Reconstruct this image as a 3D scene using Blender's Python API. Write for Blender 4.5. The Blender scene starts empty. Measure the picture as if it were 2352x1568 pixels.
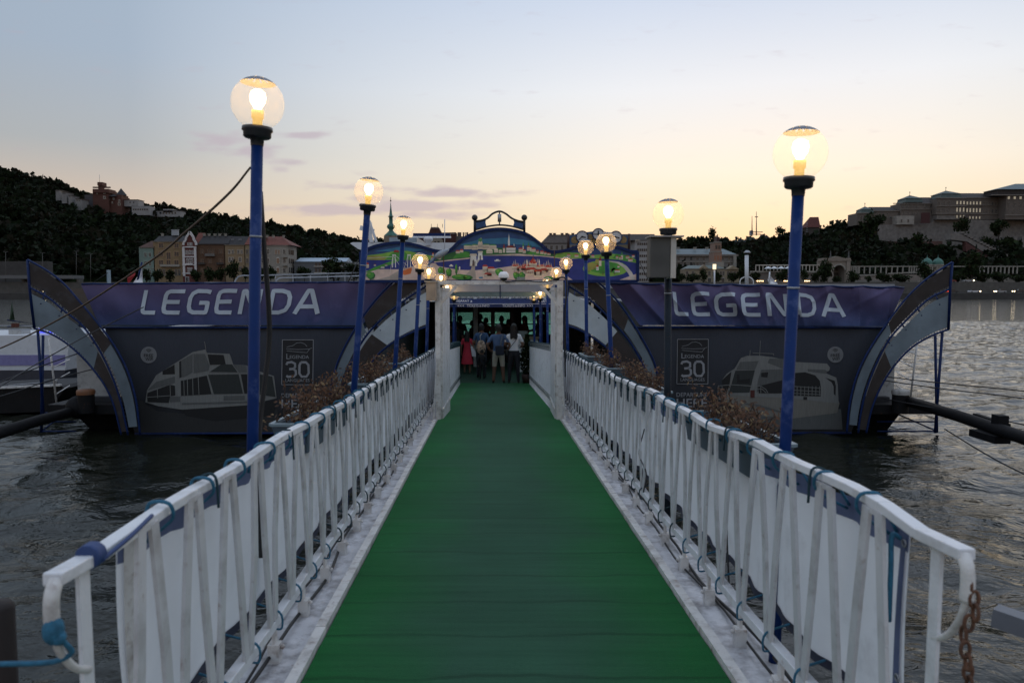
import bpy, bmesh, math, random
import numpy as np
from mathutils import Vector, Matrix
random.seed(7); rng = np.random.default_rng(11)
sc = bpy.context.scene
col = sc.collection
R = math.radians

# ---------------------------------------------------------------- camera
CAMZ = 3.75; PITCH = R(4.0); F = 1700.0; CX, CY = 1176.0, 784.0     # F in pixels of a 2352 px wide frame
cam = bpy.data.cameras.new('camera'); cam.sensor_width = 36.0; cam.lens = 36.0*F/2352.0
cam.clip_start = 0.05; cam.clip_end = 12000
cam_o = bpy.data.objects.new('camera', cam); col.objects.link(cam_o)
cam_o.location = (0, 0, CAMZ); cam_o.rotation_euler = (math.pi/2 - PITCH, 0, 0)
sc.camera = cam_o
cam.dof.use_dof = True; cam.dof.focus_distance = 16.0; cam.dof.aperture_fstop = 3.5

# ---------------------------------------------------------------- sky
SUN_AZ, SUN_EL = R(18.7), R(1.0)
world = bpy.data.worlds.new('World'); sc.world = world; world.use_nodes = True
nt = world.node_tree; nt.nodes.clear()
def wn(t, **kw):
    n = nt.nodes.new(t)
    for k, v in kw.items(): setattr(n, k, v)
    return n
def wl(a, b): nt.links.new(a, b)
def wmath(op, a, b=None, c=None, clamp=False):
    n = wn('ShaderNodeMath', operation=op); n.use_clamp = clamp
    for i, v in enumerate((a, b, c)):
        if v is None: continue
        if isinstance(v, (int, float)): n.inputs[i].default_value = v
        else: wl(v, n.inputs[i])
    return n.outputs[0]
tc = wn('ShaderNodeTexCoord'); sep = wn('ShaderNodeSeparateXYZ'); wl(tc.outputs['Generated'], sep.inputs[0])
dx, dy, dz = sep.outputs
hl = wmath('SQRT', wmath('ADD', wmath('MULTIPLY', dx, dx), wmath('ADD', wmath('MULTIPLY', dy, dy), 1e-5)))
g = wmath('DIVIDE', wmath('ADD', wmath('MULTIPLY', dx, math.sin(SUN_AZ)), wmath('MULTIPLY', dy, math.cos(SUN_AZ))), hl)
el = wmath('MAXIMUM', dz, 0.0)
def ramp(fac, stops):
    n = wn('ShaderNodeValToRGB'); e = n.color_ramp.elements
    while len(e) < len(stops): e.new(0.5)
    for i, (p, c) in enumerate(stops): e[i].position = p; e[i].color = (*c, 1)
    wl(fac, n.inputs[0]); return n.outputs[0]
toward = ramp(el, [(0, (0.70,0.535,0.355)), (.06, (0.72,0.575,0.385)), (.10, (0.73,0.640,0.480)), (.15, (0.76,0.710,0.615)), (.25, (0.689,0.714,0.748)), (.35, (0.521,0.588,0.706)), (.6, (0.580,0.660,0.810)), (1, (0.560,0.640,0.790))])
away = ramp(el, [(0, (0.60,0.41,0.30)), (.06, (0.60,0.43,0.33)), (.11, (0.53,0.440,0.370)), (.17, (0.378,0.395,0.412)), (.27, (0.328,0.395,0.487)), (.35, (0.319,0.395,0.496)), (.6, (0.470,0.560,0.710)), (1, (0.560,0.640,0.790))])
tfac = wn('ShaderNodeMapRange'); tfac.clamp = True
wl(g, tfac.inputs[0]); tfac.inputs[1].default_value = .70; tfac.inputs[2].default_value = .985
mix = wn('ShaderNodeMix', data_type='RGBA'); wl(tfac.outputs[0], mix.inputs[0]); wl(away, mix.inputs[6]); wl(toward, mix.inputs[7])
# thin evening clouds low over the far bank
cu = wmath('DIVIDE', dx, wmath('MAXIMUM', dy, .05)); ce = wmath('DIVIDE', dz, wmath('MAXIMUM', dy, .05))
nz = wn('ShaderNodeTexNoise'); nz.inputs['Scale'].default_value = 1.0; nz.inputs['Detail'].default_value = 6
cv = wn('ShaderNodeCombineXYZ'); wl(wmath('MULTIPLY', cu, 16), cv.inputs[0]); wl(wmath('MULTIPLY', ce, 60), cv.inputs[1]); wl(cv.outputs[0], nz.inputs['Vector'])
tot = None
for (u0, e0, su, se, a) in [(-.385,.195,.030,.010,.9), (-.345,.185,.030,.008,.9), (-.285,.205,.045,.0045,.8), (-.292,.168,.020,.007,.9), (-.305,.160,.014,.006,.7),
                            (-.205,.156,.022,.0045,.7), (-.165,.135,.045,.005,.8), (-.075,.128,.055,.006,1.), (-.215,.137,.03,.005,.6), (-.13,.112,.075,.008,1.), (-.235,.106,.06,.008,1.),
                            (-.10,.100,.06,.006,.8), (-.19,.122,.03,.006,.6), (-.29,.108,.03,.004,.6)]:
    q = wmath('ADD', wmath('POWER', wmath('DIVIDE', wmath('SUBTRACT', cu, u0), su), 2), wmath('POWER', wmath('DIVIDE', wmath('SUBTRACT', ce, e0), se), 2))
    b = wmath('MULTIPLY', wmath('EXPONENT', wmath('MULTIPLY', q, -.6)), a)
    tot = b if tot is None else wmath('MAXIMUM', tot, b)
cd = wmath('ADD', tot, wmath('MULTIPLY', wmath('SUBTRACT', nz.outputs[0], .48), 1.9))
cm = wn('ShaderNodeMapRange', interpolation_type='SMOOTHSTEP'); wl(cd, cm.inputs[0]); cm.inputs[1].default_value = .22; cm.inputs[2].default_value = .95; cm.inputs[4].default_value = .72
cmask = wmath('MULTIPLY', cm.outputs[0], wmath('GREATER_THAN', dy, .1))
mix2 = wn('ShaderNodeMix', data_type='RGBA'); wl(cmask, mix2.inputs[0]); wl(mix.outputs[2], mix2.inputs[6]); mix2.inputs[7].default_value = (.42,.353,.41,1)
sky = wn('ShaderNodeTexSky'); sky.sky_type = 'NISHITA'; sky.sun_disc = False
sky.sun_elevation = SUN_EL; sky.sun_rotation = SUN_AZ; sky.dust_density = 1.5
mrw = wn('ShaderNodeMapRange', interpolation_type='SMOOTHSTEP'); wl(g, mrw.inputs[0]); mrw.inputs[1].default_value = .50; mrw.inputs[2].default_value = .85; mrw.inputs[3].default_value = .90; mrw.inputs[4].default_value = 1.0; wv = mrw.outputs[0]
b1 = wn('ShaderNodeBackground'); wl(mix2.outputs[2], b1.inputs[0]); wl(wv, b1.inputs[1])
b2 = wn('ShaderNodeBackground'); wl(sky.outputs[0], b2.inputs[0]); b2.inputs[1].default_value = .017
ad = wn('ShaderNodeAddShader'); wl(b1.outputs[0], ad.inputs[0]); wl(b2.outputs[0], ad.inputs[1])
wo = wn('ShaderNodeOutputWorld'); wl(ad.outputs[0], wo.inputs[0])
# ---------------------------------------------------------------- sun (already down at the hills)
sun = bpy.data.lights.new('sun', 'SUN'); sun.energy = .3; sun.angle = R(4); sun.color = (1, .72, .45)
sun_o = bpy.data.objects.new('sun', sun); col.objects.link(sun_o)
sun_o.rotation_euler = (math.pi/2 - SUN_EL, 0, math.pi - SUN_AZ)
# ---------------------------------------------------------------- exposure
vs = sc.view_settings; vs.view_transform = 'Standard'; vs.look = 'None'; vs.gamma = 1; vs.exposure = 0.25
sc.render.engine = 'CYCLES'; sc.cycles.use_denoising = True; sc.cycles.max_bounces = 6; sc.cycles.transparent_max_bounces = 16
sc.cycles.sample_clamp_indirect = 4.0; sc.cycles.caustics_reflective = False; sc.cycles.caustics_refractive = False

# ---------------------------------------------------------------- helpers
def ray(u, v):
    a, b = (u-CX)/F, (CY-v)/F
    c, s = math.cos(PITCH), math.sin(PITCH)
    return a, c + b*s, -s + b*c                 # x, y, z (unnormalised, camera forward = 1)
def W(u, v, Y):
    "point in the vertical plane y = Y seen at (u, v) of the 2352 px wide photograph"
    a, y, z = ray(u, v); t = Y/y
    return Vector((a*t, Y, CAMZ + z*t))
def zz(ox, oy, s):
    return lambda x, y: ((ox + x/s)*.91875, (oy + y/s)*.91875)

MATS = {}
def M(name, c, rough=.6, metal=0., var=.18, scale=6., bump=0., bscale=30., rust=0., rustc=(.16,.07,.03), spec=.5, stretch=None, dirt=0., dirtc=(.10,.09,.08), emit=None, alpha=None, subsurf=0):
    if name in MATS: return MATS[name]
    m = bpy.data.materials.new(name); m.use_nodes = True; MATS[name] = m
    n, l = m.node_tree.nodes, m.node_tree.links; p = n['Principled BSDF']
    p.inputs['Roughness'].default_value = rough; p.inputs['Metallic'].default_value = metal; p.inputs['Specular IOR Level'].default_value = spec
    t = n.new('ShaderNodeTexCoord'); mp = n.new('ShaderNodeMapping'); l.new(t.outputs['Object'], mp.inputs[0])
    if stretch: mp.inputs['Scale'].default_value = stretch
    nz = n.new('ShaderNodeTexNoise'); nz.inputs['Scale'].default_value = scale; nz.inputs['Detail'].default_value = 5; l.new(mp.outputs[0], nz.inputs['Vector'])
    mr = n.new('ShaderNodeMapRange'); l.new(nz.outputs[0], mr.inputs[0]); mr.inputs[1].default_value = .25; mr.inputs[2].default_value = .75
    mr.inputs[3].default_value = 1-var; mr.inputs[4].default_value = 1+var
    mx = n.new('ShaderNodeMix'); mx.data_type = 'RGBA'; mx.blend_type = 'MULTIPLY'; mx.inputs[0].default_value = 1; mx.inputs[6].default_value = (*c, 1); l.new(mr.outputs[0], mx.inputs[7])
    last = mx.outputs[2]
    def patch(last, amt, cc, sca, lo):
        z = n.new('ShaderNodeTexNoise'); z.inputs['Scale'].default_value = sca; z.inputs['Detail'].default_value = 7; z.inputs['Roughness'].default_value = .65; l.new(mp.outputs[0], z.inputs['Vector'])
        r = n.new('ShaderNodeMapRange'); l.new(z.outputs[0], r.inputs[0]); r.inputs[1].default_value = lo - amt*.25; r.inputs[2].default_value = lo + .09
        r.inputs[4].default_value = min(1, .35+amt)
        k = n.new('ShaderNodeMix'); k.data_type = 'RGBA'; l.new(r.outputs[0], k.inputs[0]); l.new(last, k.inputs[6]); k.inputs[7].default_value = (*cc, 1)
        return k.outputs[2]
    if dirt: last = patch(last, dirt, dirtc, scale*.7+1.3, .60)
    if rust: last = patch(last, rust, rustc, scale*2.1+3, .66)
    l.new(last, p.inputs['Base Color'])
    if bump:
        bz = n.new('ShaderNodeTexNoise'); bz.inputs['Scale'].default_value = bscale; bz.inputs['Detail'].default_value = 4; l.new(mp.outputs[0], bz.inputs['Vector'])
        b = n.new('ShaderNodeBump'); b.inputs['Strength'].default_value = bump; b.inputs['Distance'].default_value = .02; l.new(bz.outputs[0], b.inputs['Height']); l.new(b.outputs[0], p.inputs['Normal'])
    if emit: p.inputs['Emission Color'].default_value = (*emit[:3], 1); p.inputs['Emission Strength'].default_value = emit[3]
    return m

class MB:
    "collects geometry for ONE mesh object"
    def __init__(s): s.v = []; s.f = []; s.mi = []; s.sm = []
    def add(s, vs, fs, mi=0, smooth=False):
        o = len(s.v); s.v += [tuple(p) for p in vs]
        for f in fs: s.f.append(tuple(i+o for i in f)); s.mi.append(mi); s.sm.append(smooth)
        return s
    def box(s, a, b, mi=0):
        (x0,y0,z0),(x1,y1,z1) = a, b
        return s.add([(x0,y0,z0),(x1,y0,z0),(x1,y1,z0),(x0,y1,z0),(x0,y0,z1),(x1,y0,z1),(x1,y1,z1),(x0,y1,z1)],
                     [(0,3,2,1),(4,5,6,7),(0,1,5,4),(1,2,6,5),(2,3,7,6),(3,0,4,7)], mi)
    def bar(s, p, q, w, d=None, up=(0,0,1), mi=0):
        "rectangular bar from p to q, w across, d deep (along up x dir)"
        d = d or w; p, q = Vector(p), Vector(q); t = (q-p).normalized(); u = Vector(up)
        a = t.cross(u)
        if a.length < 1e-4: a = t.cross(Vector((1,0,0)))
        a.normalize(); b = t.cross(a).normalized()
        vs = [c + a*(i*w/2) + b*(j*d/2) for c in (p, q) for i, j in ((-1,-1),(1,-1),(1,1),(-1,1))]
        return s.add(vs, [(0,3,2,1),(4,5,6,7),(0,1,5,4),(1,2,6,5),(2,3,7,6),(3,0,4,7)], mi)
    def tube(s, pts, r, n=8, mi=0, cap=True, closed=False):
        pts = [Vector(p) for p in pts]; k = len(pts)
        rs = r if isinstance(r, (list, tuple)) else [r]*k
        vs = []; prev = None
        for i, p in enumerate(pts):
            a = pts[i-1] if i > 0 else (pts[-1] if closed else p); b = pts[(i+1) % k] if (i < k-1 or closed) else p
            t = (b-a).normalized()
            if prev is None:
                ref = Vector((0,0,1)) if abs(t.z) < .9 else Vector((1,0,0)); e1 = t.cross(ref).normalized()
            else:
                e1 = prev - t*prev.dot(t)
                e1 = e1.normalized() if e1.length > 1e-6 else t.cross(Vector((1,0,0))).normalized()
            prev = e1; e2 = t.cross(e1)
            for j in range(n):
                th = 2*math.pi*j/n; vs.append(p + e1*(math.cos(th)*rs[i]) + e2*(math.sin(th)*rs[i]))
        fs = []
        for i in range(k if closed else k-1):
            for j in range(n):
                a, b = i*n+j, i*n+(j+1) % n; c, d = ((i+1) % k)*n+(j+1) % n, ((i+1) % k)*n+j
                fs.append((a, b, c, d))
        s.add(vs, fs, mi, True)
        if cap and not closed:
            o = len(s.v) - len(vs)
            s.f.append(tuple(o+j for j in reversed(range(n)))); s.mi.append(mi); s.sm.append(False)
            s.f.append(tuple(o+(k-1)*n+j for j in range(n))); s.mi.append(mi); s.sm.append(False)
        return s
    def lathe(s, prof, c=(0,0,0), n=20, mi=0, smooth=True, sx=1, sy=1):
        vs = [(c[0]+r*sx*math.cos(2*math.pi*j/n), c[1]+r*sy*math.sin(2*math.pi*j/n), c[2]+z) for r, z in prof for j in range(n)]
        fs = [(i*n+j, i*n+(j+1) % n, (i+1)*n+(j+1) % n, (i+1)*n+j) for i in range(len(prof)-1) for j in range(n)]
        return s.add(vs, fs, mi, smooth)
    def ball(s, c, r, n=12, m=8, mi=0, sz=1.):
        return s.lathe([(max(1e-4, r*math.sin(math.pi*i/m)), -r*sz*math.cos(math.pi*i/m)) for i in range(m+1)], c, n, mi)
    def prism(s, poly, off, mi=0):
        "polygon (list of 3-D points) extruded by vector off"
        k = len(poly); off = Vector(off); P = [Vector(p) for p in poly]
        return s.add(P + [p+off for p in P], [tuple(range(k)), tuple(range(2*k-1, k-1, -1))] + [(i, i+k, (i+1) % k+k, (i+1) % k) for i in range(k)], mi)
    def poly(s, pts, mi=0): return s.add(pts, [tuple(range(len(pts)))], mi)
    def grid(s, f, nu, nv, mi=0, smooth=True):
        vs = [f(i/nu, j/nv) for j in range(nv+1) for i in range(nu+1)]
        return s.add(vs, [(j*(nu+1)+i, j*(nu+1)+i+1, (j+1)*(nu+1)+i+1, (j+1)*(nu+1)+i) for j in range(nv) for i in range(nu)], mi, smooth)
    def mesh(s, name, mats):
        me = bpy.data.meshes.new(name); me.from_pydata(s.v, [], s.f)
        for m in (mats if isinstance(mats, (list, tuple)) else [mats]): me.materials.append(m)
        me.polygons.foreach_set('material_index', s.mi); me.polygons.foreach_set('use_smooth', s.sm); me.update()
        return me
    def build(s, name, mats, parent=None, bevel=0):
        return link(name, s.mesh(name, mats), parent, bevel)
def link(name, me, parent=None, bevel=0):
    o = bpy.data.objects.new(name, me); col.objects.link(o)
    if parent is not None:
        o.parent = parent
        wp = Vector(parent.location)
        if parent.parent is not None: wp += Vector(parent.parent.location)
        o.location = -wp                                      # meshes are written in world coordinates
    if bevel:
        b = o.modifiers.new('bevel', 'BEVEL'); b.width = bevel; b.segments = 2; b.limit_method = 'ANGLE'
    return o
def tag(o, label=None, cat=None, group=None, kind=None):
    if label: o['label'] = label
    if cat: o['category'] = cat
    if group: o['group'] = group
    if kind: o['kind'] = kind
    return o
def thing(name, label, cat, loc=(0,0,0), group=None):
    o = bpy.data.objects.new(name, None); o.empty_display_size = .2; col.objects.link(o); o.location = loc
    return tag(o, label, cat, group)
def bez(pts, k=6):
    "smooth polyline through pts (Catmull-Rom)"
    P = [Vector(p) for p in pts]; out = []
    for i in range(len(P)-1):
        a = P[i-1] if i else P[0]*2-P[1]; b, c = P[i], P[i+1]; d = P[i+2] if i+2 < len(P) else P[-1]*2-P[-2]
        for j in range(k):
            t = j/k; out.append(.5*((2*b) + (c-a)*t + (2*a-5*b+4*c-d)*t*t + (3*b-a-3*c+d)*t**3))
    return out + [P[-1]]
def text_me(body, name, mat, place, bold=0.):
    "lettering as a flat mesh; place(s, t) maps the unit box of the text to a 3-D point"
    cu = bpy.data.curves.new(name, 'FONT'); cu.body = body; cu.offset = bold; cu.resolution_u = 3
    o = bpy.data.objects.new(name, cu); col.objects.link(o)
    dg = bpy.context.evaluated_depsgraph_get(); me = bpy.data.meshes.new_from_object(o.evaluated_get(dg))
    bpy.data.objects.remove(o); me.name = name
    co = np.array([v.co[:] for v in me.vertices]); lo, hi = co.min(0), co.max(0)
    for v, c in zip(me.vertices, co): v.co = place((c[0]-lo[0])/(hi[0]-lo[0]), (c[1]-lo[1])/(hi[1]-lo[1]))
    me.materials.clear(); me.materials.append(mat); return me
# ================================================================ materials
WHITE = M('white_paint', (.70,.71,.73), .45, var=.07, scale=5, rust=.12, dirt=.25, dirtc=(.42,.40,.38), bump=.12, bscale=45)
WHITE_OLD = M('white_paint_rusty', (.66,.65,.63), .5, var=.10, scale=7, rust=.42, dirt=.45, dirtc=(.30,.27,.25), bump=.2, bscale=35)
DECKW = M('white_deck_paint', (.55,.55,.57), .55, var=.15, scale=9, rust=.25, dirt=.55, dirtc=(.16,.15,.15), bump=.3, bscale=25)
BLUE = M('blue_paint', (.004,.018,.085), .45, spec=.2, var=.14, scale=9, dirt=.12, dirtc=(.06,.09,.2), bump=.05)
BLUEPOLE = M('blue_pole_paint', (.002,.024,.125), .5, spec=.2, var=.16, scale=7, dirt=.15, dirtc=(.10,.14,.3), bump=.05)
DARKPOLE = M('dark_pole_paint', (.010,.017,.026), .55, spec=.2, var=.3, scale=5, rust=.2)
BLACK = M('black_plastic', (.012,.013,.015), .4, var=.2)
RUBBER = M('black_rubber', (.010,.010,.011), .55, var=.2)
ROPE = M('blue_rope', (.02,.13,.22), .7, var=.35, scale=60, bump=.4, bscale=220)
ROPED = M('dark_teal_rope', (.012,.045,.06), .75, var=.35, scale=60, bump=.4, bscale=220)
HEM = M('slate_blue_hem', (.10,.13,.24), .7, var=.15, scale=14)
HEMD = M('dark_hem', (.02,.025,.05), .7, var=.2, scale=14)
RUST = M('rusty_iron', (.12,.055,.03), .85, var=.5, scale=14, bump=.5, bscale=40)
STEEL = M('dull_steel', (.30,.31,.33), .4, metal=.6, var=.2, scale=12)
BROWN = M('brown_paint', (.045,.02,.016), .6, var=.3)

def fabric(name, c, trans=.28, var=.08, scale=3):
    m = M(name, c, .8, var=var, scale=scale, bump=.12, bscale=18, dirt=.12, dirtc=tuple(x*.72 for x in c)); n, l = m.node_tree.nodes, m.node_tree.links
    p = n['Principled BSDF']; o = n['Material Output']; t = n.new('ShaderNodeBsdfTranslucent'); s = n.new('ShaderNodeMixShader')
    l.new(p.inputs['Base Color'].links[0].from_socket, t.inputs[0]); s.inputs[0].default_value = trans
    l.new(p.outputs[0], s.inputs[1]); l.new(t.outputs[0], s.inputs[2]); l.new(s.outputs[0], o.inputs[0]); return m
CLOTHW = fabric('white_tarpaulin', (.86,.89,.92), .32)
BARW = M('baluster_paint', (.56,.56,.57), .45, var=.12, scale=5, rust=.24, dirt=.42, dirtc=(.34,.32,.31), bump=.12, bscale=45)

# carpet: ribbed artificial turf with seams, wear along the middle
CARPET = bpy.data.materials.new('green_carpet'); CARPET.use_nodes = True
def carpet_nodes(m):
    n, l = m.node_tree.nodes, m.node_tree.links; p = n['Principled BSDF']; p.inputs['Roughness'].default_value = .95; p.inputs['Specular IOR Level'].default_value = .15
    t = n.new('ShaderNodeTexCoord'); s = n.new('ShaderNodeSeparateXYZ'); l.new(t.outputs['Object'], s.inputs[0])
    def mth(op, a, b):
        k = n.new('ShaderNodeMath'); k.operation = op
        for i, v in enumerate((a, b)):
            if isinstance(v, (int, float)): k.inputs[i].default_value = v
            else: l.new(v, k.inputs[i])
        return k.outputs[0]
    lat = mth('ABSOLUTE', mth('SUBTRACT', mth('ADD', s.outputs[0], mth('MULTIPLY', s.outputs[1], .0271)), .11), 0)
    nz = n.new('ShaderNodeTexNoise'); nz.inputs['Scale'].default_value = 1.6; nz.inputs['Detail'].default_value = 6; l.new(t.outputs['Object'], nz.inputs['Vector'])
    k = mth('ADD', lat, mth('MULTIPLY', mth('SUBTRACT', nz.outputs[0], .5), .7))
    r = n.new('ShaderNodeValToRGB'); l.new(k, r.inputs[0]); e = r.color_ramp.elements
    e[0].position = .25; e[0].color = (.021,.070,.040,1); e[1].position = .95; e[1].color = (.008,.098,.024,1)
    mp = n.new('ShaderNodeMapping'); mp.inputs['Scale'].default_value = (1.2, 26, 1); l.new(t.outputs['Object'], mp.inputs[0])
    w = n.new('ShaderNodeTexNoise'); w.inputs['Scale'].default_value = 1; w.inputs['Detail'].default_value = 2; l.new(mp.outputs[0], w.inputs['Vector'])
    fine = n.new('ShaderNodeTexNoise'); fine.inputs['Scale'].default_value = 160; fine.inputs['Detail'].default_value = 3; l.new(t.outputs['Object'], fine.inputs['Vector'])
    v = mth('ADD', mth('MULTIPLY', w.outputs[0], .55), mth('MULTIPLY', fine.outputs[0], .75)); v = mth('ADD', v, .35)
    sy = mth('ADD', s.outputs[1], mth('MULTIPLY', nz.outputs[0], .16)); ph = mth('FRACT', mth('DIVIDE', sy, .47), 0); ln = mth('LESS_THAN', mth('ABSOLUTE', mth('SUBTRACT', ph, .5), 0), .03)
    big = n.new('ShaderNodeTexNoise'); big.inputs['Scale'].default_value = .9; big.inputs['Detail'].default_value = 5; l.new(t.outputs['Object'], big.inputs['Vector'])
    v = mth('SUBTRACT', v, mth('MULTIPLY', mth('MULTIPLY', ln, big.outputs[0]), .48)); v = mth('MULTIPLY', v, mth('ADD', mth('MULTIPLY', big.outputs[0], .9), .55))
    spk = n.new('ShaderNodeTexVoronoi'); spk.inputs['Scale'].default_value = 5.5; l.new(t.outputs['Object'], spk.inputs['Vector'])
    v = mth('ADD', v, mth('MULTIPLY', mth('LESS_THAN', spk.outputs['Distance'], .022), 2.5))
    mx = n.new('ShaderNodeMix'); mx.data_type = 'RGBA'; mx.blend_type = 'MULTIPLY'; mx.inputs[0].default_value = 1; l.new(r.outputs[0], mx.inputs[6]); l.new(v, mx.inputs[7])
    l.new(mx.outputs[2], p.inputs['Base Color'])
    b = n.new('ShaderNodeBump'); b.inputs['Strength'].default_value = .5; b.inputs['Distance'].default_value = .006; l.new(fine.outputs[0], b.inputs['Height']); l.new(b.outputs[0], p.inputs['Normal'])
carpet_nodes(CARPET)
_cp = CARPET.node_tree.nodes['Principled BSDF']; _cp.inputs['Sheen Weight'].default_value = .10; _cp.inputs['Sheen Roughness'].default_value = .45; _cp.inputs['Sheen Tint'].default_value = (.45,.9,.6,1)

# ================================================================ gangway
d1 = ray(1130, 725); D1 = Vector((d1[0]/d1[1], 1, d1[2]/d1[1]))          # direction the gangway runs in
S1 = 12.1; SR = 14.9                                                   # end of the runner's first slope, end of the outer rails
def G(s, lat, h): return Vector((0,0,CAMZ)) + D1*s + Vector((lat, 0, h))
d2 = ray(1124, 773); D2 = Vector((d2[0]/d2[1], 1, d2[2]/d2[1]))
DECK = -1.745
_o2 = G(S1, 0, DECK)
def G2(s, lat, h): return _o2 + D2*(s-S1) + Vector((lat, 0, h))          # h above the deck here
S2 = 22.3
LL, LR = -1.13, 1.347                                                  # rail lines
CL, CR = -.91, 1.135                                                   # carpet edges
HT, HB = -.66, -1.57                                                   # top and bottom rail
gw = thing('gangway', 'white steel gangway with green runner leading down to the floating pier', 'gangway', G(1.3, .1, DECK))
# deck plates and side channels
b = MB()
for a, c in ((-1.30, CL-.05), (CR+.05, 1.52)):
    b.prism([G(.9, a, DECK-.05), G(SR, a, DECK-.05), G(SR, c, DECK-.05), G(.9, c, DECK-.05)], (0,0,-.03))
b.build('side_deck', DECKW, gw)
b = MB(); b.prism([G(.9, CL-.05, DECK-.035), G(S1, CL-.05, DECK-.035), G(S1, CR+.05, DECK-.035), G(.9, CR+.05, DECK-.035)], (0,0,-.05)); b.build('deck_plate', DECKW, gw)
for lat, sg in ((CL-.035, -1), (CR+.035, 1)):
    b = MB()
    for k in range(11):                                                # angle irons laid end to end, uneven
        s0, s1 = .9+k*1.02, .9+(k+1)*1.02-.006; j = random.uniform(-.004, .004)
        b.bar(G(s0, lat+j, DECK+.012), G(s1, lat+j*.3, DECK+.012+random.uniform(-.003,.003)), .055, .05)
    b.build('edge_strip', WHITE_OLD, gw)
for lat in (LL-.12, LR+.12):
    b = MB(); b.bar(G(.9, lat, DECK-.26), G(S1, lat, DECK-.26), .12, .34); b.build('side_beam', BLACK, gw)
for lat, sg in ((LL, -1), (LR, 1)):                                    # rails with the curled end
    s_end = 1.86 if sg < 0 else 2.06
    def wob(s): return .012*math.sin(s*2.1+sg) + .008*math.sin(s*5.3)
    pts = [G(s, lat+wob(s)*.6, HT+wob(s)) for s in np.linspace(2.5, SR-.05, 52)]
    pts = [G(s_end, lat+sg*.005, HT-.02), G(s_end+.22, lat, HT-.022)] + pts
    b = MB()
    for p, q in zip(pts[:-1], pts[1:]): b.bar(p, q, .052, .034)
    b.build('handrail', WHITE, gw, .004)
    b = MB(); e = G(s_end, lat, HT-.02)
    b.tube(bez([e+Vector((0,.01,-.005)), e+Vector((sg*-.002,-.012,-.03)), e+Vector((0,-.016,-.07)), e+Vector((0,-.014,-.13))]), .020, 8)
    b.tube(bez([e+Vector((0,-.014,-.13)), e+Vector((0,.015,-.20)), e+Vector((0,.07,-.27)), e+Vector((0,.135,-.31))]), .011, 8)
    b.build('rail_end', WHITE_OLD, gw)
    b = MB(); b.bar(G(s_end+.13, lat, HT-.03), G(s_end+.14, lat, DECK), .05, .012, up=(1,0,0)); b.build('end_post', WHITE, gw)
    b = MB()
    sp = np.linspace(s_end+.3, SR, 28)
    for p, q in zip(sp[:-1], sp[1:]): b.bar(G(p, lat, HB+.01*math.sin(p*3)), G(q, lat, HB+.01*math.sin(q*3)), .05, .05)
    b.build('bottom_rail', WHITE, gw, .004)
    # legs
    s = s_end+.7
    while s < SR-.2:
        b = MB(); j = random.uniform(-.02, .02)
        b.bar(G(s, lat, HB-.02), G(s+j, lat, DECK-.05), .05, .014, up=(1,0,0)).box(G(s+j, lat, DECK-.05)+Vector((-.03,-.03,0)), G(s+j, lat, DECK-.05)+Vector((.03,.03,.10)))
        b.ball(G(s+j, lat-sg*.04, DECK+.03), .013, 8, 5)
        b.build('leg', WHITE_OLD, gw); s += .58
    # zig-zag balusters: inverted V pairs of flat bar
    pitch = .372; s = s_end+.47; lin = lat - sg*.02
    while s < SR-.2:
        for q in (-1, 1):
            jt, jb = random.uniform(-.006,.006), random.uniform(-.02,.02)
            top = G(s+q*.042+jt, lin, HT-.015); bot = G(s+q*.158+jb, lin, HB+.02)
            mid = (top+bot)/2 + Vector((random.uniform(-.008,.008), random.uniform(-.014,.014), 0))
            b = MB()
            for p, r_ in ((top, mid), (mid, bot)): b.bar(p, r_, .050, .014, up=(1,0,0))
            if q < 0: b.bar(G(s-.05, lin, HT-.02), G(s+.05, lin, HT-.02), .01, .02)
            b.build('baluster', BARW, gw)
        s += pitch
# cables lying in the side channel
for lat, k in ((LL-.03, 0), (LR+.02, 1), (LR+.08, 2), (LL-.08, 3)):
    pts = [G(s, lat+.025*math.sin(s*1.7+k)+.015*math.sin(s*4.1+k*2), DECK-.025+.01*math.sin(s*2.3)) for s in np.linspace(1.2, S1, 46)]
    b = MB(); b.tube(pts, .008 if k % 2 else .011, 6); tag(b.build('cable', RUBBER), ['thin black cable along the left edge of the gangway deck', 'black cable snaking beside the right row of rail legs', 'thicker dark cable outside the right rail legs', 'dark cable outside the left rail legs'][k], 'cable', 'cables on the gangway deck')
# runner
cp = MB()
NX, NY = 10, 150
def cf(u, v):
    s = .9+(S1+.1-.9)*v; lat = CL+(CR-CL)*u
    w = .004*math.sin(s*5.7+u*2)*max(0, math.sin(s*1.3)) + (.006*math.exp(-((s-3.75)/.05)**2)+.007*math.exp(-((s-6.1)/.06)**2)+.005*math.exp(-((s-4.6)/.05)**2)+.006*math.exp(-((s-8.4)/.07)**2))
    return G(s, lat, DECK+.004+w)
cp.grid(cf, NX, NY)
cp.grid(lambda u, v: G2(S1+.1+(S2-S1-.1)*v, CL+(CR-CL)*u, .004), 6, 20)
tag(cp.build('carpet_runner', CARPET), 'green artificial turf runner laid along the gangway', 'carpet')

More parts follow.
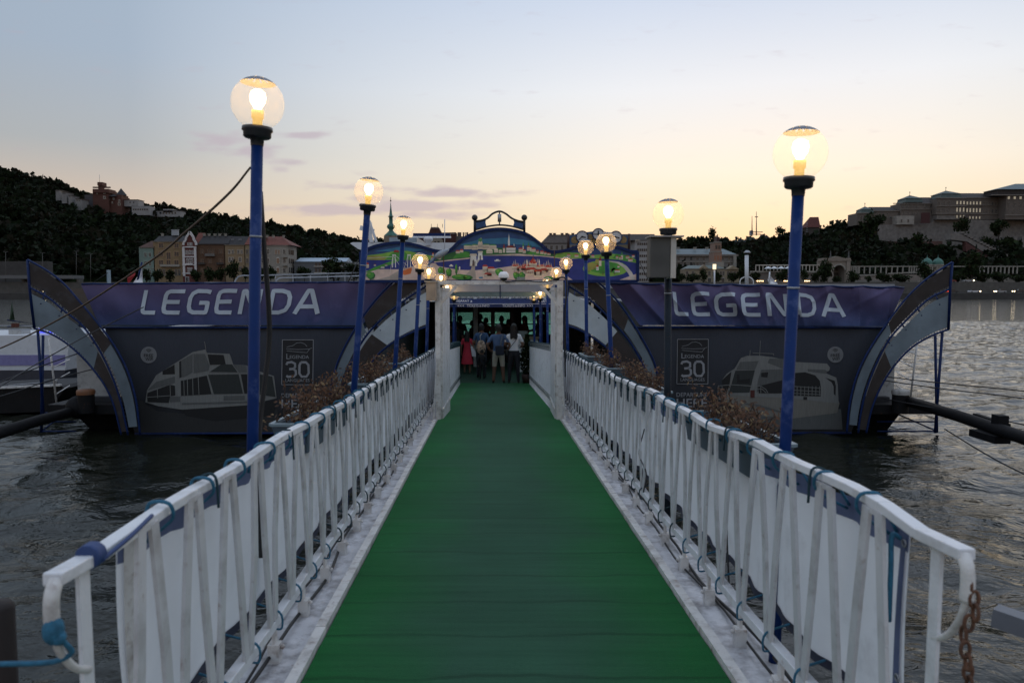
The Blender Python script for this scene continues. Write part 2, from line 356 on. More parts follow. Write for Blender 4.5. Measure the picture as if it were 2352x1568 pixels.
# tarpaulin screens outside the balusters
def screen(lat, sg, s0, s1, label):
    t = thing('tarpaulin_screen', label, 'screen', G(s0, lat, HB), 'tarpaulin screens tied to the gangway rails')
    out = lat + sg*.085
    top, bot = HT-.075, HB+.05
    L = s1-s0
    def f(u, v, off=0.):
        s = s0+L*u; h = bot+(top-bot)*v
        ph = (s-s0)/.372
        fold = .016*math.sin(ph*2*math.pi)*(.4+.6*v) + .012*math.sin(s*9.1+3*v)*(1-v) + .01*math.sin(s*3.3+v*4)
        sag = -.022*abs(math.sin(ph*math.pi))*v**3 + .02*abs(math.sin(ph*math.pi+.6))*(1-v)**3
        return G(s, out+sg*.015+fold+off*sg, h+sag)
    n = int(L*16)
    b = MB(); b.grid(f, n, 8); b.build('cloth', CLOTHW, t)
    b = MB(); b.grid(lambda u, v: f(u, .895+.125*v, -.005), n, 1); b.build('top_hem', HEM, t)
    b = MB(); b.grid(lambda u, v: f(u, -.015+.06*v, -.005), n, 1); b.build('bottom_hem', HEMD, t)
    b = MB(); b.grid(lambda u, v: f(.002+.05/L*u, v, -.007), 1, 8); b.build('end_hem', HEM if sg > 0 else WHITE_OLD, t)
    k = 0; s = s0+.1
    while s < s1:                                                        # rope lashings over the rail
        c = G(s, lat, HT); j = random.uniform(-.05, .05); bl = ROPE if s < 6.5 else ROPED
        p = [f((s-s0)/L, .97, -.012), c+Vector((sg*.05, j*.3, -.01)), c+Vector((sg*.03, j*.5, .026)), c+Vector((-sg*.032, j, .024)), c+Vector((-sg*.036, j+.02, -.03)), G(s+j+.03, lat+sg*.01, HT-.075), f((s+j+.04-s0)/L, .95, -.012)]
        b = MB(); b.tube(bez(p, 4), .0062, 6); b.build('lashing', bl, t)
        if k % 3 == 1 or s > 5.2:
            q = [c+Vector((sg*.04, .03, -.02)), c+Vector((sg*.02,.03,.026)), c+Vector((-sg*.032,.035,.022)), c+Vector((-sg*.04,.04,-.10-.06*random.random()))]
            b = MB(); b.tube(bez(q, 4), .0055, 6); b.build('lashing', ROPED, t)
        lo = G(s+.1, lat, HB)
        b = MB(); b.tube(bez([f((s+.1-s0)/L, .04, -.012), lo+Vector((-sg*.035,.0,.05)), lo+Vector((-sg*.045,.01,-.03)), lo+Vector((-sg*.02,.02,-.05)), lo+Vector((sg*.04,.02,-.03))], 4), .0055, 6); b.build('lashing', ROPE if s < 5 else ROPED, t)
        s += .372; k += 1
    # grommets at the free end
    if sg > 0:
        for v in (.93, .3):
            b = MB(); c = f(.03/L, v, -.012); b.tube([c+Vector((0, .012*math.cos(a), .012*math.sin(a))) for a in np.linspace(0, 2*math.pi, 10)[:-1]], .004, 5, closed=True); b.build('grommet', STEEL, t)
        b = MB(); c = f(.05/L, .95, -.02); b.tube(bez([c, c+Vector((-.03,.0,.01)), c+Vector((-.04,-.02,-.1)), c+Vector((-.03,-.0,-.3))]), .009, 6); b.build('loose_cord', ROPE, t)
    return t
screen(LL, -1, 2.38, SR-.1, 'white tarpaulin with slate hem laced along the left gangway rail')
screen(LR, 1, 2.50, SR-.1, 'white tarpaulin with slate hem laced along the right gangway rail')

# blue tape and cord at the left rail end, chain at the right one
e = G(1.86, LL, HT-.02)
b = MB(); b.tube([e+Vector((0, .145+i*.006, .003)) for i in range(9)], [.034, .036, .037, .036, .037, .036, .037, .036, .033], 10)
b.tube(bez([e+Vector((.03,.17,-.01)), e+Vector((.04,.3,.01)), e+Vector((.02,.48,.02))]), .007, 6)
tag(b.build('rail_tape', M('blue_tape', (.02,.05,.16), .6)), 'blue tape wound round the end of the left handrail', 'tape')
b = MB(); k = e+Vector((.004,-.018,-.125)); b.ball(k, .026, 10, 8, sz=1.5); b.ball(k+Vector((.012,.0,-.02)), .02, 8, 6); b.tube(bez([k, k+Vector((.012,.02,-.04)), k+Vector((.02,.04,-.08)), k+Vector((-.03,.03,-.10)), k+Vector((-.15,.0,-.09))]), .007, 6)
tag(b.build('knotted_rope', ROPE), 'blue rope knotted round the rusty left rail end', 'rope')
ch = thing('chain', 'rusty chain hanging from the end of the right handrail', 'chain', G(2.06, LR, HT-.9))
e = G(2.06, LR, HT-.05)
for i in range(15):
    c = e+Vector((.012*math.sin(i), -.03+.01*math.cos(i*1.7), -.05-i*.036)); a = Vector((1,0,0)) if i % 2 else Vector((0,1,0))
    b = MB(); b.tube([c+a*(.013*math.cos(t))+Vector((0,0,.024*math.sin(t))) for t in np.linspace(0, 2*math.pi, 13)[:-1]], .0052, 6, closed=True); b.build('chain_link', RUST, ch)

# ---------------------------------------------------------------- second, steeper flight beyond the portal
fl = thing('gangway_flight', 'steeper white railed flight of the gangway beyond the portal', 'gangway', G2(S1+.1, 0, 0))
b = MB(); b.prism([G2(S1+.1, CL-.2, -.004), G2(S2, CL-.2, -.004), G2(S2, CR+.2, -.004), G2(S1+.1, CR+.2, -.004)], (0,0,-.12)); b.build('deck_plate', DECKW, fl)
for lat, sg in ((CL-.03, -1), (CR+.03, 1)):
    def rz(s): return 1.22
    s0, s1 = S1+.5, S2-.2
    b = MB(); ss = np.linspace(s0, s1, 14)
    for p, q in zip(ss[:-1], ss[1:]): b.bar(G2(p, lat, rz(p)), G2(q, lat, rz(q)), .05, .035)
    for p, q in zip(ss[:-1], ss[1:]): b.bar(G2(p, lat, .22), G2(q, lat, .22), .05, .05)
    b.build('handrail', WHITE_OLD, fl)
    s = s0
    while s < s1:
        b = MB(); b.bar(G2(s, lat, 0), G2(s, lat, rz(s)), .05, .02, up=(1,0,0)); b.build('baluster', WHITE, fl); s += .21
    b = MB(); b.grid(lambda u, v: G2(s0+(s1-s0)*u, lat+sg*(.04+.012*math.sin(u*60)), .18+.97*v), 60, 2); b.build('screen_cloth', CLOTHW, fl)
    b = MB()
    s = s0+.1
    while s < s1:
        c = G2(s, lat, rz(s)); b.tube(bez([c+Vector((sg*.05,0,-.08)), c+Vector((sg*.03,0,.03)), c+Vector((-sg*.035,.02,.02)), c+Vector((-sg*.04,.04,-.10))], 3), .008, 5)
        c = G2(s, lat, .22); b.tube(bez([c+Vector((sg*.05,0,-.02)), c+Vector((-sg*.035,.0,.04)), c+Vector((-sg*.038,.04,-.05))], 3), .005, 5); s += .30
    tag(b.build('lashings', ROPED, fl), kind='stuff')

# ---------------------------------------------------------------- portal
pt = thing('portal_frame', 'rusty white steel portal frame with folded gate leaves over the gangway', 'portal', G(S1+.15, 0, DECK))
YP = S1+.25
zt = W(1150, 645, YP).z
def PX(u): return W(u, 800, YP).x
zb = G(YP, 0, DECK).z
for u0, u1 in ((1000, 1011), (1279, 1293)):
    b = MB(); b.box((PX(u0), YP, zb-.1), (PX(u1), YP+.09, zt)); b.build('post', WHITE_OLD, pt, .004)
b = MB(); b.box((PX(1000), YP-.004, zt-.065), (PX(1293), YP+.094, zt+.002)); b.build('beam', WHITE_OLD, pt, .004)
for sg, u in ((1, 1008), (-1, 1284)):
    b = MB(); b.bar((PX(u), YP+.02, zt-.42), (PX(u)+sg*.32, YP+.02, zt-.06), .05, .02, up=(0,1,0)); b.build('brace', WHITE_OLD, pt)
    # gate leaf folded back along the gangway: vertical slats
    x = PX(1014) if sg > 0 else PX(1277)
    lf = MB()
    y0, y1 = YP+.12, YP+1.55
    dzf = D2.z
    lf.box((x-.02, y0, zt-.16), (x+.02, y1, zt-.11)); lf.box((x-.02, y0, zb+.12), (x+.02, y1, zb+.17))
    lfo = lf.build('gate_leaf', WHITE_OLD, pt)
    for k in range(14):
        yy = y0+.05+k*.105; b = MB(); b.box((x-.018-sg*.01, yy-.03, zb-.02-.04*k*.2), (x+.018-sg*.01, yy+.03, zt-.12)); b.build('gate_slat', WHITE if k % 3 else WHITE_OLD, lfo)
    b = MB(); b.bar((PX(1006 if sg > 0 else 1287)-sg*.08, YP-.02, zb), (PX(1004 if sg > 0 else 1289), YP-.02, zb+1.0), .03, .02, up=(0,1,0)); b.build('stay', WHITE_OLD, pt)
b = MB(); b.tube(bez([(PX(1279), YP-.02, zt+.02), (PX(1240), YP-.03, zt-.015), (PX(1200), YP-.03, zt+.005), (PX(1160), YP-.02, zt-.02)]), .008, 6)
b.tube(bez([(PX(1270), YP-.02, zt+.03), (PX(1296), YP-.03, zt+.05), (PX(1301), YP-.04, zt-.12), (PX(1297), YP-.04, zt-.6), (PX(1298), YP-.04, zt-1.6)]), .014, 6)
tag(b.build('cable', RUBBER), 'black cable looping over the portal beam and down its right post', 'cable')
cmr = thing('security_camera', 'white dome security camera on top of the portal beam', 'camera', (PX(1157), YP+.02, zt))
b = MB(); c = (PX(1157), YP, zt); b.lathe([(.001,.155), (.05,.15), (.085,.11), (.09,.06), (.088,.05)], c, 14); b.build('housing', M('camera_white', (.75,.75,.76), .35), cmr)
b = MB(); b.ball((c[0], c[1], c[2]+.055), .065, 12, 8); b.build('lens_dome', BLACK, cmr)
b = MB(); b.box((PX(1187), YP-.03, zt+.002), (PX(1206), YP+.05, zt+.06)); tag(b.build('junction_box', M('grey_box', (.22,.23,.21), .6), None, .006), 'small grey junction box beside the camera on the portal', 'box')

# ================================================================ lamp posts
BULB = bpy.data.materials.new('lit_bulb'); BULB.use_nodes = True; BULB.cycles.emission_sampling = 'NONE'    # glowing glass; its light comes from the lamp inside
_n, _l = BULB.node_tree.nodes, BULB.node_tree.links; _n.clear(); _e = _n.new('ShaderNodeEmission'); _e.inputs[0].default_value = (1,.66,.30,1); _e.inputs[1].default_value = 4.0
_t = _n.new('ShaderNodeBsdfTransparent'); _a = _n.new('ShaderNodeAddShader'); _o = _n.new('ShaderNodeOutputMaterial'); _l.new(_e.outputs[0], _a.inputs[0]); _l.new(_t.outputs[0], _a.inputs[1]); _l.new(_a.outputs[0], _o.inputs[0])
SOCKET = M('lamp_socket', (.80,.60,.28), .6, var=.1, emit=(1,.60,.14,.55))  # socket emission stands in for bulb light shining through its plastic
CAPM = M('lamp_cap', (.16,.17,.20), .5)
def glass_mat(name, tint, haze, hz):
    m = bpy.data.materials.new(name); m.use_nodes = True; n, l = m.node_tree.nodes, m.node_tree.links; n.clear()
    t = n.new('ShaderNodeBsdfTransparent'); t.inputs[0].default_value = (*tint, 1)
    d = n.new('ShaderNodeBsdfTranslucent'); d.inputs[0].default_value = (*hz, 1)
    df = n.new('ShaderNodeBsdfDiffuse'); df.inputs[0].default_value = (*hz, 1)
    a0 = n.new('ShaderNodeMixShader'); a0.inputs[0].default_value = .25; l.new(d.outputs[0], a0.inputs[1]); l.new(df.outputs[0], a0.inputs[2])
    nz = n.new('ShaderNodeTexNoise'); nz.inputs['Scale'].default_value = 11; nz.inputs['Detail'].default_value = 3
    tcc = n.new('ShaderNodeTexCoord'); l.new(tcc.outputs['Object'], nz.inputs['Vector'])
    mr = n.new('ShaderNodeMapRange'); l.new(nz.outputs[0], mr.inputs[0]); mr.inputs[1].default_value = .4; mr.inputs[2].default_value = .75; mr.inputs[3].default_value = haze*.9; mr.inputs[4].default_value = haze*1.5
    a = n.new('ShaderNodeMixShader'); l.new(mr.outputs[0], a.inputs[0]); l.new(t.outputs[0], a.inputs[1]); l.new(a0.outputs[0], a.inputs[2])
    gl = n.new('ShaderNodeBsdfGlossy'); gl.inputs['Roughness'].default_value = .12
    fr = n.new('ShaderNodeFresnel'); fr.inputs[0].default_value = 1.04
    ge = n.new('ShaderNodeNewGeometry'); iv = n.new('ShaderNodeMath'); iv.operation = 'SUBTRACT'; iv.inputs[0].default_value = 1; l.new(ge.outputs['Backfacing'], iv.inputs[1])
    fm = n.new('ShaderNodeMath'); fm.operation = 'MULTIPLY'; l.new(fr.outputs[0], fm.inputs[0]); l.new(iv.outputs[0], fm.inputs[1]); fk = n.new('ShaderNodeMath'); fk.operation = 'MULTIPLY'; l.new(fm.outputs[0], fk.inputs[0]); fk.inputs[1].default_value = .8
    s = n.new('ShaderNodeMixShader'); l.new(fk.outputs[0], s.inputs[0]); l.new(a.outputs[0], s.inputs[1]); l.new(gl.outputs[0], s.inputs[2])
    o = n.new('ShaderNodeOutputMaterial'); l.new(s.outputs[0], o.inputs[0]); return m
GLOBE = glass_mat('lamp_globe_glass', (.985,.975,.955), .08, (1.,.92,.76))
RG = .130
def lamp_meshes():
    o = {}
    th = lambda a: (RG*math.sin(a), -RG*math.cos(a))
    b = MB(); b.lathe([th(a) for a in np.linspace(R(31), R(139), 20)], (0,0,0), 36); o['globe'] = b.mesh('globe', GLOBE)
    b = MB(); n = 40
    prof = [(RG*1.01*math.sin(a), -RG*1.01*math.cos(a)) for a in np.linspace(R(139), R(179.5), 7)]
    b.lathe(prof, (0,0,0), n)
    keep = [(f, m_, s_) for i, (f, m_, s_) in enumerate(zip(b.f, b.mi, b.sm)) if not (n*2 <= i < n*4 and (i % n) % 4 == 0)]   # vent slots
    b.f, b.mi, b.sm = [k[0] for k in keep], [k[1] for k in keep], [k[2] for k in keep]
    o['vented_cap'] = b.mesh('vented_cap', CAPM)
    b = MB(); b.lathe([(.001,-.125), (.062,-.125), (.074,-.118), (.076,-.135), (.068,-.142), (.068,-.165), (.060,-.172), (.034,-.174), (.031,-.21)], (0,0,0), 28); o['collar'] = b.mesh('collar', BLACK)
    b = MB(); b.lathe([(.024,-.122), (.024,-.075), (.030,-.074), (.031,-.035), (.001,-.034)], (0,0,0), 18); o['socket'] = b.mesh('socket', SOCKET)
    b = MB(); b.lathe([(.015,-.034), (.020,-.02), (.036,.005), (.040,.03), (.034,.055), (.016,.068), (.001,.07)], (0,0,0), 18); o['bulb'] = b.mesh('bulb', BULB)
    return o
LM = lamp_meshes()
def lamp(gx, gy, bx, by, Y, label, polemat=BLUEPOLE, r=.029, scale=1., zbot=None):
    top = W(gx, gy, Y); mid = W(bx, by, Y)
    d = (mid-top).normalized(); zend = zbot if zbot is not None else mid.z-1.15
    base = top + d*((zend-top.z)/d.z)
    t = thing('lamp_post', label, 'street lamp', base, 'globe lamps along the gangway')
    rot = (-d).to_track_quat('Z', 'Y')
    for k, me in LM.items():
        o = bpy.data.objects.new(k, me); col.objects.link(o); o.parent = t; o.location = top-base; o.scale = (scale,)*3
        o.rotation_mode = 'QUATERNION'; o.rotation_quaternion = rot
    li = bpy.data.lights.new('bulb_light', 'POINT'); li.energy = 1.7; li.color = (1,.60,.24); li.shadow_soft_size = .025; lo = bpy.data.objects.new('bulb_light', li); col.objects.link(lo); lo.parent = t; lo.location = top-base-d*.02
    b = MB(); b.tube([base, top+d*.20*scale], r, 14); b.build('pole', polemat, t)
    b = MB(); b.tube([top+d*.66, top+d*.67], r*1.07, 14); b.build('pole_band', STEEL, t)
    return t
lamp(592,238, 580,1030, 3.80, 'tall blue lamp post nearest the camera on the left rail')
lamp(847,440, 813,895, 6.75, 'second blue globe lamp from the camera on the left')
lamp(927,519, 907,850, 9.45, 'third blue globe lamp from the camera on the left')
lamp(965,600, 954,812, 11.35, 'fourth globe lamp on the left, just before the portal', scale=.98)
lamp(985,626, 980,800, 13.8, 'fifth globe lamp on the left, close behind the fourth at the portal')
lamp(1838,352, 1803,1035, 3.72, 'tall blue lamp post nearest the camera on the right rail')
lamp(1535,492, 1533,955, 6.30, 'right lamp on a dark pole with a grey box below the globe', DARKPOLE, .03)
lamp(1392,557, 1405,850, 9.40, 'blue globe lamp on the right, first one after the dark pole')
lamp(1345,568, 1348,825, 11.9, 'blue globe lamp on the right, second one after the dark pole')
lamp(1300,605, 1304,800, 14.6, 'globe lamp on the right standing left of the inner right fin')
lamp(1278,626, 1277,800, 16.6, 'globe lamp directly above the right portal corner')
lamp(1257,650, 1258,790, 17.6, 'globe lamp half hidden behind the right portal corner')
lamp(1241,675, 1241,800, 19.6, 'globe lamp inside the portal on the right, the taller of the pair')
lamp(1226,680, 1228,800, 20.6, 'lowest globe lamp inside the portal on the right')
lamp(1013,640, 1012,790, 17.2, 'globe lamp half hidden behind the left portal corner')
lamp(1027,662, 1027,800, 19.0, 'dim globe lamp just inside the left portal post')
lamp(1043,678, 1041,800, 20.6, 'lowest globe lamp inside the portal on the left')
# grey box on the dark pole, wires
fb = thing('floodlight_box', 'flat grey floodlight box fixed to the dark right lamp pole', 'floodlight', W(1515, 638, 6.2), None)
a, c = W(1490, 638, 6.16), W(1540, 546, 6.16)
b = MB(); b.box((a.x, 6.10, a.z), (c.x-.01, 6.26, c.z)); b.build('housing', M('box_grey', (.07,.07,.065), .6, var=.3, scale=4), fb, .006)
b = MB(); b.box((c.x-.0095, 6.09, a.z-.005), (c.x+.035, 6.27, c.z)); b.build('side_panel', M('box_cream', (.50,.47,.42), .5, var=.15), fb, .004)
b = MB(); b.box((a.x-.01, 6.06, c.z+.001), (c.x+.09, 6.28, c.z+.012)); b.build('lid', STEEL, fb)
lb = thing('speaker_box', 'beige box mounted beside the left portal post', 'box', W(1000, 700, 12.2))
a, c = W(980, 690, 12.2), W(1002, 648, 12.2)
b = MB(); b.box((a.x, 12.12, a.z), (c.x, 12.42, c.z)); b.build('housing', M('box_beige', (.36,.29,.22), .6, var=.2), lb, .006)
b = MB(); b.box((a.x-.02, 12.10, c.z+.001), (c.x+.02, 12.44, c.z+.02)); b.build('lid', M('box_lid', (.45,.40,.33), .5), lb)
hs = [W(598, 440, 3.84), W(606, 560, 3.86), W(617, 700, 3.9), W(618, 790, 3.92), W(608, 880, 3.9), W(596, 990, 3.86), W(598, 1120, 3.8), W(600, 1280, 3.74)]
b = MB(); b.tube(bez(hs, 8), .0135, 8); tag(b.build('cable', RUBBER), 'thick black cable hanging down the nearest left lamp post', 'cable')
rp = [W(575, 385, 3.8), W(520, 450, 4.6), W(430, 530, 6.3), W(330, 610, 9), W(150, 725, 13.5), W(0, 800, 17.), W(-160, 860, 21)]
b = MB(); b.tube(bez(rp, 8), list(np.linspace(.0055,.02,49)), 6); tag(b.build('stay_rope', M('brown_rope', (.10,.065,.04), .8)), 'brown stay rope running from the left lamp post down to the left', 'rope')
for pts, lab in (([(1480,985,7.0), (1468,1040,6.6), (1484,1085,6.3), (1478,1130,6.2)], 'short black wire end sticking through the right screen'), ([(1672,975,4.75), (1673,1060,4.7), (1669,1200,4.5), (1675,1360,4.2)], 'thin black wire hanging inside the right screen')):
    b = MB(); b.tube(bez([G(y, LR-.06, 0)*0 + W(u, v, y) for u, v, y in pts], 6), .006, 6); tag(b.build('wire', RUBBER), lab, 'wire')

# ---------------------------------------------------------------- planters with dried plants
PLB = M('planter_plastic', (.07,.10,.13), .5, var=.15); SOIL = M('soil', (.03,.02,.015), .9)
DRY = [fabric('dry_leaf_a', (.12,.060,.032), .3, .4, 20), fabric('dry_leaf_b', (.065,.038,.025), .3, .4, 20), fabric('dry_leaf_c', (.24,.17,.09), .35, .3, 20)]
def planter(s0, s1, lat, sg, h, label, dens=1.):
    t = thing('planter', label, 'planter', G(s0, lat, HT), 'balcony planters hung outside the rails')
    x0, x1 = (lat+sg*.05, lat+sg*.29); top, bot = h, h-.19
    def ring(i, z): return [G(s0+i, x0+sg*i*.5, z), G(s1-i, x0+sg*i*.5, z), G(s1-i, x1-sg*i, z), G(s0+i, x1-sg*i, z)]
    b = MB(); o, p, q, r_ = ring(.04, bot), ring(0, top), ring(.018, top-.002), ring(.045, bot+.03)
    b.add(o+p+q+r_, [(0,1,2,3)] + [(k*4+i, k*4+(i+1) % 4, k*4+4+(i+1) % 4, k*4+4+i) for k in range(3) for i in range(4)]); b.build('box', PLB, t, .004)
    b = MB()
    for i in range(4): b.bar(p[i], p[(i+1) % 4], .028, .018)
    b.build('rim', M('planter_rim', (.16,.22,.25), .45), t)
    z = ring(.03, top-.05); b = MB(); b.poly(z); b.build('soil', SOIL, t)
    st = MB(); lv = [MB(), MB(), MB()]
    n = int((s1-s0)*34*dens)
    for i in range(n):
        s = random.uniform(s0+.05, s1-.05); x = random.uniform(x0+sg*.03, x1-sg*.03); hgt = random.uniform(.06,.26)*(1.25 if random.random() < .2 else 1)
        a = G(s, x, top-.05); tip = a+Vector((random.gauss(0,.06), random.gauss(0,.07), hgt)); mid = (a+tip)/2+Vector((random.gauss(0,.02), random.gauss(0,.03), .03))
        pp = bez([a, mid, tip], 4); st.tube(pp, .0028, 4, cap=False)
        for k in range(random.randint(12, 22)):
            c = pp[random.randint(2, len(pp)-1)]+Vector((random.gauss(0,.025), random.gauss(0,.028), random.gauss(0,.022)))
            u = Vector((random.gauss(0,1), random.gauss(0,1), random.gauss(0,1))).normalized(); w = u.orthogonal().normalized()*random.uniform(.006,.011); u *= random.uniform(.012,.024)
            lv[0 if random.random() < .55 else (1 if random.random() < .75 else 2)].add([c-u, c+w+u.cross(w)*6, c+u, c-w], [(0,1,2,3)])
    tag(st.build('dry_stem', DRY[1], t), kind='stuff')
    for k in range(3): tag(lv[k].build('dry_foliage', DRY[k], t), kind='stuff')
planter(4.7, 6.25, LL, -1, -.70, 'long planter of dry brown plants outside the near left rail', 1.1)
planter(7.3, 8.7, LL, -1, -.68, 'planter of withered plants behind the second left lamp')
planter(9.6, 10.8, LL, -1, -.62, 'planter of withered plants between third and fourth left lamps', .8)
planter(3.95, 5.35, LR, 1, -.70, 'long planter of dry brown plants outside the near right rail', 1.25)
planter(6.7, 8.3, LR, 1, -.70, 'planter of withered plants left of the dark lamp pole base', 1.)
planter(8.9, 10.1, LR, 1, -.64, 'planter of withered plants between two right blue lamps', .8)
planter(10.8, 11.8, LR, 1, -.60, 'planter of withered plants nearest the portal on the right', .7)
# ================================================================ water
def water_mat():
    m = bpy.data.materials.new('river_water'); m.use_nodes = True; n, l = m.node_tree.nodes, m.node_tree.links; p = n['Principled BSDF']
    p.inputs['Base Color'].default_value = (.011,.0125,.008,1); p.inputs['Roughness'].default_value = .06; p.inputs['IOR'].default_value = 1.33
    t = n.new('ShaderNodeTexCoord'); prev = None
    for sc_, st, di, stretch in ((.55, .45, .35, (1,1.5,1)), (2.2, .42, .12, (1,1.3,1)), (8.5, .35, .03, (1,1,1))):
        mp = n.new('ShaderNodeMapping'); mp.inputs['Scale'].default_value = stretch; mp.inputs['Rotation'].default_value = (0,0,.35*sc_); l.new(t.outputs['Object'], mp.inputs[0])
        z = n.new('ShaderNodeTexNoise'); z.inputs['Scale'].default_value = sc_; z.inputs['Detail'].default_value = 4; z.inputs['Distortion'].default_value = .6; l.new(mp.outputs[0], z.inputs['Vector'])
        b = n.new('ShaderNodeBump'); b.inputs['Strength'].default_value = st; b.inputs['Distance'].default_value = di; l.new(z.outputs[0], b.inputs['Height'])
        if prev is not None: l.new(prev, b.inputs['Normal'])
        prev = b.outputs[0]
    l.new(prev, p.inputs['Normal']); return m
WATER = water_mat()
def vnoise(x, y, seed):
    r = np.random.default_rng(seed); T = r.random((64, 64)); xi, yi = np.floor(x).astype(int), np.floor(y).astype(int); fx, fy = x-xi, y-yi
    fx, fy = fx*fx*(3-2*fx), fy*fy*(3-2*fy); g_ = lambda a, b: T[a % 64, b % 64]
    return (g_(xi, yi)*(1-fx)+g_(xi+1, yi)*fx)*(1-fy) + (g_(xi, yi+1)*(1-fx)+g_(xi+1, yi+1)*fx)*fy
def water():
    X0, X1, Y0, Y1, st = -42., 62., -4., 92., .22
    nx, ny = int((X1-X0)/st), int((Y1-Y0)/st)
    xs, ys = np.linspace(X0, X1, nx+1), np.linspace(Y0, Y1, ny+1); x, y = np.meshgrid(xs, ys)
    a = x*.9+y*.35; c = -x*.35+y*.9
    h = .075*(vnoise(a*.42, c*.62, 1)-.5) + .10*(vnoise(a*.9, c*1.5, 2)-.5) + .06*(vnoise(a*2.1+3*vnoise(a*.5, c*.5, 6), c*3.0, 3)-.5) + .028*(vnoise(a*4.3, c*5.0, 4)-.5)
    ed = np.minimum(np.minimum(x-X0, X1-x), np.minimum(y-Y0, Y1-y)); h = 1.35*h*np.clip(ed/6, 0, 1)
    co = np.stack([x.ravel(), y.ravel(), h.ravel()], 1)
    i = np.arange(ny)[:, None]*(nx+1)+np.arange(nx)[None, :]; fs = np.stack([i, i+1, i+nx+2, i+nx+1], -1).reshape(-1, 4)
    B = [(-3000,-400), (3000,-400), (3000,3000), (-3000,3000)]; k = len(co); co = np.vstack([co, [(a_, b_, 0) for a_, b_ in B]])
    cn = [0, nx, (ny+1)*(nx+1)-1, ny*(nx+1)]
    # outer sheet: four quads that share the inner sheet's corners (edges lie straight because h fades to 0)
    ext = [(k, k+1, cn[1], cn[0]), (k+1, k+2, cn[2], cn[1]), (k+2, k+3, cn[3], cn[2]), (k+3, k, cn[0], cn[3])]
    me = bpy.data.meshes.new('water'); me.from_pydata(co.tolist(), [], fs.tolist()+ext); me.materials.append(WATER)
    me.polygons.foreach_set('use_smooth', [True]*len(me.polygons)); me.update()
    tag(link('water', me), 'dark rippled river water', None, None, 'structure')
water()
# shore under the camera
b = MB(); b.box((-40,-60,-2), (60,1.1,1.92)); tag(b.build('shore_quay', M('quay_concrete', (.28,.27,.25), .85, var=.2, bump=.3)), 'concrete quay at the landward end of the gangway', None, None, 'structure')

# ================================================================ floating pier
YF = 19.0                                                               # front plane
def Q(u, v, off=0.): return W(u, v, YF-off)
HULL = M('hull_black', (.008,.008,.009), .6, spec=.2, var=.35, scale=3, rust=.15, bump=.1)
INT = M('dark_interior', (.035,.035,.04), .7, var=.2)
ROOF = M('pier_roof', (.30,.31,.33), .6, var=.15)
PLASTER = M('cabin_white', (.42,.42,.41), .6, var=.12, dirt=.3)
GREENF = M('green_floor', (.010,.040,.022), .85, var=.25, scale=20)
ZFL = .94                                                               # pier floor
pier = thing('floating_pier', 'long black floating pier with blue framed hall and white cabins at its ends', 'pier', (0, YF+5, 0))
YB = 30.5
xl, xr = Q(165, 900).x, Q(2090, 900).x
b = MB()
b.prism([(xl-.3, YF+.35, .62), (xl+.5, YF+.9, -.6), (xr-.5, YF+.9, -.6), (xr+.05, YF+.35, .62)], (0, YB-YF-.4, 0)); b.box((xl-.25, YF+.1, .60), (xr+.15, YB+.2, .80))
b.build('hull', HULL, pier)
b = MB(); b.box((Q(860, 900).x, YF+.2, .78), (Q(1480, 900).x, YB, ZFL)); b.build('floor', GREENF, pier)
b = MB(); b.box((Q(190, 900).x, YF+.35, .79), (Q(855, 900).x, YB, ZFL-.01)); b.box((Q(1485, 900).x, YF+.35, .79), (Q(2060, 900).x, YB, ZFL-.01)); b.build('side_floor', INT, pier)
zr = W(1000, 652, YF).z
b = MB(); b.box((Q(200, 900).x, YF+.3, zr-.10), (Q(850, 900).x, YB, zr)); b.box((Q(1470, 900).x, YF+.3, zr-.10), (Q(2060, 900).x, YB, zr)); b.build('side_roof', ROOF, pier)
zc = W(1150, 706, 20.9).z
b = MB(); b.box((Q(850, 900).x+.01, 24.6, zc+.12), (Q(1470, 900).x-.01, YB, zc+.22)); b.build('hall_ceiling', INT, pier)
b = MB(); b.box((Q(850, 900).x+.01, 20.95, zc+.14), (Q(1470, 900).x-.01, 24.59, zc+.16)); b.build('glass_canopy', glass_mat('canopy_glass', (.80,.86,.85), .05, (.6,.65,.65)), pier)
for k in range(7): b = MB(); b.box((Q(870+k*100, 900).x-.03, 20.95, zc+.165), (Q(870+k*100, 900).x+.03, 24.6, zc+.22)); b.build('canopy_rafter', WHITE, pier)
for u in (856, 1478):
    b = MB(); b.box((Q(u, 900).x-.05, YF+.5, ZFL), (Q(u, 900).x+.05, YB-.02, zr-.11)); b.build('hall_side_wall', INT, pier)
for u0, u1 in ((150, 265), (1985, 2078)):
    b = MB(); b.box((Q(u0, 900).x, YF+.55, .80), (Q(u1, 900).x, YB-.3, W(u0, 775, YF).z)); b.build('end_cabin', PLASTER, pier)
# back wall with big tinted windows
BG = MB(); xs0, xs1 = Q(850, 900).x+.06, Q(1470, 900).x-.06
zs6 = zz(1080, 660, 4.9)
wins = [(245,308), (322,500), (586,728), (770,953), (1095,1232), (1268,1376), (1400,1500)]
zw1, zw0 = W(1150, zs6(0, 576)[1], YB).z, W(1150, zs6(0, 860)[1], YB).z
xe = [xs0] + [W(zs6(a, 0)[0], 760, YB).x for w_ in wins for a in w_] + [xs1]
for i in range(0, len(xe), 2): BG.box((xe[i], YB-.1, ZFL), (xe[i+1], YB, zc+.12))
for i in range(1, len(xe)-1, 2):
    BG.box((xe[i], YB-.1, ZFL), (xe[i+1], YB, zw0)); BG.box((xe[i], YB-.1, zw1), (xe[i+1], YB, zc+.12))
BG.build('back_wall', M('dark_wall', (.03,.028,.027), .6, var=.2), pier)
TEAL = glass_mat('teal_window_glass', (.44,.74,.67), .015, (.2,.35,.32))
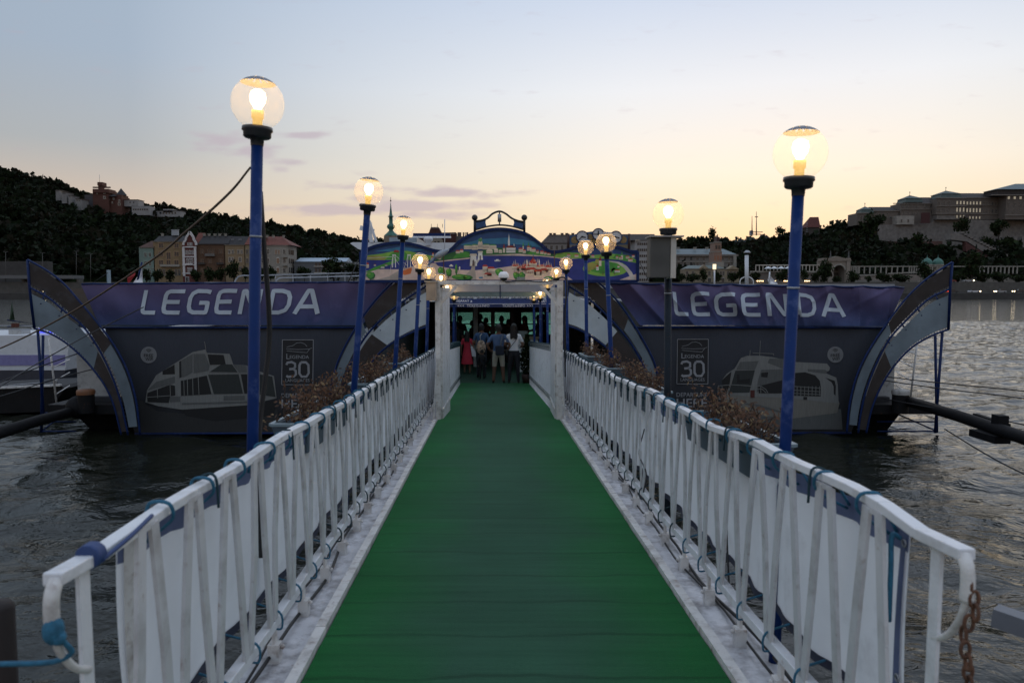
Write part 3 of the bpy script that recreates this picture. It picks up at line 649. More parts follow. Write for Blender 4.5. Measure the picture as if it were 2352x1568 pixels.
for i in range(1, len(xe)-1, 2):
    b = MB(); b.box((xe[i], YB-.05, zw0), (xe[i+1], YB-.04, zw1)); w_ = b.build('window', TEAL, pier)
    b = MB(); f_ = .05
    b.box((xe[i], YB-.14, zw1-f_), (xe[i+1], YB-.101, zw1)); b.box((xe[i], YB-.14, (zw0*.55+zw1*.45)-.02), (xe[i+1], YB-.101, zw0*.55+zw1*.45+.02)); b.build('frame', M('window_frame', (.05,.05,.055), .5), w_)
for x, w_ in ((535, .16), (745, .14), (985, .12), (1250, .1)):
    p = W(zs6(x, 0)[0], 760, 27.0); b = MB(); b.box((p.x-w_/2, 26.95, ZFL), (p.x+w_/2, 27.1, zc+.12)); b.build('column', PLASTER if x == 535 else BROWN, pier)
# front frame rails (blue) and the lower kick rail
for u0, u1 in ((310, 800), (1530, 1955)):
    b = MB(); b.tube([Q(u0, 996, .05), Q(u1, 994, .05)], .03, 8); b.tube([Q(u0-75, 752, .06), Q(u1+(40 if u0 < 900 else 85), 752, .06)], .03, 8); b.build('front_rail', BLUE, pier)
# blue railings at the two ends
for sg, u0, u1 in ((-1, 175, 95), (1, 2015, 2152)):
    b = MB()
    for v in (948, 968, 990): b.tube([Q(u0, v, -.1), Q(u1, v, -.1)], .022, 6)
    b.tube([Q(u1-sg*4, 770, -.1), Q(u1, 993, -.1)], .035, 8); b.tube([Q(u0, 930, -1.4), Q(u1, 990, -.1)], .02, 6); b.build('end_railing', BLUE, pier)
    b = MB(); x = 2090 if sg > 0 else 130
    b.tube([Q(x+sg*18, 775, -.9), Q(x, 925, -.9)], .025, 6)
    for k in range(4): b.tube([Q(x+sg*16-sg*k*5, 835+k*30-20, -.9), Q(x-sg*30, 815+k*30-20, -2.2)], .015, 6)
    b.build('ladder_rail', WHITE_OLD, pier)
    b = MB(); c = Q(198 if sg < 0 else 2068, 925, .3)
    b.lathe([(.001,.34), (.20,.34), (.22,.30), (.215,.22)], c, 18, 1); b.lathe([(.20,.22), (.2,-.25)], c, 18); b.build('bollard', [HULL, M('bollard_cap_pale', (.34,.33,.31), .6, dirt=.4) if sg > 0 else M('bollard_cap_rust', (.16,.06,.02), .6, dirt=.4)], pier)
    b = MB(); c2 = Q(190 if sg < 0 else 2080, 940, .2); b.box((c2.x-.9, c2.y, c2.z-.12), (c2.x+.9, c2.y+1.6, c2.z+.12)); b.build('bollard_platform', HULL, pier)
# entrance fascia: white soffit, glass strip, white brackets, two blue sign boards
SIGNB = M('sign_blue', (.016,.05,.20), .4, var=.12, dirt=.1, dirtc=(.05,.08,.2)); LET = M('sign_lettering', (.86,.88,.92), .5, var=.05, emit=(.8,.85,1,.06))
e6 = lambda x, y, Y: W(*zs6(x, y), Y)
b = MB(); a, c = e6(190, 340, 19.3), e6(1560, 212, 19.3); b.box((a.x, 19.3, a.z), (c.x, 19.42, c.z)); b.build('fascia', M('fascia_white', (.62,.66,.72), .5, var=.08), pier)
b = MB(); a, c = e6(190, 395, 19.9), e6(1560, 345, 19.9); b.box((a.x, 19.9, a.z), (c.x, 19.93, c.z)); b.build('glass_strip', M('glass_strip', (.16,.24,.24), .15, var=.15), pier)
b = MB(); a = e6(828, 250, 19.2); c = e6(832, 415, 19.2); b.box((a.x, 19.16, c.z), (c.x+.02, 19.20, a.z)); b.build('fascia_mullion', BLUE, pier)
for k in range(13):
    a, c = e6(355+k*72, 418, 20.3), e6(355+k*72+40, 398, 20.3); b = MB(); b.box((a.x, 20.1, a.z), (c.x, 20.12, c.z)); b.bar((a.x+.02, 20.1, a.z), (a.x+.02, 19.95, c.z), .03, .02); b.build('bracket', WHITE, pier)
sb = thing('entrance_sign', 'blue sign board lettered BEJÁRAT and EXIT above the entrance', 'sign', e6(800, 485, 20.6))
a, c = e6(40, 484, 20.6), e6(1640, 424, 20.6); b = MB(); b.box((a.x, 20.6, a.z), (c.x, 20.68, c.z)); b.build('board', SIGNB, sb)
def sign_text(body, x0, x1, y0, y1, Y, par, bold=.012):
    link('lettering', text_me(body, 'lettering', LET, lambda s, t: e6(x0+(x1-x0)*s, y1+(y0-y1)*t, Y), bold), par)
sign_text('BEJÁRAT', 295, 455, 432, 472, 20.59, sb); sign_text('EXIT', 1335, 1410, 434, 468, 20.59, sb)
b = MB()
b.poly([e6(468, 472, 20.59), e6(495, 458, 20.59), e6(474, 440, 20.59), e6(476, 456, 20.59)]); b.poly([e6(1302, 440, 20.59), e6(1322, 440, 20.59), e6(1310, 466, 20.59)]); b.build('arrow', LET, sb)
b = MB(); a, c = e6(40, 490, 20.55), e6(1640, 484.5, 20.55); b.box((a.x, 20.55, a.z), (c.x, 20.7, c.z)); b.build('trim', WHITE, sb)
sb2 = thing('ticket_sign', 'blue sign board lettered TICKETS & INFO twice with arrows', 'sign', e6(800, 528, 20.8))
a, c = e6(40, 530, 20.8), e6(1640, 490.5, 20.8); b = MB(); b.box((a.x, 20.8, a.z), (c.x, 20.9, c.z)); b.build('board', SIGNB, sb2)
sign_text('TICKETS', 426, 570, 494, 525, 20.79, sb2); sign_text('&', 580, 604, 496, 525, 20.79, sb2, 0); sign_text('INFO', 612, 703, 494, 525, 20.79, sb2)
sign_text('TICKETS', 862, 1008, 494, 525, 20.79, sb2); sign_text('&', 1018, 1042, 496, 525, 20.79, sb2, 0); sign_text('INFO', 1050, 1140, 494, 525, 20.79, sb2)
b = MB()
for k in range(3):
    x = 1160+k*30; b.poly([e6(x, 497, 20.79), e6(x+28, 510, 20.79), e6(x, 524, 20.79), e6(x+9, 510, 20.79)])
    x = 395-k*30; b.poly([e6(x, 497, 20.79), e6(x-28, 510, 20.79), e6(x, 524, 20.79), e6(x-9, 510, 20.79)])
b.build('arrow', LET, sb2)
for x in (280, 1340, 1600):
    p = e6(x, 600, 21.3); b = MB(); b.box((p.x-.04, 21.26, ZFL), (p.x+.04, 21.34, zc+.13)); b.build('front_column', BLUE, pier)

# ---------------------------------------------------------------- banners with LEGENDA
def banner_mat(name):
    m = fabric(name, (.16,.15,.34), .12, .12, 2.2); n, l = m.node_tree.nodes, m.node_tree.links
    mx = [k for k in n if k.type == 'MIX'][0]; t = n.new('ShaderNodeTexCoord'); s = n.new('ShaderNodeSeparateXYZ'); l.new(t.outputs['Object'], s.inputs[0])
    r = n.new('ShaderNodeMapRange'); l.new(s.outputs[2], r.inputs[0]); r.inputs[1].default_value = W(0, 748, YF).z; r.inputs[2].default_value = W(0, 655, YF).z
    cr = n.new('ShaderNodeValToRGB'); l.new(r.outputs[0], cr.inputs[0]); e = cr.color_ramp.elements; e[0].color = (.044,.070,.175,1); e[1].color = (.105,.080,.165,1); e.new(.45).color = (.070,.068,.165,1)
    l.new(cr.outputs[0], mx.inputs[6]); return m
BANM = banner_mat('banner_print'); LEGM = fabric('banner_letter_white', (.52,.59,.66), .12, .06)
GLY = {'L': (.60, [[(0,1),(0,.22),(.03,.10),(.12,.06),(.56,.06)]]),
       'E': (.72, [[(.72,.94),(.16,.94),(.04,.88),(0,.76),(0,.24),(.04,.10),(.16,.06),(.66,.06)], [(0,.5),(.58,.5)]]),
       'G': (.80, [[(.80,.90),(.62,.94),(.26,.94),(.08,.84),(0,.66),(0,.32),(.06,.14),(.22,.06),(.72,.06),(.74,.20),(.74,.46),(.40,.46)]]),
       'N': (.70, [[(0,0),(0,.94),(.10,.94),(.58,.08),(.68,.08),(.68,1)]]),
       'D': (.72, [[(0,.06),(0,.94),(.36,.94),(.60,.86),(.70,.66),(.70,.36),(.60,.15),(.36,.06),(0,.06)]]),
       'A': (.84, [[(0,0),(.36,.94),(.48,.94),(.84,0)], [(.14,.30),(.70,.30)]])}
def stroke(pl, w, f, mb, mi=0, step=.06, nw=1):
    "ribbon of width w along a 2-D polyline, mapped to 3-D by f"
    P = []
    for a, c in zip(pl[:-1], pl[1:]):
        n = max(1, int(math.dist(a, c)/step)); P += [(a[0]+(c[0]-a[0])*i/n, a[1]+(c[1]-a[1])*i/n) for i in range(n)]
    P.append(pl[-1]); rows_ = [[] for _ in range(nw+1)]
    for i, p in enumerate(P):
        a, c = P[max(0, i-1)], P[min(len(P)-1, i+1)]; tx, ty = c[0]-a[0], c[1]-a[1]; ln = math.hypot(tx, ty) or 1
        
        for k in range(nw+1): q = w*(.5-k/nw); rows_[k].append(f(p[0]-ty/ln*q, p[1]+tx/ln*q))
    n = len(P); mb.add(sum(rows_, []), [(k*n+i, k*n+i+1, k*n+n+i+1, k*n+n+i) for k in range(nw) for i in range(n-1)], mi, True)
def banner(corners, letters, seed, amp, label):
    (a0, a1), (b0, b1), (c0, c1), (d0, d1) = corners          # tl tr br bl in px
    t = thing('banner', label, 'banner', Q(c0, c1), 'purple banners on the pier front')
    rr = random.Random(seed); ph = [rr.uniform(0, 6) for _ in range(8)]
    def f(u, v, off=0.):
        "u left to right, v bottom to top"
        tx, ty = a0+(b0-a0)*u, a1+(b1-a1)*u; bx_, by_ = d0+(c0-d0)*u, d1+(c1-d1)*u
        k = 9 if amp > .5 else 5
        dsp = amp*(.05*math.sin(u*k*6.3+ph[0]+1.6*v) * (.5+.5*v) + .03*math.sin(u*23+ph[1]+v*5) + .035*abs(math.sin(u*k*3.14+v*1.2+ph[2])) + .02*math.sin(v*7+u*11+ph[3]))
        if amp > 1: dsp += .10*(1-abs(math.sin(u*k*3.14+v*1.3+ph[4])))**2.5 + .06*(1-abs(math.sin(u*17-v*3.5+ph[5])))**3*v
        sag = -amp*.04*abs(math.sin(u*k*3.14+ph[2]))*v
        p = Q(bx_+(tx-bx_)*v, by_+(ty-by_)*v, .10+dsp+off); p.z += sag*.5; return p
    b = MB(); b.grid(f, 240, 22); b.build('cloth', BANM, t)
    x0, x1, y0, y1 = letters[:4]; sl = letters[4]
    for ch, l0, l1 in letters[5]:
        w_, strokes = GLY[ch]; lt = MB()
        def mp(x, y):
            px = l0+(l1-l0)*(x/w_)+sl*(y1-y0)*(y-.5); py = y1+(y0-y1)*y
            vb = (d1 - py)/(d1-a1); xb = d0+(a0-d0)*vb; xe_ = c0+(b0-c0)*vb
            return f((px-xb)/(xe_-xb), vb, .022)
        asp = (l1-l0)/w_/(y1-y0)
        for s_ in strokes: stroke(s_, .165, mp, lt, step=.03, nw=5)
        lt.build('letter', LEGM, t)
    b = MB(); b.tube([f(u, 1.0, .02)+Vector((0,.03,.015)) for u in np.linspace(0, 1, 30)], .025, 6); b.build('top_rail', BLUE, t)
zA = zz(0, 380, 2.063)
def zx(x): return zA(x, 0)[0]
banner([(186,653), (905,648), (832,747), (228,746)], (0, 0, zA(0,712)[1], zA(0,835)[1], .20,
       [('L', zx(742), zx(815)), ('E', zx(850), zx(945)), ('G', zx(978), zx(1080)), ('E', zx(1122), zx(1212)), ('N', zx(1248), zx(1338)), ('D', zx(1400), zx(1495)), ('A', zx(1530), zx(1650))]),
       3, .6, 'left purple banner with the white word LEGENDA')
zB = zz(1660, 420, 2.1778)
zy = lambda x: zB(x, 0)[0]
banner([(1400,650), (2078,660), (2038,749), (1470,747)], (0, 0, zB(0,668)[1], zB(0,800)[1], -.10,
       [('L', zy(62), zy(132)), ('E', zy(158), zy(252)), ('G', zy(285), zy(392)), ('E', zy(432), zy(528)), ('N', zy(570), zy(668)), ('D', zy(735), zy(820)), ('A', zy(862), zy(975))]),
       9, 1.7, 'right creased purple banner with the white word LEGENDA')

# ---------------------------------------------------------------- printed mesh screens with a boat each
def mesh_print(name, lo, hi):
    m = M(name, lo, .75, var=.14, scale=9, stretch=(6, 1, .5), bump=.1, bscale=14); n, l = m.node_tree.nodes, m.node_tree.links
    mx = [k for k in n if k.type == 'MIX'][0]; t = n.new('ShaderNodeTexCoord'); s = n.new('ShaderNodeSeparateXYZ'); l.new(t.outputs['Object'], s.inputs[0])
    r = n.new('ShaderNodeMapRange'); l.new(s.outputs[2], r.inputs[0]); r.inputs[1].default_value = W(0, 960, YF).z; r.inputs[2].default_value = W(0, 760, YF).z
    cr = n.new('ShaderNodeValToRGB'); l.new(r.outputs[0], cr.inputs[0]); cr.color_ramp.elements[0].color = (*lo, 1); cr.color_ramp.elements[1].color = (*hi, 1); l.new(cr.outputs[0], mx.inputs[6]); return m
MESHP = mesh_print('mesh_print', (.010,.0105,.0125), (.038,.045,.062))
PR = {k: M('print_'+k, c, .75, var=.16, scale=7, stretch=(5,1,.6)) for k, c in ((k_, tuple(x*(.80 if k_ in ('light','hull','line','disc','mid') else .42) for x in c_)) for k_, c_ in dict(hull=(.20,.19,.165), light=(.21,.215,.205), mid=(.11,.115,.112), dark=(.018,.018,.019), glass=(.05,.06,.058), sea=(.055,.055,.055), red=(.16,.03,.02), line=(.32,.33,.35), box=(.030,.031,.036), disc=(.20,.21,.22)).items())}
def polyprint(par, zf, items):
    "items: (material key, layer, [(x, y)...]) as thin printed shapes lying on the screen"
    for k, ly, pts in items:
        b = MB(); b.poly([Q(*zf(x, y), .012+.003*ly) for x, y in pts]); b.build('printed_shape', PR[k], par)
def lineprint(par, zf, lines, w, ly, k='line'):
    for pl in lines: b = MB(); stroke(pl, w, lambda x, y: Q(*zf(x, y), .012+.003*ly), b, step=40); b.build('printed_line', PR[k], par)
def screen_common(t, zf, bx, dc, fw):
    x0, y0, x1, y1 = bx
    polyprint(t, zf, [('box', 1, [(x0,y0),(x1,y0),(x1-6,y1),(x0-8,y1)])])
    lineprint(t, zf, [[(x0,y0),(x1,y0)], [(x1,y0),(x1-6,y1)], [(x1-6,y1),(x0-8,y1)], [(x0-8,y1),(x0,y0)]], 7, 2)
    w, h = x1-x0, y1-y0; X = lambda a: x0+w*a; Yy = lambda a: y0+h*a
    lineprint(t, zf, [[(X(.14),Yy(.16)),(X(.34),Yy(.13)),(X(.46),Yy(.07)),(X(.6),Yy(.06)),(X(.72),Yy(.09)),(X(.80),Yy(.15))], [(X(.13),Yy(.20)),(X(.5),Yy(.215)),(X(.86),Yy(.205)),(X(.96),Yy(.18))], [(X(.14),Yy(.245)),(X(.5),Yy(.27)),(X(.80),Yy(.285)),(X(.84),Yy(.24)),(X(.88),Yy(.205))]], 4.5, 2)
    def tx(s_, a0, a1, b0, b1, bold):
        link('lettering', text_me(s_, 'lettering', PR['line'], lambda s, u: Q(*zf(X(a0+(a1-a0)*s), Yy(b1+(b0-b1)*u)), .021), bold), t)
    tx('L', .13, .24, .31, .43, 0); tx('EGENDA', .24, .86, .345, .42, 0)
    tx('LANGUAGES', .10, .88, .87, .94, .0)
    lineprint(t, zf, [[(X(.13),Yy(.56)),(X(.16),Yy(.51)),(X(.30),Yy(.495)),(X(.41),Yy(.53)),(X(.41),Yy(.61)),(X(.36),Yy(.645)),(X(.22),Yy(.655))], [(X(.36),Yy(.65)),(X(.43),Yy(.69)),(X(.44),Yy(.77)),(X(.38),Yy(.815)),(X(.18),Yy(.825)),(X(.13),Yy(.80))],
                      [(X(.60),Yy(.50)),(X(.76),Yy(.50)),(X(.84),Yy(.56)),(X(.85),Yy(.74)),(X(.78),Yy(.82)),(X(.62),Yy(.82)),(X(.55),Yy(.75)),(X(.55),Yy(.57)),(X(.60),Yy(.50))]], w*.075, 3)
    tx('DEPARTURE', -.03, .96, 1.195, 1.29, .004); tx('HERE', -.03, .96, 1.33, 1.52, .012)
    cx_, cy_, r_ = dc
    polyprint(t, zf, [('disc', 1, [(cx_+r_*math.cos(a), cy_+r_*1.02*math.sin(a)) for a in np.linspace(0, 2*math.pi, 29)[:-1]])])
    def tw(s_, a0, a1, b0, b1, tilt):
        def pl(s, u):
            x, y = a0+(a1-a0)*s, b1+(b0-b1)*u; return Q(*zf(cx_+x*r_+y*r_*tilt*0, cy_+y*r_-x*r_*tilt), .021)
        link('lettering', text_me(s_, 'lettering', PR['box'], pl, .01), t)
    tw('FREE', -.58, .58, -.12, .26, fw); tw('WiFi', -.40, .55, .32, .72, fw)
    lineprint(t, zf, [[(cx_+k*r_*math.cos(a), cy_-r_*.25+k*r_*math.sin(a)) for a in np.linspace(math.pi*1.25, math.pi*1.75, 6)] for k in (.15,.3,.45)], r_*.07, 3, 'box')
b = MB()
sl = thing('printed_screen', 'left grey mesh screen printed with a glass fronted boat', 'screen', Q(550, 990), 'printed mesh screens on the pier front')
b.grid(lambda u, v: Q(240+(310-240)*(1-v)+(835-240-(75)*(1-v)-(70)*(1-v))*u, 997-247*v, .0+.015*math.sin(u*40)), 60, 6); b.build('cloth', MESHP, sl)
zl = zz(340, 840, 4.523)
polyprint(sl, zl, [('sea', 1, [(40,720),(105,740),(105,770),(250,850),(560,880),(900,870),(1250,850),(1600,830),(1650,1090),(60,1100)]), ('dark', 2, [(520,810),(1260,780),(1580,720),(1560,900),(900,960),(560,900)]),
  ('light', 3, [(105,745),(125,610),(230,440),(640,180),(790,150),(800,190),(1060,200),(1100,320),(1250,330),(1400,400),(1560,450),(1590,700),(1260,780),(520,830),(250,790)]),
  ('dark', 4, [(300,435),(300,395),(435,320),(440,430)]), ('dark', 4, [(488,290),(510,275),(515,465),(490,475)]), ('mid', 4, [(510,275),(640,200),(640,410),(545,465),(515,465)]), ('mid', 5, [(650,200),(780,200),(830,330),(820,390),(650,420)]),
  ('dark', 5, [(808,205),(990,212),(1015,318),(835,325)]), ('glass', 5, [(830,405),(960,320),(1085,318),(1150,410)]), ('mid', 5, [(1095,320),(1250,335),(1255,415),(1165,410)]),
  ('mid', 4, [(125,615),(230,515),(440,455),(440,530),(300,570)]), ('dark', 5, [(125,690),(130,640),(240,600),(385,548),(440,560),(445,670),(385,680),(370,755),(130,745)]),
  ('dark', 5, [(505,505),(800,445),(855,655),(510,675)]), ('glass', 5, [(815,435),(1160,430),(1210,650),(880,655)]), ('dark', 5, [(1185,430),(1258,430),(1258,650),(1225,650)]), ('glass', 5, [(1400,430),(1540,455),(1580,690),(1400,660)]),
  ('mid', 5, [(520,755),(1258,735),(1258,755),(520,775)]), ('mid', 6, [(990,675),(1230,672),(1230,720),(990,722)]), ('mid', 5, [(380,685),(500,680),(500,740),(380,745)]), ('sea', 4, [(780,1040),(870,1010),(960,985),(1040,1080),(800,1080)])])
lineprint(sl, zl, [[(540,500),(545,670)], [(580,490),(585,670)], [(640,475),(645,665)], [(703,462),(712,660)], [(240,600),(245,700)], [(385,550),(390,680)], [(125,690),(385,672)], [(775,60),(790,150)], [(820,410),(1260,415)]], 7, 6, 'light')
screen_common(sl, zl, (1655, 42, 2005, 548), (143, 212, 92), 0.0)
b = MB()
sr = thing('printed_screen', 'right grey mesh screen printed with a curved white boat', 'screen', Q(1750, 990), 'printed mesh screens on the pier front')
b.grid(lambda u, v: Q(1465+60*(1-v)+(2045-1465-60*(1-v)-90*(1-v))*u, 994-246*v, .0+.015*math.sin(u*43)), 60, 6); b.build('cloth', MESHP, sr)
zr_ = zz(1680, 840, 5.113)
polyprint(sr, zr_, [('mid', 1, [(1030,1000),(2160,930),(2180,1190),(1180,1190),(1040,1080)]), ('hull', 2, [(560,790),(700,740),(1000,740),(1560,760),(2120,800),(2140,860),(2110,980),(1560,1050),(1040,1010),(900,940),(730,860)]),
  ('light', 3, [(640,560),(700,480),(820,400),(880,280),(960,250),(1140,250),(1290,270),(1580,330),(1980,350),(2020,400),(2010,440),(1960,470),(2100,530),(2120,620),(2130,860),(1560,800),(1000,770),(700,745),(720,700),(690,600)]),
  ('mid', 4, [(870,330),(1110,315),(1060,430),(820,430)]), ('glass', 4, [(810,440),(1060,435),(990,720),(725,725)]), ('dark', 5, [(830,490),(860,490),(865,560),(1000,540),(990,600),(830,600)]), ('dark', 4, [(640,560),(760,450),(720,720),(650,720)]),
  ('mid', 4, [(1220,340),(1250,285),(1450,290),(1450,430)]), ('mid', 4, [(1140,430),(1430,420),(1430,560),(1250,620),(1080,720),(1100,560)]), ('dark', 5, [(1140,470),(1230,460),(1220,530),(1140,520)]), ('dark', 5, [(1100,640),(1420,560),(1420,730),(1110,730)]),
  ('dark', 4, [(1570,470),(1700,460),(1830,500),(1890,570),(1905,660),(1900,770),(1560,760)]), ('mid', 4, [(1730,420),(1960,430),(1990,450),(1960,480),(1740,450)]), ('dark', 4, [(1960,530),(2080,570),(2095,640),(2090,760),(2070,740),(2065,640),(2040,590)]),
  ('red', 6, [(1002,690),(1058,690),(1055,785),(1004,785)]), ('dark', 6, [(1680,775),(1728,775),(1728,812),(1680,812)]), ('mid', 3, [(880,850),(1100,870),(1400,960),(1400,980),(1050,900)])])
lineprint(sr, zr_, [[(700,750),(790,440),(870,300)], [(590,635),(760,620),(1000,635),(1140,640),(1200,680),(1230,730)], [(590,640),(585,740)], [(640,630),(640,735)], [(1135,640),(1135,730)], [(1040,670),(1150,675),(1205,725)], [(1130,60),(1120,250)], [(1000,180),(995,250)], [(1030,215),(1300,225),(1300,245)], [(1560,640),(1900,665)], [(1560,690),(1900,710)], [(1560,730),(1900,745)]]
          + [[(1600+k*48, 640), (1598+k*48, 760)] for k in range(7)], 8, 6, 'light')
screen_common(sr, zr_, (70, 40, 465, 610), (2088, 236, 102), .12)

# ---------------------------------------------------------------- curved fins
PALE = fabric('fin_pale_sheet', (.44,.51,.55), .35, .18, 2); PALE2 = fabric('fin_grey_sheet', (.17,.215,.25), .25, .3, 1.5); DKSH = M('fin_dark_sheet', (.028,.022,.021), .6, var=.3, scale=3, dirt=.2, dirtc=(.06,.06,.07))
def fin(zf, P1, P2, P3, y_off, tipx, post, label, dark_to=.45, pale_from=.0, lower_split=.5, pm=None):
    t = thing('arched_fin', label, 'fin', Q(*zf(*P1[-1])), 'arched fins on the pier front')
    yo = y_off
    A = [Q(*zf(x, y), .55+yo*.3) for x, y in P1]; B = [Q(*zf(x, y), .50+yo) for x, y in P2]; C = [Q(*zf(x, y), .45+yo*1.2) for x, y in P3]
    A, B, C = (bez(k, 6) for k in (A, B, C))
    def res(L, n=48):
        d = [0]
        for p, q in zip(L[:-1], L[1:]): d.append(d[-1]+(q-p).length)
        out = []
        for i in range(n+1):
            s = d[-1]*i/n; j = max(1, next((k for k in range(len(d)) if d[k] >= s-1e-9), len(d)-1)); u = (s-d[j-1])/max(1e-9, d[j]-d[j-1]); out.append(L[j-1].lerp(L[j], u))
        return out
    A, B, C = res(A), res(B), res(C); N = len(A)
    for L in (A, B, C):
        b = MB(); b.tube(L, .026, 8); b.build('frame_pipe', BLUE, t)
    def sheet(L0, L1, a, c, m, n0=.1, n1=.9, nm='sheet'):
        i0, i1 = int(a*(N-1)), int(c*(N-1)); b = MB(); vs = []
        for i in range(i0, i1+1): vs += [L0[i].lerp(L1[i], n0), L0[i].lerp(L1[i], n1)]
        b.add(vs, [(2*i, 2*i+1, 2*i+3, 2*i+2) for i in range(i1-i0)], 0, True); b.build(nm, m, t)
    sheet(A, B, 0.01, dark_to, DKSH, .10, .88, 'dark_sheet'); sheet(A, B, dark_to+.005, .97, PALE2, .16, .82, 'pale_sheet')  # dark and pale pieces paint in light passing through overlapping mesh
    sheet(B, C, .02, lower_split, pm or PALE2, .14, .94, 'pale_sheet'); sheet(B, C, lower_split+.005, .98, DKSH, .14, .92, 'dark_sheet')
    for i in range(3, N//2, 6): b = MB(); b.tube([B[i]+Vector((0,.2,0)), B[i].lerp(C[i], .3)], .02, 6); b.build('strut', BLUE, t)
    b = MB(); b.tube([A[0], B[0], C[0]], .035, 8); b.build('tip_pipe', BLUE, t)
    lc = MB()
    for i in range(1, N-1):
        for L0, L1, k in ((A, B, .84), (B, C, .93)):
            p = L0[i].lerp(L1[i], k); q = L0[i].lerp(L1[i], 1.0); lc.tube([p, q], .009, 4)
    tag(lc.build('lacing', BLACK, t), kind='stuff')
    if post:
        b = MB(); b.tube([Q(*zf(*post[0]), .3), Q(*zf(*post[1]), .3)], .035, 8); b.build('post', BLUE, t)
zr4 = zz(2080, 640, 3.135)
fin(zr4, [(942,48),(760,165),(600,310),(450,500),(300,720),(200,920),(140,1150),(115,1385)], [(925,258),(760,335),(600,485),(450,650),(345,850),(265,1060),(222,1250),(205,1385)], [(912,575),(780,625),(620,720),(480,870),(380,1030),(310,1200),(268,1385)], 0, 0, ((865,585),(808,1385)), 'rightmost arched fin with dark and pale sheets over the water', .42)
zl1 = zz(60, 640, 3.267)
fin(zl1, [(30,30),(190,120),(330,230),(470,390),(620,570),(750,750),(850,950),(915,1180),(948,1460)], [(45,255),(200,340),(330,450),(470,560),(600,740),(710,960),(790,1190),(850,1460)], [(85,590),(230,640),(370,730),(500,850),(600,970),(670,1075),(735,1220),(795,1460)], 0, 0, ((112,600),(160,1310)), 'leftmost arched fin with dark and pale sheets', .55)
zr3 = zz(1380, 640, 3.409)
fin(zr3, [(150,-20),(190,55),(330,170),(470,290),(580,410),(690,570),(790,740),(870,900),(915,1080)], [(140,255),(290,350),(400,440),(520,560),(640,700),(720,820),(800,980),(850,1110)], [(95,588),(200,615),(310,670),(440,760),(540,850),(620,950),(690,1080)], 0, 0, None, 'arched fin between the entrance and the right banner', .55, pm=PALE)
zl2 = zz(780, 640, 3.409)
fin(zl2, [(985,-20),(860,85),(700,210),(570,340),(450,490),(360,630),(270,790),(200,960),(150,1200)], [(985,250),(850,335),(700,445),(560,570),(440,710),(340,890),(270,1060),(215,1220)], [(985,598),(850,650),(700,730),(560,840),(490,940),(430,1060)], 0, 0, None, 'arched fin between the left banner and the entrance', .52, pm=PALE)

# ---------------------------------------------------------------- mooring gear
ARM = M('arm_black', (.008,.008,.009), .7, var=.3, spec=.15)
t = thing('mooring_boom', 'thick black mooring boom running from pier to shore on the right', 'boom', W(2080, 925, 18.6))
b = MB(); b.tube([W(2075, 918, 18.9), W(2200, 955, 16.2), W(2360, 1008, 13.2), W(2700, 1125, 9.2)], .125, 14); b.build('pipe', ARM, t)
b = MB(); b.bar(W(2240, 955, 15.6), W(2315, 980, 14.2), .10, .12); b.build('clamp', ARM, t)
b = MB(); b.box(W(2296, 985, 14.35)+Vector((-.1,-.12,-.05)), W(2296, 985, 14.35)+Vector((.1,.12,.28))); b.build('lug', ARM, t, .01)
b = MB(); b.box(W(2230, 985, 15)-Vector((.1,.1,.12)), W(2330, 1005, 14)+Vector((0,.1,.0))); b.build('bracket', ARM, t)
t = thing('mooring_boom', 'black mooring boom on the left below the leftmost fin', 'boom', W(150, 950, 18.8))
b = MB(); b.tube([W(185, 940, 19.2), W(90, 965, 17), W(-20, 1000, 14.5), W(-400, 1110, 10)], .125, 14); b.build('pipe', ARM, t)
b = MB(); b.ball(W(180, 935, 18.8), .3, 12, 8); b.build('pivot', ARM, t)
CABLE = M('wire_rope', (.02,.02,.022), .6)
for pts, lab in (([(2010,862,19.5),(2150,878,18),(2352,898,15.5),(2600,930,12)], 'upper thin mooring line over the water on the right'), ([(2020,872,19.4),(2160,892,17.5),(2352,915,15),(2600,960,12)], 'middle thin mooring line over the water on the right'),
                 ([(2030,915,19),(2150,938,17),(2352,975,14.2),(2600,1030,11)], 'mooring line just above the right black boom'), ([(2170,985,16.5),(2260,1040,14),(2352,1088,12.4),(2600,1200,9.5)], 'mooring line dipping below the right black boom'),
                 ([(235,842,19),(120,872,18),(0,910,16),(-200,960,13)], 'mooring line from the leftmost fin down to the left'), ([(215,800,19.1),(110,835,18),(-60,900,15),(-200,950,13)], 'second mooring line from the leftmost fin down to the left'), ([(330,705,18.2),(200,770,17.4),(60,850,15.5),(-80,940,13)], 'thin line crossing the leftmost fin')):
    b = MB(); b.tube(bez([W(*p) for p in pts], 8), .014, 6); tag(b.build('mooring_line', CABLE), lab, 'rope', 'mooring lines')
b = MB(); b.bar(W(2285, 1412, 2.75), W(2480, 1480, 2.55), .07, .07); b.box(W(2480, 1480, 2.55)-Vector((.05,.05,2.6)), W(2480, 1480, 2.55)+Vector((.05,.05,.06)))
tag(b.build('steel_beam', M('grey_beam', (.13,.14,.16), .5, var=.15)), 'short grey steel beam at the right edge beside the handrail end', 'beam')
b = MB(); p = W(-8, 1380, 2.1); b.lathe([(.001,.0), (.035,-.005), (.045,-.02), (.045,-1.2)], p, 14); tag(b.build('iron_post', M('dark_rust', (.012,.006,.005), .7, var=.4)), 'dark rusty iron post at the bottom left corner', 'post')
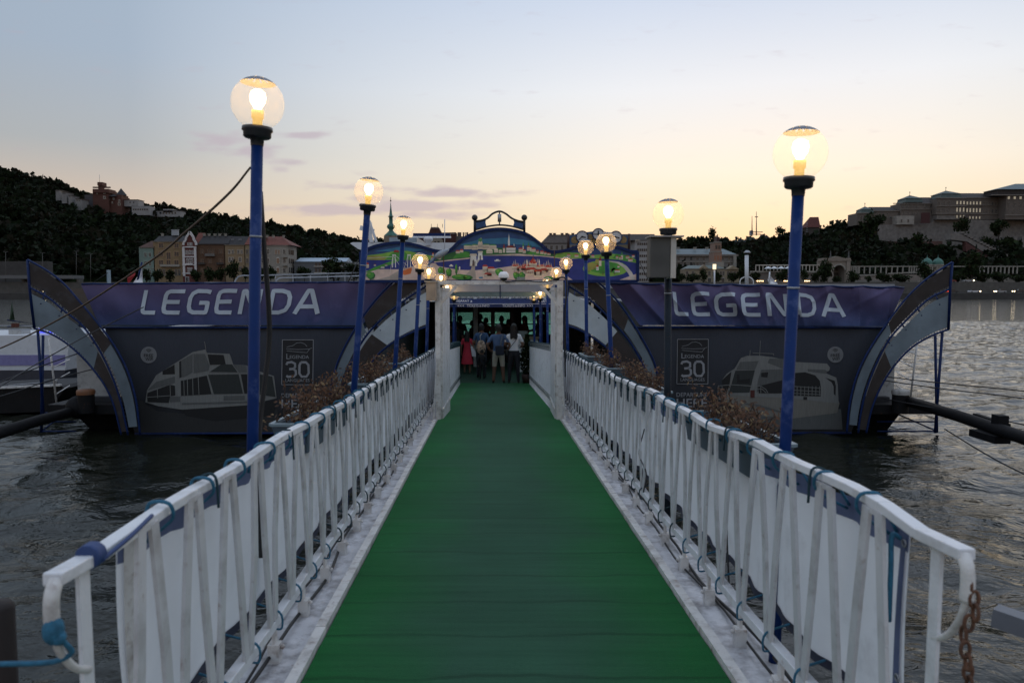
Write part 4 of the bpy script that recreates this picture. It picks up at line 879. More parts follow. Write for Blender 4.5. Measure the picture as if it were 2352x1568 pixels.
# ================================================================ painted view over the entrance
R2 = zz(820, 420, 2.6133)
YM = 18.35
def V(x, y, off=0.): return W(*R2(x, y), YM) + Vector((0, -off, 0))
def paint(n, c, var=.25, sc_=5): return M('paint_'+n, tuple(min(.8,x*1.35) for x in c), .6, var=var, scale=sc_, bump=.05)
PC = dict(sky=(.018,.05,.14), skyl=(.03,.14,.24), river=(.016,.026,.16), sand=(.50,.38,.32), grn=(.05,.22,.03), grnd=(.02,.10,.025), grnl=(.16,.32,.05), olive=(.26,.24,.05), red=(.36,.035,.02), redd=(.20,.03,.02), cream=(.52,.44,.34), white=(.60,.57,.52), grey=(.30,.26,.22), greyl=(.42,.38,.34), trunk=(.10,.045,.02), orange=(.50,.12,.03), win=(.10,.07,.06), roofg=(.06,.20,.07), boat=(.45,.45,.40))
PM = {k: paint(k, c) for k, c in PC.items()}
mu = thing('mural_sign', 'blue framed triple arched board painted with a river city, over the entrance', 'sign', V(1120, 740))
top = bez([(215,548,0),(330,505,0),(470,488,0),(580,505,0),(700,540,0),(790,540,0),(860,480,0),(960,425,0),(1120,398,0),(1280,425,0),(1380,490,0),(1450,545,0),(1545,540,0),(1630,515,0),(1750,505,0),(1880,515,0),(1980,545,0),(2022,545,0)], 5)
tl = [(p.x, p.y) for p in top]
b = MB(); b.prism([V(x, y) for x, y in tl]+[V(2022,738), V(215,738)], (0,.06,0)); b.build('board', PM['sky'], mu)
b = MB()
for (x0, y0), (x1, y1) in zip(tl[:-1], tl[1:]): b.bar(V(x0, y0, .01), V(x1, y1, .01), .07, .075, up=(0,1,0))
for p, q in (((2022,545),(2022,740)), ((2022,740),(215,740)), ((215,740),(215,548))): b.bar(V(*p, .012), V(*q, .012), .07, .07, up=(0,1,0))
b.build('frame', BLUE, mu)
lay = {}
def pp(k, pts, ly):
    b = MB(); b.poly([V(x, y, .003+.0025*ly) for x, y in pts]); b.build('painted_shape', PM[k], mu)
def blob(k, cx_, cy_, rx, ry, ly, n=14, j=.16):
    rr = random.Random(int(cx_*7+cy_*13)); pp(k, [(cx_+rx*(1+rr.uniform(-j, j))*math.cos(a), cy_+ry*(1+rr.uniform(-j, j))*math.sin(a)) for a in np.linspace(0, 2*math.pi, n+1)[:-1]], ly)
def house(x, y, w, h, ly, wall='cream', roof='red', rh=None):
    rh = rh or h*.55
    pp(wall, [(x, y), (x+w, y), (x+w, y-h), (x, y-h)], ly); pp(roof, [(x-w*.06, y-h), (x+w*1.06, y-h), (x+w*.8, y-h-rh), (x+w*.2, y-h-rh)], ly+.4)
    if w > 9:
        for k in range(int(w//6)): pp('win', [(x+2+k*6, y-h*.25), (x+4+k*6, y-h*.25), (x+4+k*6, y-h*.65), (x+2+k*6, y-h*.65)], ly+.7)
def spire(x, y, w, h, ly, c='cream', rc='grnd'):
    pp(c, [(x-w/2, y), (x+w/2, y), (x+w/2, y-h*.5), (x-w/2, y-h*.5)], ly); pp(rc, [(x-w*.6, y-h*.5), (x+w*.6, y-h*.5), (x, y-h)], ly+.3)
# sky streaks
pp('skyl', [(300,545),(470,515),(640,535),(540,548),(430,545)], 1); pp('skyl', [(860,500),(1000,465),(1180,455),(1350,480),(1400,520),(1250,500),(1050,495),(950,515)], 1)
# river, banks
pp('river', [(222,600),(420,600),(700,610),(900,590),(1000,575),(1300,574),(1500,585),(1700,600),(1850,590),(2016,620),(2016,732),(1600,732),(1470,700),(1000,700),(700,660),(520,650),(222,690)], 1.2)
pp('sand', [(222,732),(222,680),(300,660),(480,662),(560,640),(700,620),(720,640),(850,665),(960,668),(1100,655),(1200,640),(1460,645),(1540,690),(1600,732)], 2)
pp('sand', [(690,612),(820,596),(930,585),(925,593),(800,606),(700,618)], 2); pp('sand', [(990,572),(1250,560),(1480,578),(1560,590),(1700,585),(1560,597),(1400,578),(1200,572)], 2); pp('sand', [(1900,732),(2016,690),(2016,732)], 2)
# far bank greens
pp('grnl', [(250,600),(260,570),(350,560),(420,545),(520,540),(600,560),(690,575),(690,600),(500,600)], 2.2); pp('grn', [(380,595),(410,560),(450,542),(500,548),(540,580),(530,600)], 2.5); pp('olive', [(250,600),(258,575),(330,570),(380,585),(370,602)], 2.6)
pp('grn', [(225,690),(300,650),(420,605),(480,600),(400,635),(300,670)], 2.3)
pp('grnd', [(690,610),(720,590),(800,555),(850,540),(925,545),(930,583),(820,594)], 2.3); pp('grn', [(815,590),(840,560),(900,548),(925,560),(925,582)], 2.6)
pp('grnd', [(990,570),(1000,540),(1090,520),(1180,525),(1260,540),(1400,550),(1480,565),(1540,580),(1450,577),(1250,560)], 2.3); pp('grn', [(1300,565),(1320,545),(1390,555),(1440,572)], 2.6)
pp('grnl', [(1480,585),(1490,560),(1560,550),(1640,555),(1720,570),(1850,560),(1960,570),(2012,600),(2012,620),(1900,600),(1750,590),(1600,590)], 2.4); pp('grn', [(1860,590),(1880,560),(1960,572),(2012,610),(1960,610)], 2.6)
# castle with green roof on the hill
for x, y, w, h in ((888,530,55,22),(940,534,40,30),(980,530,30,42),(1010,532,45,30),(1055,530,45,24)): house(x, y, w, h, 3, 'cream', 'roofg', 8)
blob('roofg', 995, 470, 14, 12, 3.6); pp('cream', [(983,490),(1008,490),(1006,474),(985,474)], 3.5); spire(1000, 462, 3, 12, 3.7)
# church with white spire, red roofed town
spire(1182, 548, 12, 120, 3, 'white', 'white'); house(1165, 553, 60, 32, 3.2, 'white', 'redd', 14); spire(1150, 553, 14, 60, 3.1, 'cream', 'redd'); spire(1215, 545, 10, 55, 3.3, 'white', 'white')
for x, y, w, h in ((1245,550,26,20),(1272,556,20,16),(1300,540,20,22),(1330,548,26,18),(1360,558,18,14),(1385,562,24,14),(1412,566,16,12),(1432,570,22,12),(1035,558,40,18),(1085,552,26,18),(1115,556,22,14)): house(x, y, w, h, 3.4, 'cream', 'red' if x > 1200 else 'cream', 9)
spire(1275, 540, 8, 58, 3.2, 'cream', 'grn'); spire(1310, 540, 9, 60, 3.2, 'cream', 'grn'); spire(1325, 545, 8, 50, 3.2)
for x, y, w in ((835,558,26),(862,552,22),(700,580,20),(722,598,18),(672,600,14),(680,575,12)): house(x, y, w, 14, 3.1, 'cream', 'red')
house(430, 552, 34, 7, 3.2, 'redd', 'red', 8)
for x, y, w in ((1560,580,24),(1610,582,26),(1720,585,20),(1880,592,16),(1900,598,20),(1945,592,24),(1960,610,30),(1985,585,18)): house(x, y, w, 12, 3.1, 'cream', 'red')
spire(1920, 598, 14, 55, 3.3, 'cream', 'roofg')
# left white bridge with road
pp('grey', [(310,732),(400,708),(470,665),(505,648),(520,660),(490,690),(470,732)], 3)
for x in (432, 530):
    for dx_ in (-10, 10): pp('white', [(x+dx_-3,650),(x+dx_+3,650),(x+dx_*.7+2,565),(x+dx_*.7-2,565)], 3.3)
    pp('white', [(x-12,565),(x+12,565),(x+12,572),(x-12,572)], 3.4)
lb_ = MB()
for pl in ([(405,690),(425,570)], [(425,570),(470,640)], [(440,570),(520,640)], [(522,572),(500,650)], [(536,572),(560,640)], [(240,590),(420,580)]): stroke(pl, 2.2, lambda x, y: V(x, y, .013), lb_, step=60)
lb_.build('painted_line', PM['white'], mu)
pp('grey', [(310,732),(250,690),(222,688),(222,700),(290,732)], 3); pp('orange', [(482,690),(500,660),(530,650),(548,665),(540,690),(500,700)], 3.5)
for k in range(7): house(492+k*8, 690-k*3, 7, 22, 3.6, 'orange', 'cream', 4)
house(250, 652, 18, 22, 3, 'cream', 'red'); house(300, 640, 14, 8, 3, 'boat', 'redd'); house(345, 655, 24, 7, 3, 'boat', 'boat', 4); house(372, 640, 16, 7, 3, 'boat', 'redd', 4)
# chain bridge: two towers and the road
for x, y, s_ in ((950,640,1.), (995,600,.72)):
    pp('white', [(x-24*s_,y),(x+24*s_,y),(x+18*s_,y-66*s_),(x-18*s_,y-66*s_)], 3.3); pp('cream', [(x-26*s_,y-66*s_),(x+26*s_,y-66*s_),(x+20*s_,y-80*s_),(x-20*s_,y-80*s_)], 3.6); pp('win', [(x-6*s_,y),(x+6*s_,y),(x+6*s_,y-34*s_),(x,y-42*s_),(x-6*s_,y-34*s_)], 3.9)
pp('grey', [(870,732),(935,660),(945,615),(965,610),(960,660),(970,732)], 3.5); pp('greyl', [(960,620),(985,585),(1000,585),(975,625)], 3.2)
# parliament: red roofs, spikes, dome
for x, y, w, h in ((1200,672,50,30),(1235,690,60,34),(1290,700,70,36),(1345,712,50,36),(1385,700,50,32),(1420,680,46,32),(1262,668,60,26),(1360,672,60,26)): house(x, y, w, h, 4, 'cream', 'red', 15)
house(1312, 650, 54, 30, 4.4, 'cream', 'red', 10); blob('red', 1340, 612, 17, 20, 4.6); pp('cream', [(1326,625),(1354,625),(1352,634),(1328,634)], 4.8); spire(1340, 595, 6, 40, 4.7, 'redd', 'skyl')
for i in range(26):
    x = 1204+i*10.2; spire(x, 645-12*math.sin(i*.9)-(14 if 8 < i < 18 else 0), 3, 26+6*(i % 3), 4.5, 'cream', 'cream')
for i in range(18): pp('redd', [(1215+i*13, 684+8*math.sin(i)), (1218+i*13, 684+8*math.sin(i)), (1218+i*13, 668+8*math.sin(i)), (1215+i*13, 668+8*math.sin(i))], 4.9)
for x in (1300, 1380): spire(x, 640, 8, 45, 4.6, 'cream', 'white')
# stepped corner house, trees, boats
for x, y, w, h in ((1010,690,34,46),(1040,705,50,48),(1020,715,50,20)): house(x, y, w, h, 4, 'cream', 'red', 12)
for x, y, rx, ry in ((738,672,22,28),(788,680,18,26),(1118,680,26,26),(1228,700,20,22),(1266,700,20,22),(278,700,28,24),(838,660,8,34),(870,712,60,20),(1440,720,28,14),(910,715,30,16)):
    pp('trunk', [(x-2,y+ry*.4),(x+2,y+ry*.4),(x+3,y+ry*1.5),(x-3,y+ry*1.5)], 4.1); blob('grnd', x+rx*.15, y+ry*.12, rx, ry, 4.3); blob('grn', x-rx*.1, y-ry*.1, rx*.85, ry*.82, 4.6); blob('grnl', x-rx*.3, y-ry*.35, rx*.35, ry*.3, 4.9)
for x, y, w in ((1085,602,44),(790,636,30)): pp('boat', [(x,y),(x+w,y),(x+w*.85,y+8),(x+w*.12,y+8)], 3); pp('white', [(x+w*.25,y),(x+w*.75,y),(x+w*.65,y-6),(x+w*.35,y-6)], 3.2)
pp('skyl', [(985,712),(1010,710),(1012,720),(988,722)], 4); blob('white', 860, 655, 5, 12, 4)
# island and curved bridge on the right
blob('grnl', 1812, 656, 150, 52, 3, 26, .04); blob('grn', 1800, 648, 110, 36, 3.3, 22, .08); blob('olive', 1720, 640, 40, 22, 3.5)
for x, y, r_ in ((1738,640,20),(1705,660,16),(1796,662,30),(1850,650,26),(1870,670,20),(1760,612,18)): blob('grn' if x > 1760 else 'olive', x, y, r_, r_*.9, 3.9); pp('trunk', [(x-2,y+r_*.5),(x+2,y+r_*.5),(x+2,y+r_*1.3),(x-2,y+r_*1.3)], 4.2)
spire(1778, 640, 16, 70, 4.3, 'cream', 'redd'); house(1752, 668, 16, 22, 4.4, 'white', 'red'); house(1872, 682, 34, 12, 4.4, 'white', 'red'); house(1890, 650, 14, 8, 4.4, 'white', 'red')
pp('greyl', [(1838,606),(1900,612),(1950,640),(1985,680),(2008,732),(1980,732),(1962,690),(1930,650),(1890,622),(1838,612)], 3.8)

# ---------------------------------------------------------------- wavy crest over the middle arch
cr_ = thing('crest_ornament', 'blue wave shaped crest on two ball topped posts above the mural', 'ornament', V(1120, 405, -.1))
YC = -.12
for x in (957, 1283):
    b = MB(); b.tube([V(x, 425, YC), V(x, 325, YC)], .030, 8); b.build('post', BLACK, cr_); b = MB(); b.ball(V(x, 321, YC), .075, 14, 10); b.build('ball', BLACK, cr_)
crv = lambda pts: [V(x, y, YC) for x, y in pts]
b = MB(); b.tube(bez(crv([(960,345),(1000,340),(1040,325),(1075,295),(1120,280),(1160,295),(1200,325),(1240,342),(1283,350)]), 6), .025, 8); b.tube(bez(crv([(960,402),(1040,380),(1120,370),(1200,378),(1285,402)]), 6), .022, 8); b.tube([V(1120, 285, YC), V(1120, 370, YC)], .018, 6); b.build('wave_pipe', BLACK, cr_)
b = MB(); b.tube([V(1120, 300, YC+.03), V(1120, 350, YC+.03)], .045, 8); b.build('badge', STEEL, cr_)
for pts in ([(962,348),(1000,342),(1030,332),(1028,355),(1035,380),(1000,388),(962,400)], [(1282,352),(1245,346),(1212,334),(1216,355),(1208,380),(1240,385),(1282,400)]):
    b = MB(); b.prism(crv(pts), (0,.03,0)); b.build('wing_panel', M('crest_blue', (.015,.07,.20), .45, var=.2), cr_)
# ---------------------------------------------------------------- clock board
cb = thing('clock_board', 'blue curved board carrying three white clocks behind the mural', 'clock', V(1765, 520, -1.2))
C = lambda x, y, o=0.: W(*R2(x, y), YM+1.3) + Vector((0, -o, 0))
b = MB(); b.prism([C(x, y) for x, y in ((1578,445),(1640,425),(1765,410),(1890,428),(1962,448),(1962,500),(1765,505),(1578,500))], (0,.05,0)); b.build('board', M('board_blue', (.02,.075,.17), .5, var=.25, scale=4), cb)
for x in (1570, 1967): b = MB(); b.tube([C(x, 530), C(x, 430)], .035, 8); b.build('post', BROWN, cb)
for x, y in ((1612,470),(1710,455),(1830,455),(1928,468),(1742,482)): b = MB(); b.lathe([(.001,0),(.10,0)], (0,0,0), 14); o = b.build('gilt_disc', M('gilt', (.24,.15,.05), .5, var=.5, scale=20), cb); c = C(x, y, .012); o.location = c-cb.location; o.rotation_euler = (math.pi/2, 0, 0)
for i, (x, y, r_, h1, h2) in enumerate(((1660,450,37,100,230), (1765,433,36,0,270), (1880,452,38,105,285))):
    k = MB(); c = C(x, y, .03); rr = r_/2.6133*.91875/F*(YM+1.3)
    k.add([c+Vector((rr*math.cos(a), 0, rr*math.sin(a))) for a in np.linspace(0, 2*math.pi, 29)[:-1]] + [c+Vector((rr*math.cos(a), .04, rr*math.sin(a))) for a in np.linspace(0, 2*math.pi, 29)[:-1]], [tuple(range(28))]+[(j, (j+1) % 28, 28+(j+1) % 28, 28+j) for j in range(28)])
    ck = k.build('clock_face', M('clock_white', (.58,.57,.56), .4, var=.08), cb)
    b = MB(); b.tube([c+Vector((rr*1.02*math.cos(a), -.005, rr*1.02*math.sin(a))) for a in np.linspace(0, 2*math.pi, 29)[:-1]], .012, 5, closed=True)
    b.build('clock_rim', BLUE, ck)
    for hd, ln, w_ in ((h1, .62, .02), (h2, .85, .014)):
        a = R(90-hd); d = Vector((math.cos(a), 0, math.sin(a))); b = MB(); b.bar(c-d*.03+Vector((0,-.008,0)), c+d*rr*ln+Vector((0,-.008,0)), w_*1.6, .004, up=(0,1,0)); b.build('hand', BLACK, ck)
    b = MB()
    for q in range(12):
        a = R(q*30); d = Vector((math.cos(a), 0, math.sin(a))); b.bar(c+d*rr*.84+Vector((0,-.006,0)), c+d*rr*.94+Vector((0,-.006,0)), .012, .003, up=(0,1,0))
    tag(b.build('hour_marks', BLACK, ck), kind='stuff')
# grey street lamp head and thin masts standing in front of the mural
sl_ = thing('arm_lamp', 'grey drop shaped street lamp on a blue arm in front of the mural', 'street lamp', V(660, 700, .6))
p = V(745, 570, .55); b = MB(); q = V(668, 640, .55)
b.tube([V(640, 700, .55), q, V(715, 590, .55)], .028, 8); b.build('lamp_arm', M('arm_blue', (.10,.15,.24), .5), sl_)
b = MB(); dd = (V(790, 548, .55)-V(712, 592, .55)).normalized(); c0 = V(712, 592, .55)
b.tube([c0+dd*t_*.40 for t_ in np.linspace(0, 1, 9)], [.035,.06,.075,.08,.075,.066,.055,.036,.01], 12); b.build('lamp_head', M('head_grey', (.28,.32,.36), .4), sl_)
for x, y0, y1, lab in ((768,745,540,'thin dark pole standing left of the painted bridge'), (1471,745,548,'thin pole standing right of the painted palace'), (714,530,285,'tall thin white mast above the left arch of the mural')):
    b = MB(); b.tube([V(x, y0, .5 if y0 > 600 else -2), V(x, y1, .5 if y0 > 600 else -2)], .012, 6); tag(b.build('mast', WHITE if y0 < 600 else RUST), lab, 'mast')
for a, c, lab in (((2028,610),(2085,745),'black stay wire from the right end of the mural'), ((205,600),(150,745),'black stay wire from the left end of the mural')):
    b = MB(); b.tube([V(*a, .1), V(*c, .3)], .012, 5); tag(b.build('stay_wire', CABLE), lab, 'wire')

# ================================================================ boats
BW = M('boat_white', (.62,.64,.67), .35, var=.06, dirt=.12, dirtc=(.45,.45,.44)); BG_ = M('boat_glass', (.02,.03,.035), .1, var=.2); BHULL = M('boat_hull_dark', (.03,.035,.05), .4)
YBo = 36.
def Bq(u, v, off=0.): return W(u, v, YBo+off)
tb = thing('tour_boat', 'long white tour boat moored behind the pier with railed roof and raised bridge', 'boat', Bq(600, 700)*1)
zdeck = Bq(700, 648).z
def xb(u): return Bq(u, 700).x
b = MB(); b.prism([(xb(60), YBo, zdeck), (xb(30), YBo, 1.6), (xb(90), YBo, -.3), (xb(2020), YBo, -.3), (xb(2085), YBo, 1.5), (xb(2060), YBo, zdeck-.5)], (0,7,0)); 
b = MB(); b.prism([(xb(70), YBo, 1.9), (xb(110), YBo, -.3), (xb(1000), YBo, -.3), (xb(1000), YBo, 1.9)], (0,7,0)); b.build('hull', BW, tb)
b = MB(); b.box((xb(150), YBo+.2, 1.91), (xb(1000), YBo+6.8, zdeck-.3)); b.build('saloon', BG_, tb)
b = MB(); b.box((xb(470), YBo, zdeck-.3), (xb(1010), YBo+7, zdeck)); b.build('roof', BW, tb)
for y_ in (YBo+.3, YBo+6.5):
    b = MB(); zt_ = Bq(700, 632).z; b.tube(bez([(xb(535), y_, zdeck), (xb(540), y_, zt_-.15), (xb(552), y_, zt_-.02), (xb(600), y_, zt_), (xb(820), y_, zt_+.12)], 5), .035, 6); b.build('roof_rail', STEEL, tb)
for k in range(7): b = MB(); b.tube([(xb(590+k*40), YBo+.3, zdeck), (xb(590+k*40), YBo+.3, Bq(700, 632).z)], .025, 6); b.build('rail_post', STEEL, tb)
# bridge superstructure seen over the mural
r2 = lambda x, y, o=0.: W(*R2(x, y), YBo-4+o)
b = MB(); a, c = r2(145, 530), r2(850, 485); b.prism([(a.x, a.y, c.z-.05), (a.x+.35, a.y, a.z), (r2(830,0).x, a.y, a.z-.9), (r2(830,0).x, a.y, c.z-.02), (a.x+.1, a.y, c.z)], (0,5,0)); b.build('bridge_roof', BW, tb)
b = MB(); a, c = r2(375, 484), r2(560, 443); b.box((a.x, a.y+1, a.z), (c.x, a.y+4, c.z)); b.build('wheelhouse', M('boat_grey', (.22,.26,.29), .4), tb)
b = MB(); a, c = r2(545, 440), r2(792, 420); b.box((a.x, a.y+.5, a.z), (c.x, a.y+.7, c.z)); b.build('blue_beam', BLUE, tb); b = MB(); b.box((a.x-.02, a.y+.45, a.z-.06), (c.x+.02, a.y+.75, a.z-.001)); b.build('beam_trim', WHITE, tb)
b = MB(); a = r2(655, 466); b.lathe([(.001,.13), (.13,.12), (.2,.04), (.2,-.04), (.12,-.12), (.12,-.25)], a, 16); b.build('radar_dome', BW, tb)
b = MB(); a, c = r2(255, 345), r2(278, 485); b.bar(c+Vector((.05,0,0)), a, .16, .16); b.bar(c+Vector((.25,0,0)), a+Vector((.1,0,.0)), .10, .10); b.bar(r2(210, 390), r2(300, 415), .08, .2); b.box(r2(268, 385), r2(288, 358, .2)); b.tube([r2(278, 355), r2(318, 465)], .012, 5); b.build('mast', BW, tb)
# pieces on the roof right of the entrance
b = MB(); Yp = 33.; f1 = lambda u, v: W(u, v, Yp)
t = thing('ventilation_pipe', 'white capped ventilation pipe rising behind the right banner', 'pipe', f1(1715, 660))
b = MB(); b.tube([f1(1715, 668), f1(1715, 586)], .085, 12); b.build('pipe', BW, t); b = MB(); b.lathe([(.001,.10), (.06,.09), (.14,.02), (.15,-.02), (.09,-.03)], f1(1716, 580), 14); b.build('cap', STEEL, t)
b = MB(); b.tube(bez([f1(1700, 662), f1(1700, 645), f1(1706, 638), f1(1715, 636), f1(1724, 638), f1(1730, 645), f1(1730, 662)], 4), .025, 6); b.build('hoop', WHITE, t)
t = thing('signal_lamp', 'small white post with a lit ship lamp behind the right banner', 'lamp', f1(1641, 662)); b = MB(); b.tube([f1(1641, 668), f1(1641, 620)], .035, 8); b.build('post', BW, t)
b = MB(); a = f1(1641, 612); b.box(a-Vector((.06,.06,.12)), a+Vector((.06,.06,.10))); b.build('lamp_head', M('warm_lamp', (.8,.7,.5), emit=(1,.75,.45,1.2)), t)
def flagstaff(u, v0, v1, c, lab, Y=33.):
    t = thing('flag', lab, 'flag', W(u, v0, Y)); b = MB(); b.tube([W(u, v0, Y), W(u+(12 if u < 1000 else 2), v1, Y)], .03, 6); b.build('staff', BLUE if u < 1000 else BW, t); b = MB()
    P = [W(u, v1+6, Y), W(u+22, v0-2, Y), W(u, v0-2, Y)] if u > 1000 else [W(u+12, v1+2, Y), W(u+14, v0-3, Y), W(u-8, v0-3, Y)]
    b.add([P[0], P[1], P[2], (P[0]+P[2])/2+Vector((0,.15,0)), (P[1]+P[2])/2+Vector((0,-.1,0))], [(0,3,4,1), (3,2,4)]); b.build('cloth', c, t); return t
flagstaff(1766, 655, 624, M('flag_white', (.72,.73,.76), .7), 'small white pennant standing behind the right banner')
fl_ = flagstaff(314, 652, 602, M('flag_white', (.72,.73,.76), .7), 'white and red flag drooping from a staff behind the left banner', 24.)
b = MB(); b.add([W(292, 640, 23.9), W(300, 626, 23.95), W(312, 620, 23.9), W(310, 632, 23.85), W(300, 646, 23.9), W(294, 652, 23.9)], [(0,1,3,4), (1,2,3), (0,4,5)]); b.build('red_stripe', M('flag_red', (.28,.012,.015), .7), fl_)
t = thing('deck_post', 'short pale blue post with a stay wire behind the left banner', 'post', W(250, 655, 26)); b = MB(); b.box(W(246, 655, 26), W(254, 620, 26.2)); b.build('post', M('post_paleblue', (.22,.30,.36), .5), t); b = MB(); b.tube([W(248, 626, 26), W(205, 655, 26)], .012, 5); b.build('stay', CABLE, t)
# white boat and dark launch on the left
t = thing('white_boat', 'white boat with a violet glow along its side moored on the far left', 'boat', W(60, 860, 29)); YW = 29.
f2 = lambda u, v, o=0.: W(u, v, YW+o)
b = MB(); b.prism([f2(-300, 850), f2(150, 850), f2(162, 768), f2(-300, 775)], (0,5,0)); b.build('upper_hull', BW, t)
b = MB(); b.prism([f2(-300, 895), f2(140, 890), f2(150, 851), f2(-300, 851)], (0,4.6,0)); b.build('lower_hull', BHULL, t)
b = MB(); b.prism([f2(-300, 842, -.03), f2(148, 838, -.03), f2(149, 815, -.03), f2(-300, 815, -.03)], (0,.02,0)); b.build('violet_glow_band', M('violet_glow', (.16,.16,.24), .3, emit=(.16,.14,.75,.05)), t)  # emissive band painting the violet glow on the white hull
for k in range(3): b = MB(); b.box(f2(88, 772-k*7, .5), f2(136, 768-k*7, .6)); b.build('light_strip', M('blue_led', (.1,.1,.5), emit=(.08,.10,1,.9)), t)
for k in range(2): b = MB(); b.tube([f2(-100, 755-k*8, .3), f2(135, 757-k*8, .3)], .02, 5); b.build('rail', STEEL, t)
b = MB(); b.prism([f2(60, 768, 1), f2(78, 690, 1), f2(60, 760, 1)], (0,.1,0)) if False else b.box(f2(20, 772, .8), f2(70, 755, 1.4)); b.build('deck_box', PLASTER, t)
b = MB(); b.poly([f2(62, 730, 3), f2(64, 700, 3), f2(68, 662, 3), f2(74, 735, 3)]); 
t = thing('dark_launch', 'dark open launch with white gunwale lying below the white boat', 'boat', W(60, 925, 22)); f3 = lambda u, v, o=0.: W(u, v, 22+o)
b = MB(); b.prism([f3(-300, 960), f3(110, 945), f3(150, 892), f3(140, 886), f3(-300, 905)], (0,2.4,0)); b.build('hull', HULL, t)
b = MB(); b.bar(f3(-300, 903, -.02), f3(140, 884, -.02), .09, .06); b.build('gunwale', WHITE_OLD, t); b = MB(); b.tube(bez([f3(20, 885, .4), f3(100, 878, .4), f3(128, 872, .4), f3(130, 885, .4)]), .02, 6); b.build('rail', STEEL, t)
t = thing('flag', 'small folded green and red flag on a blue arm at the far left', 'flag', W(30, 760, 17)); b = MB(); b.tube([W(18, 750, 17), W(80, 744, 19), W(18, 735, 17)], .015, 6); b.build('staff', BLUE, t)
b = MB(); b.add([W(27, 690, 17), W(22, 735, 17), W(34, 735, 17.1), W(30, 712, 16.95)], [(0,1,3), (3,1,2), (0,3,2)]); b.build('green_cloth', M('flag_green', (.015,.04,.02), .8), t); b = MB(); b.box(W(26, 752, 17), W(44, 742, 17.1)); b.build('red_cloth', M('flag_rust', (.10,.03,.02), .8), t)
# ================================================================ far bank
YQ = 300.
STONE = M('quay_stone', (.085,.08,.072), .85, var=.25, scale=.5, bump=.3, bscale=2); STONED = M('quay_stone_dark', (.05,.047,.044), .85, var=.25, scale=.5)
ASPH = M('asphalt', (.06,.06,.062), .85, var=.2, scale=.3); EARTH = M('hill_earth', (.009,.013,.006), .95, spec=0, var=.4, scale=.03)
b = MB(); b.box((-700, YQ, -3), (900, YQ+14, 2.4)); tag(b.build('lower_quay', STONED), 'stone river quay with the lower road', None, None, 'structure')
b = MB(); b.box((-700, YQ+14.01, -3), (900, YQ+600, 6.9)); tag(b.build('embankment', STONE), 'stone embankment carrying the upper road', None, None, 'structure')
b = MB(); b.box((-700, YQ+16, 6.9), (900, YQ+34, 6.94)); tag(b.build('upper_road', ASPH), 'upper riverside road', None, None, 'structure')

# ---------------------------------------------------------------- leaf helpers
def leaf_mat(name, c, var=.35):
    m = M(name, c, .8, var=var, scale=.6, spec=.15); n, l = m.node_tree.nodes, m.node_tree.links
    p, o = n['Principled BSDF'], n['Material Output']; t = n.new('ShaderNodeBsdfTranslucent'); s = n.new('ShaderNodeMixShader'); s.inputs[0].default_value = .25
    l.new(p.inputs['Base Color'].links[0].from_socket, t.inputs[0]); l.new(p.outputs[0], s.inputs[1]); l.new(t.outputs[0], s.inputs[2]); l.new(s.outputs[0], o.inputs[0]); return m
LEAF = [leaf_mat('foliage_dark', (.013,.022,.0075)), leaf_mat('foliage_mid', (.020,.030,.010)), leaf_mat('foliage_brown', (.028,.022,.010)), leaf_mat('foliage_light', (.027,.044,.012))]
BARK = M('bark', (.03,.022,.016), .9, var=.3)
def leaf_quads(cent, size, r):
    "cent (n,3), size (n,) -> verts, faces of random quads"
    n = len(cent); a = r.normal(size=(n,3)); a /= np.linalg.norm(a, axis=1)[:, None]; h = r.normal(size=(n,3)); u = np.cross(a, h); u /= np.linalg.norm(u, axis=1)[:, None]+1e-9; v = np.cross(a, u)
    s = size[:, None]; u, v = u*s, v*s*r.uniform(.5,1,(n,1))
    co = np.stack([cent-u-v*.3, cent+v-u*.2, cent+u+v*.3, cent-v+u*.2], 1).reshape(-1, 3)
    return co, np.arange(4*n).reshape(n, 4)
def np_mesh(name, co, fs, mats, mi=None):
    me = bpy.data.meshes.new(name); nv, nf = len(co), len(fs); me.vertices.add(nv); me.vertices.foreach_set('co', np.asarray(co, np.float32).ravel())
    me.loops.add(nf*4); me.loops.foreach_set('vertex_index', np.asarray(fs, np.int32).ravel()); me.polygons.add(nf); me.polygons.foreach_set('loop_start', np.arange(nf, dtype=np.int32)*4); me.polygons.foreach_set('loop_total', np.full(nf, 4, np.int32))
    for m in mats: me.materials.append(m)
    if mi is not None: me.polygons.foreach_set('material_index', np.asarray(mi, np.int32))
    me.update(); me.validate(); return me
def crown_points(n, rx, rz, r, lumps=9):
    c = r.normal(size=(lumps,3)); c /= np.linalg.norm(c, axis=1)[:, None]; c *= r.uniform(.35,.75,(lumps,1)); k = r.integers(0, lumps, n)
    d = r.normal(size=(n,3)); d /= np.linalg.norm(d, axis=1)[:, None]; p = c[k]+d*(r.uniform(.25,.62,(n,1))*(.6+.6*r.random(lumps)[k][:, None]))
    return p*np.array([rx, rx, rz])
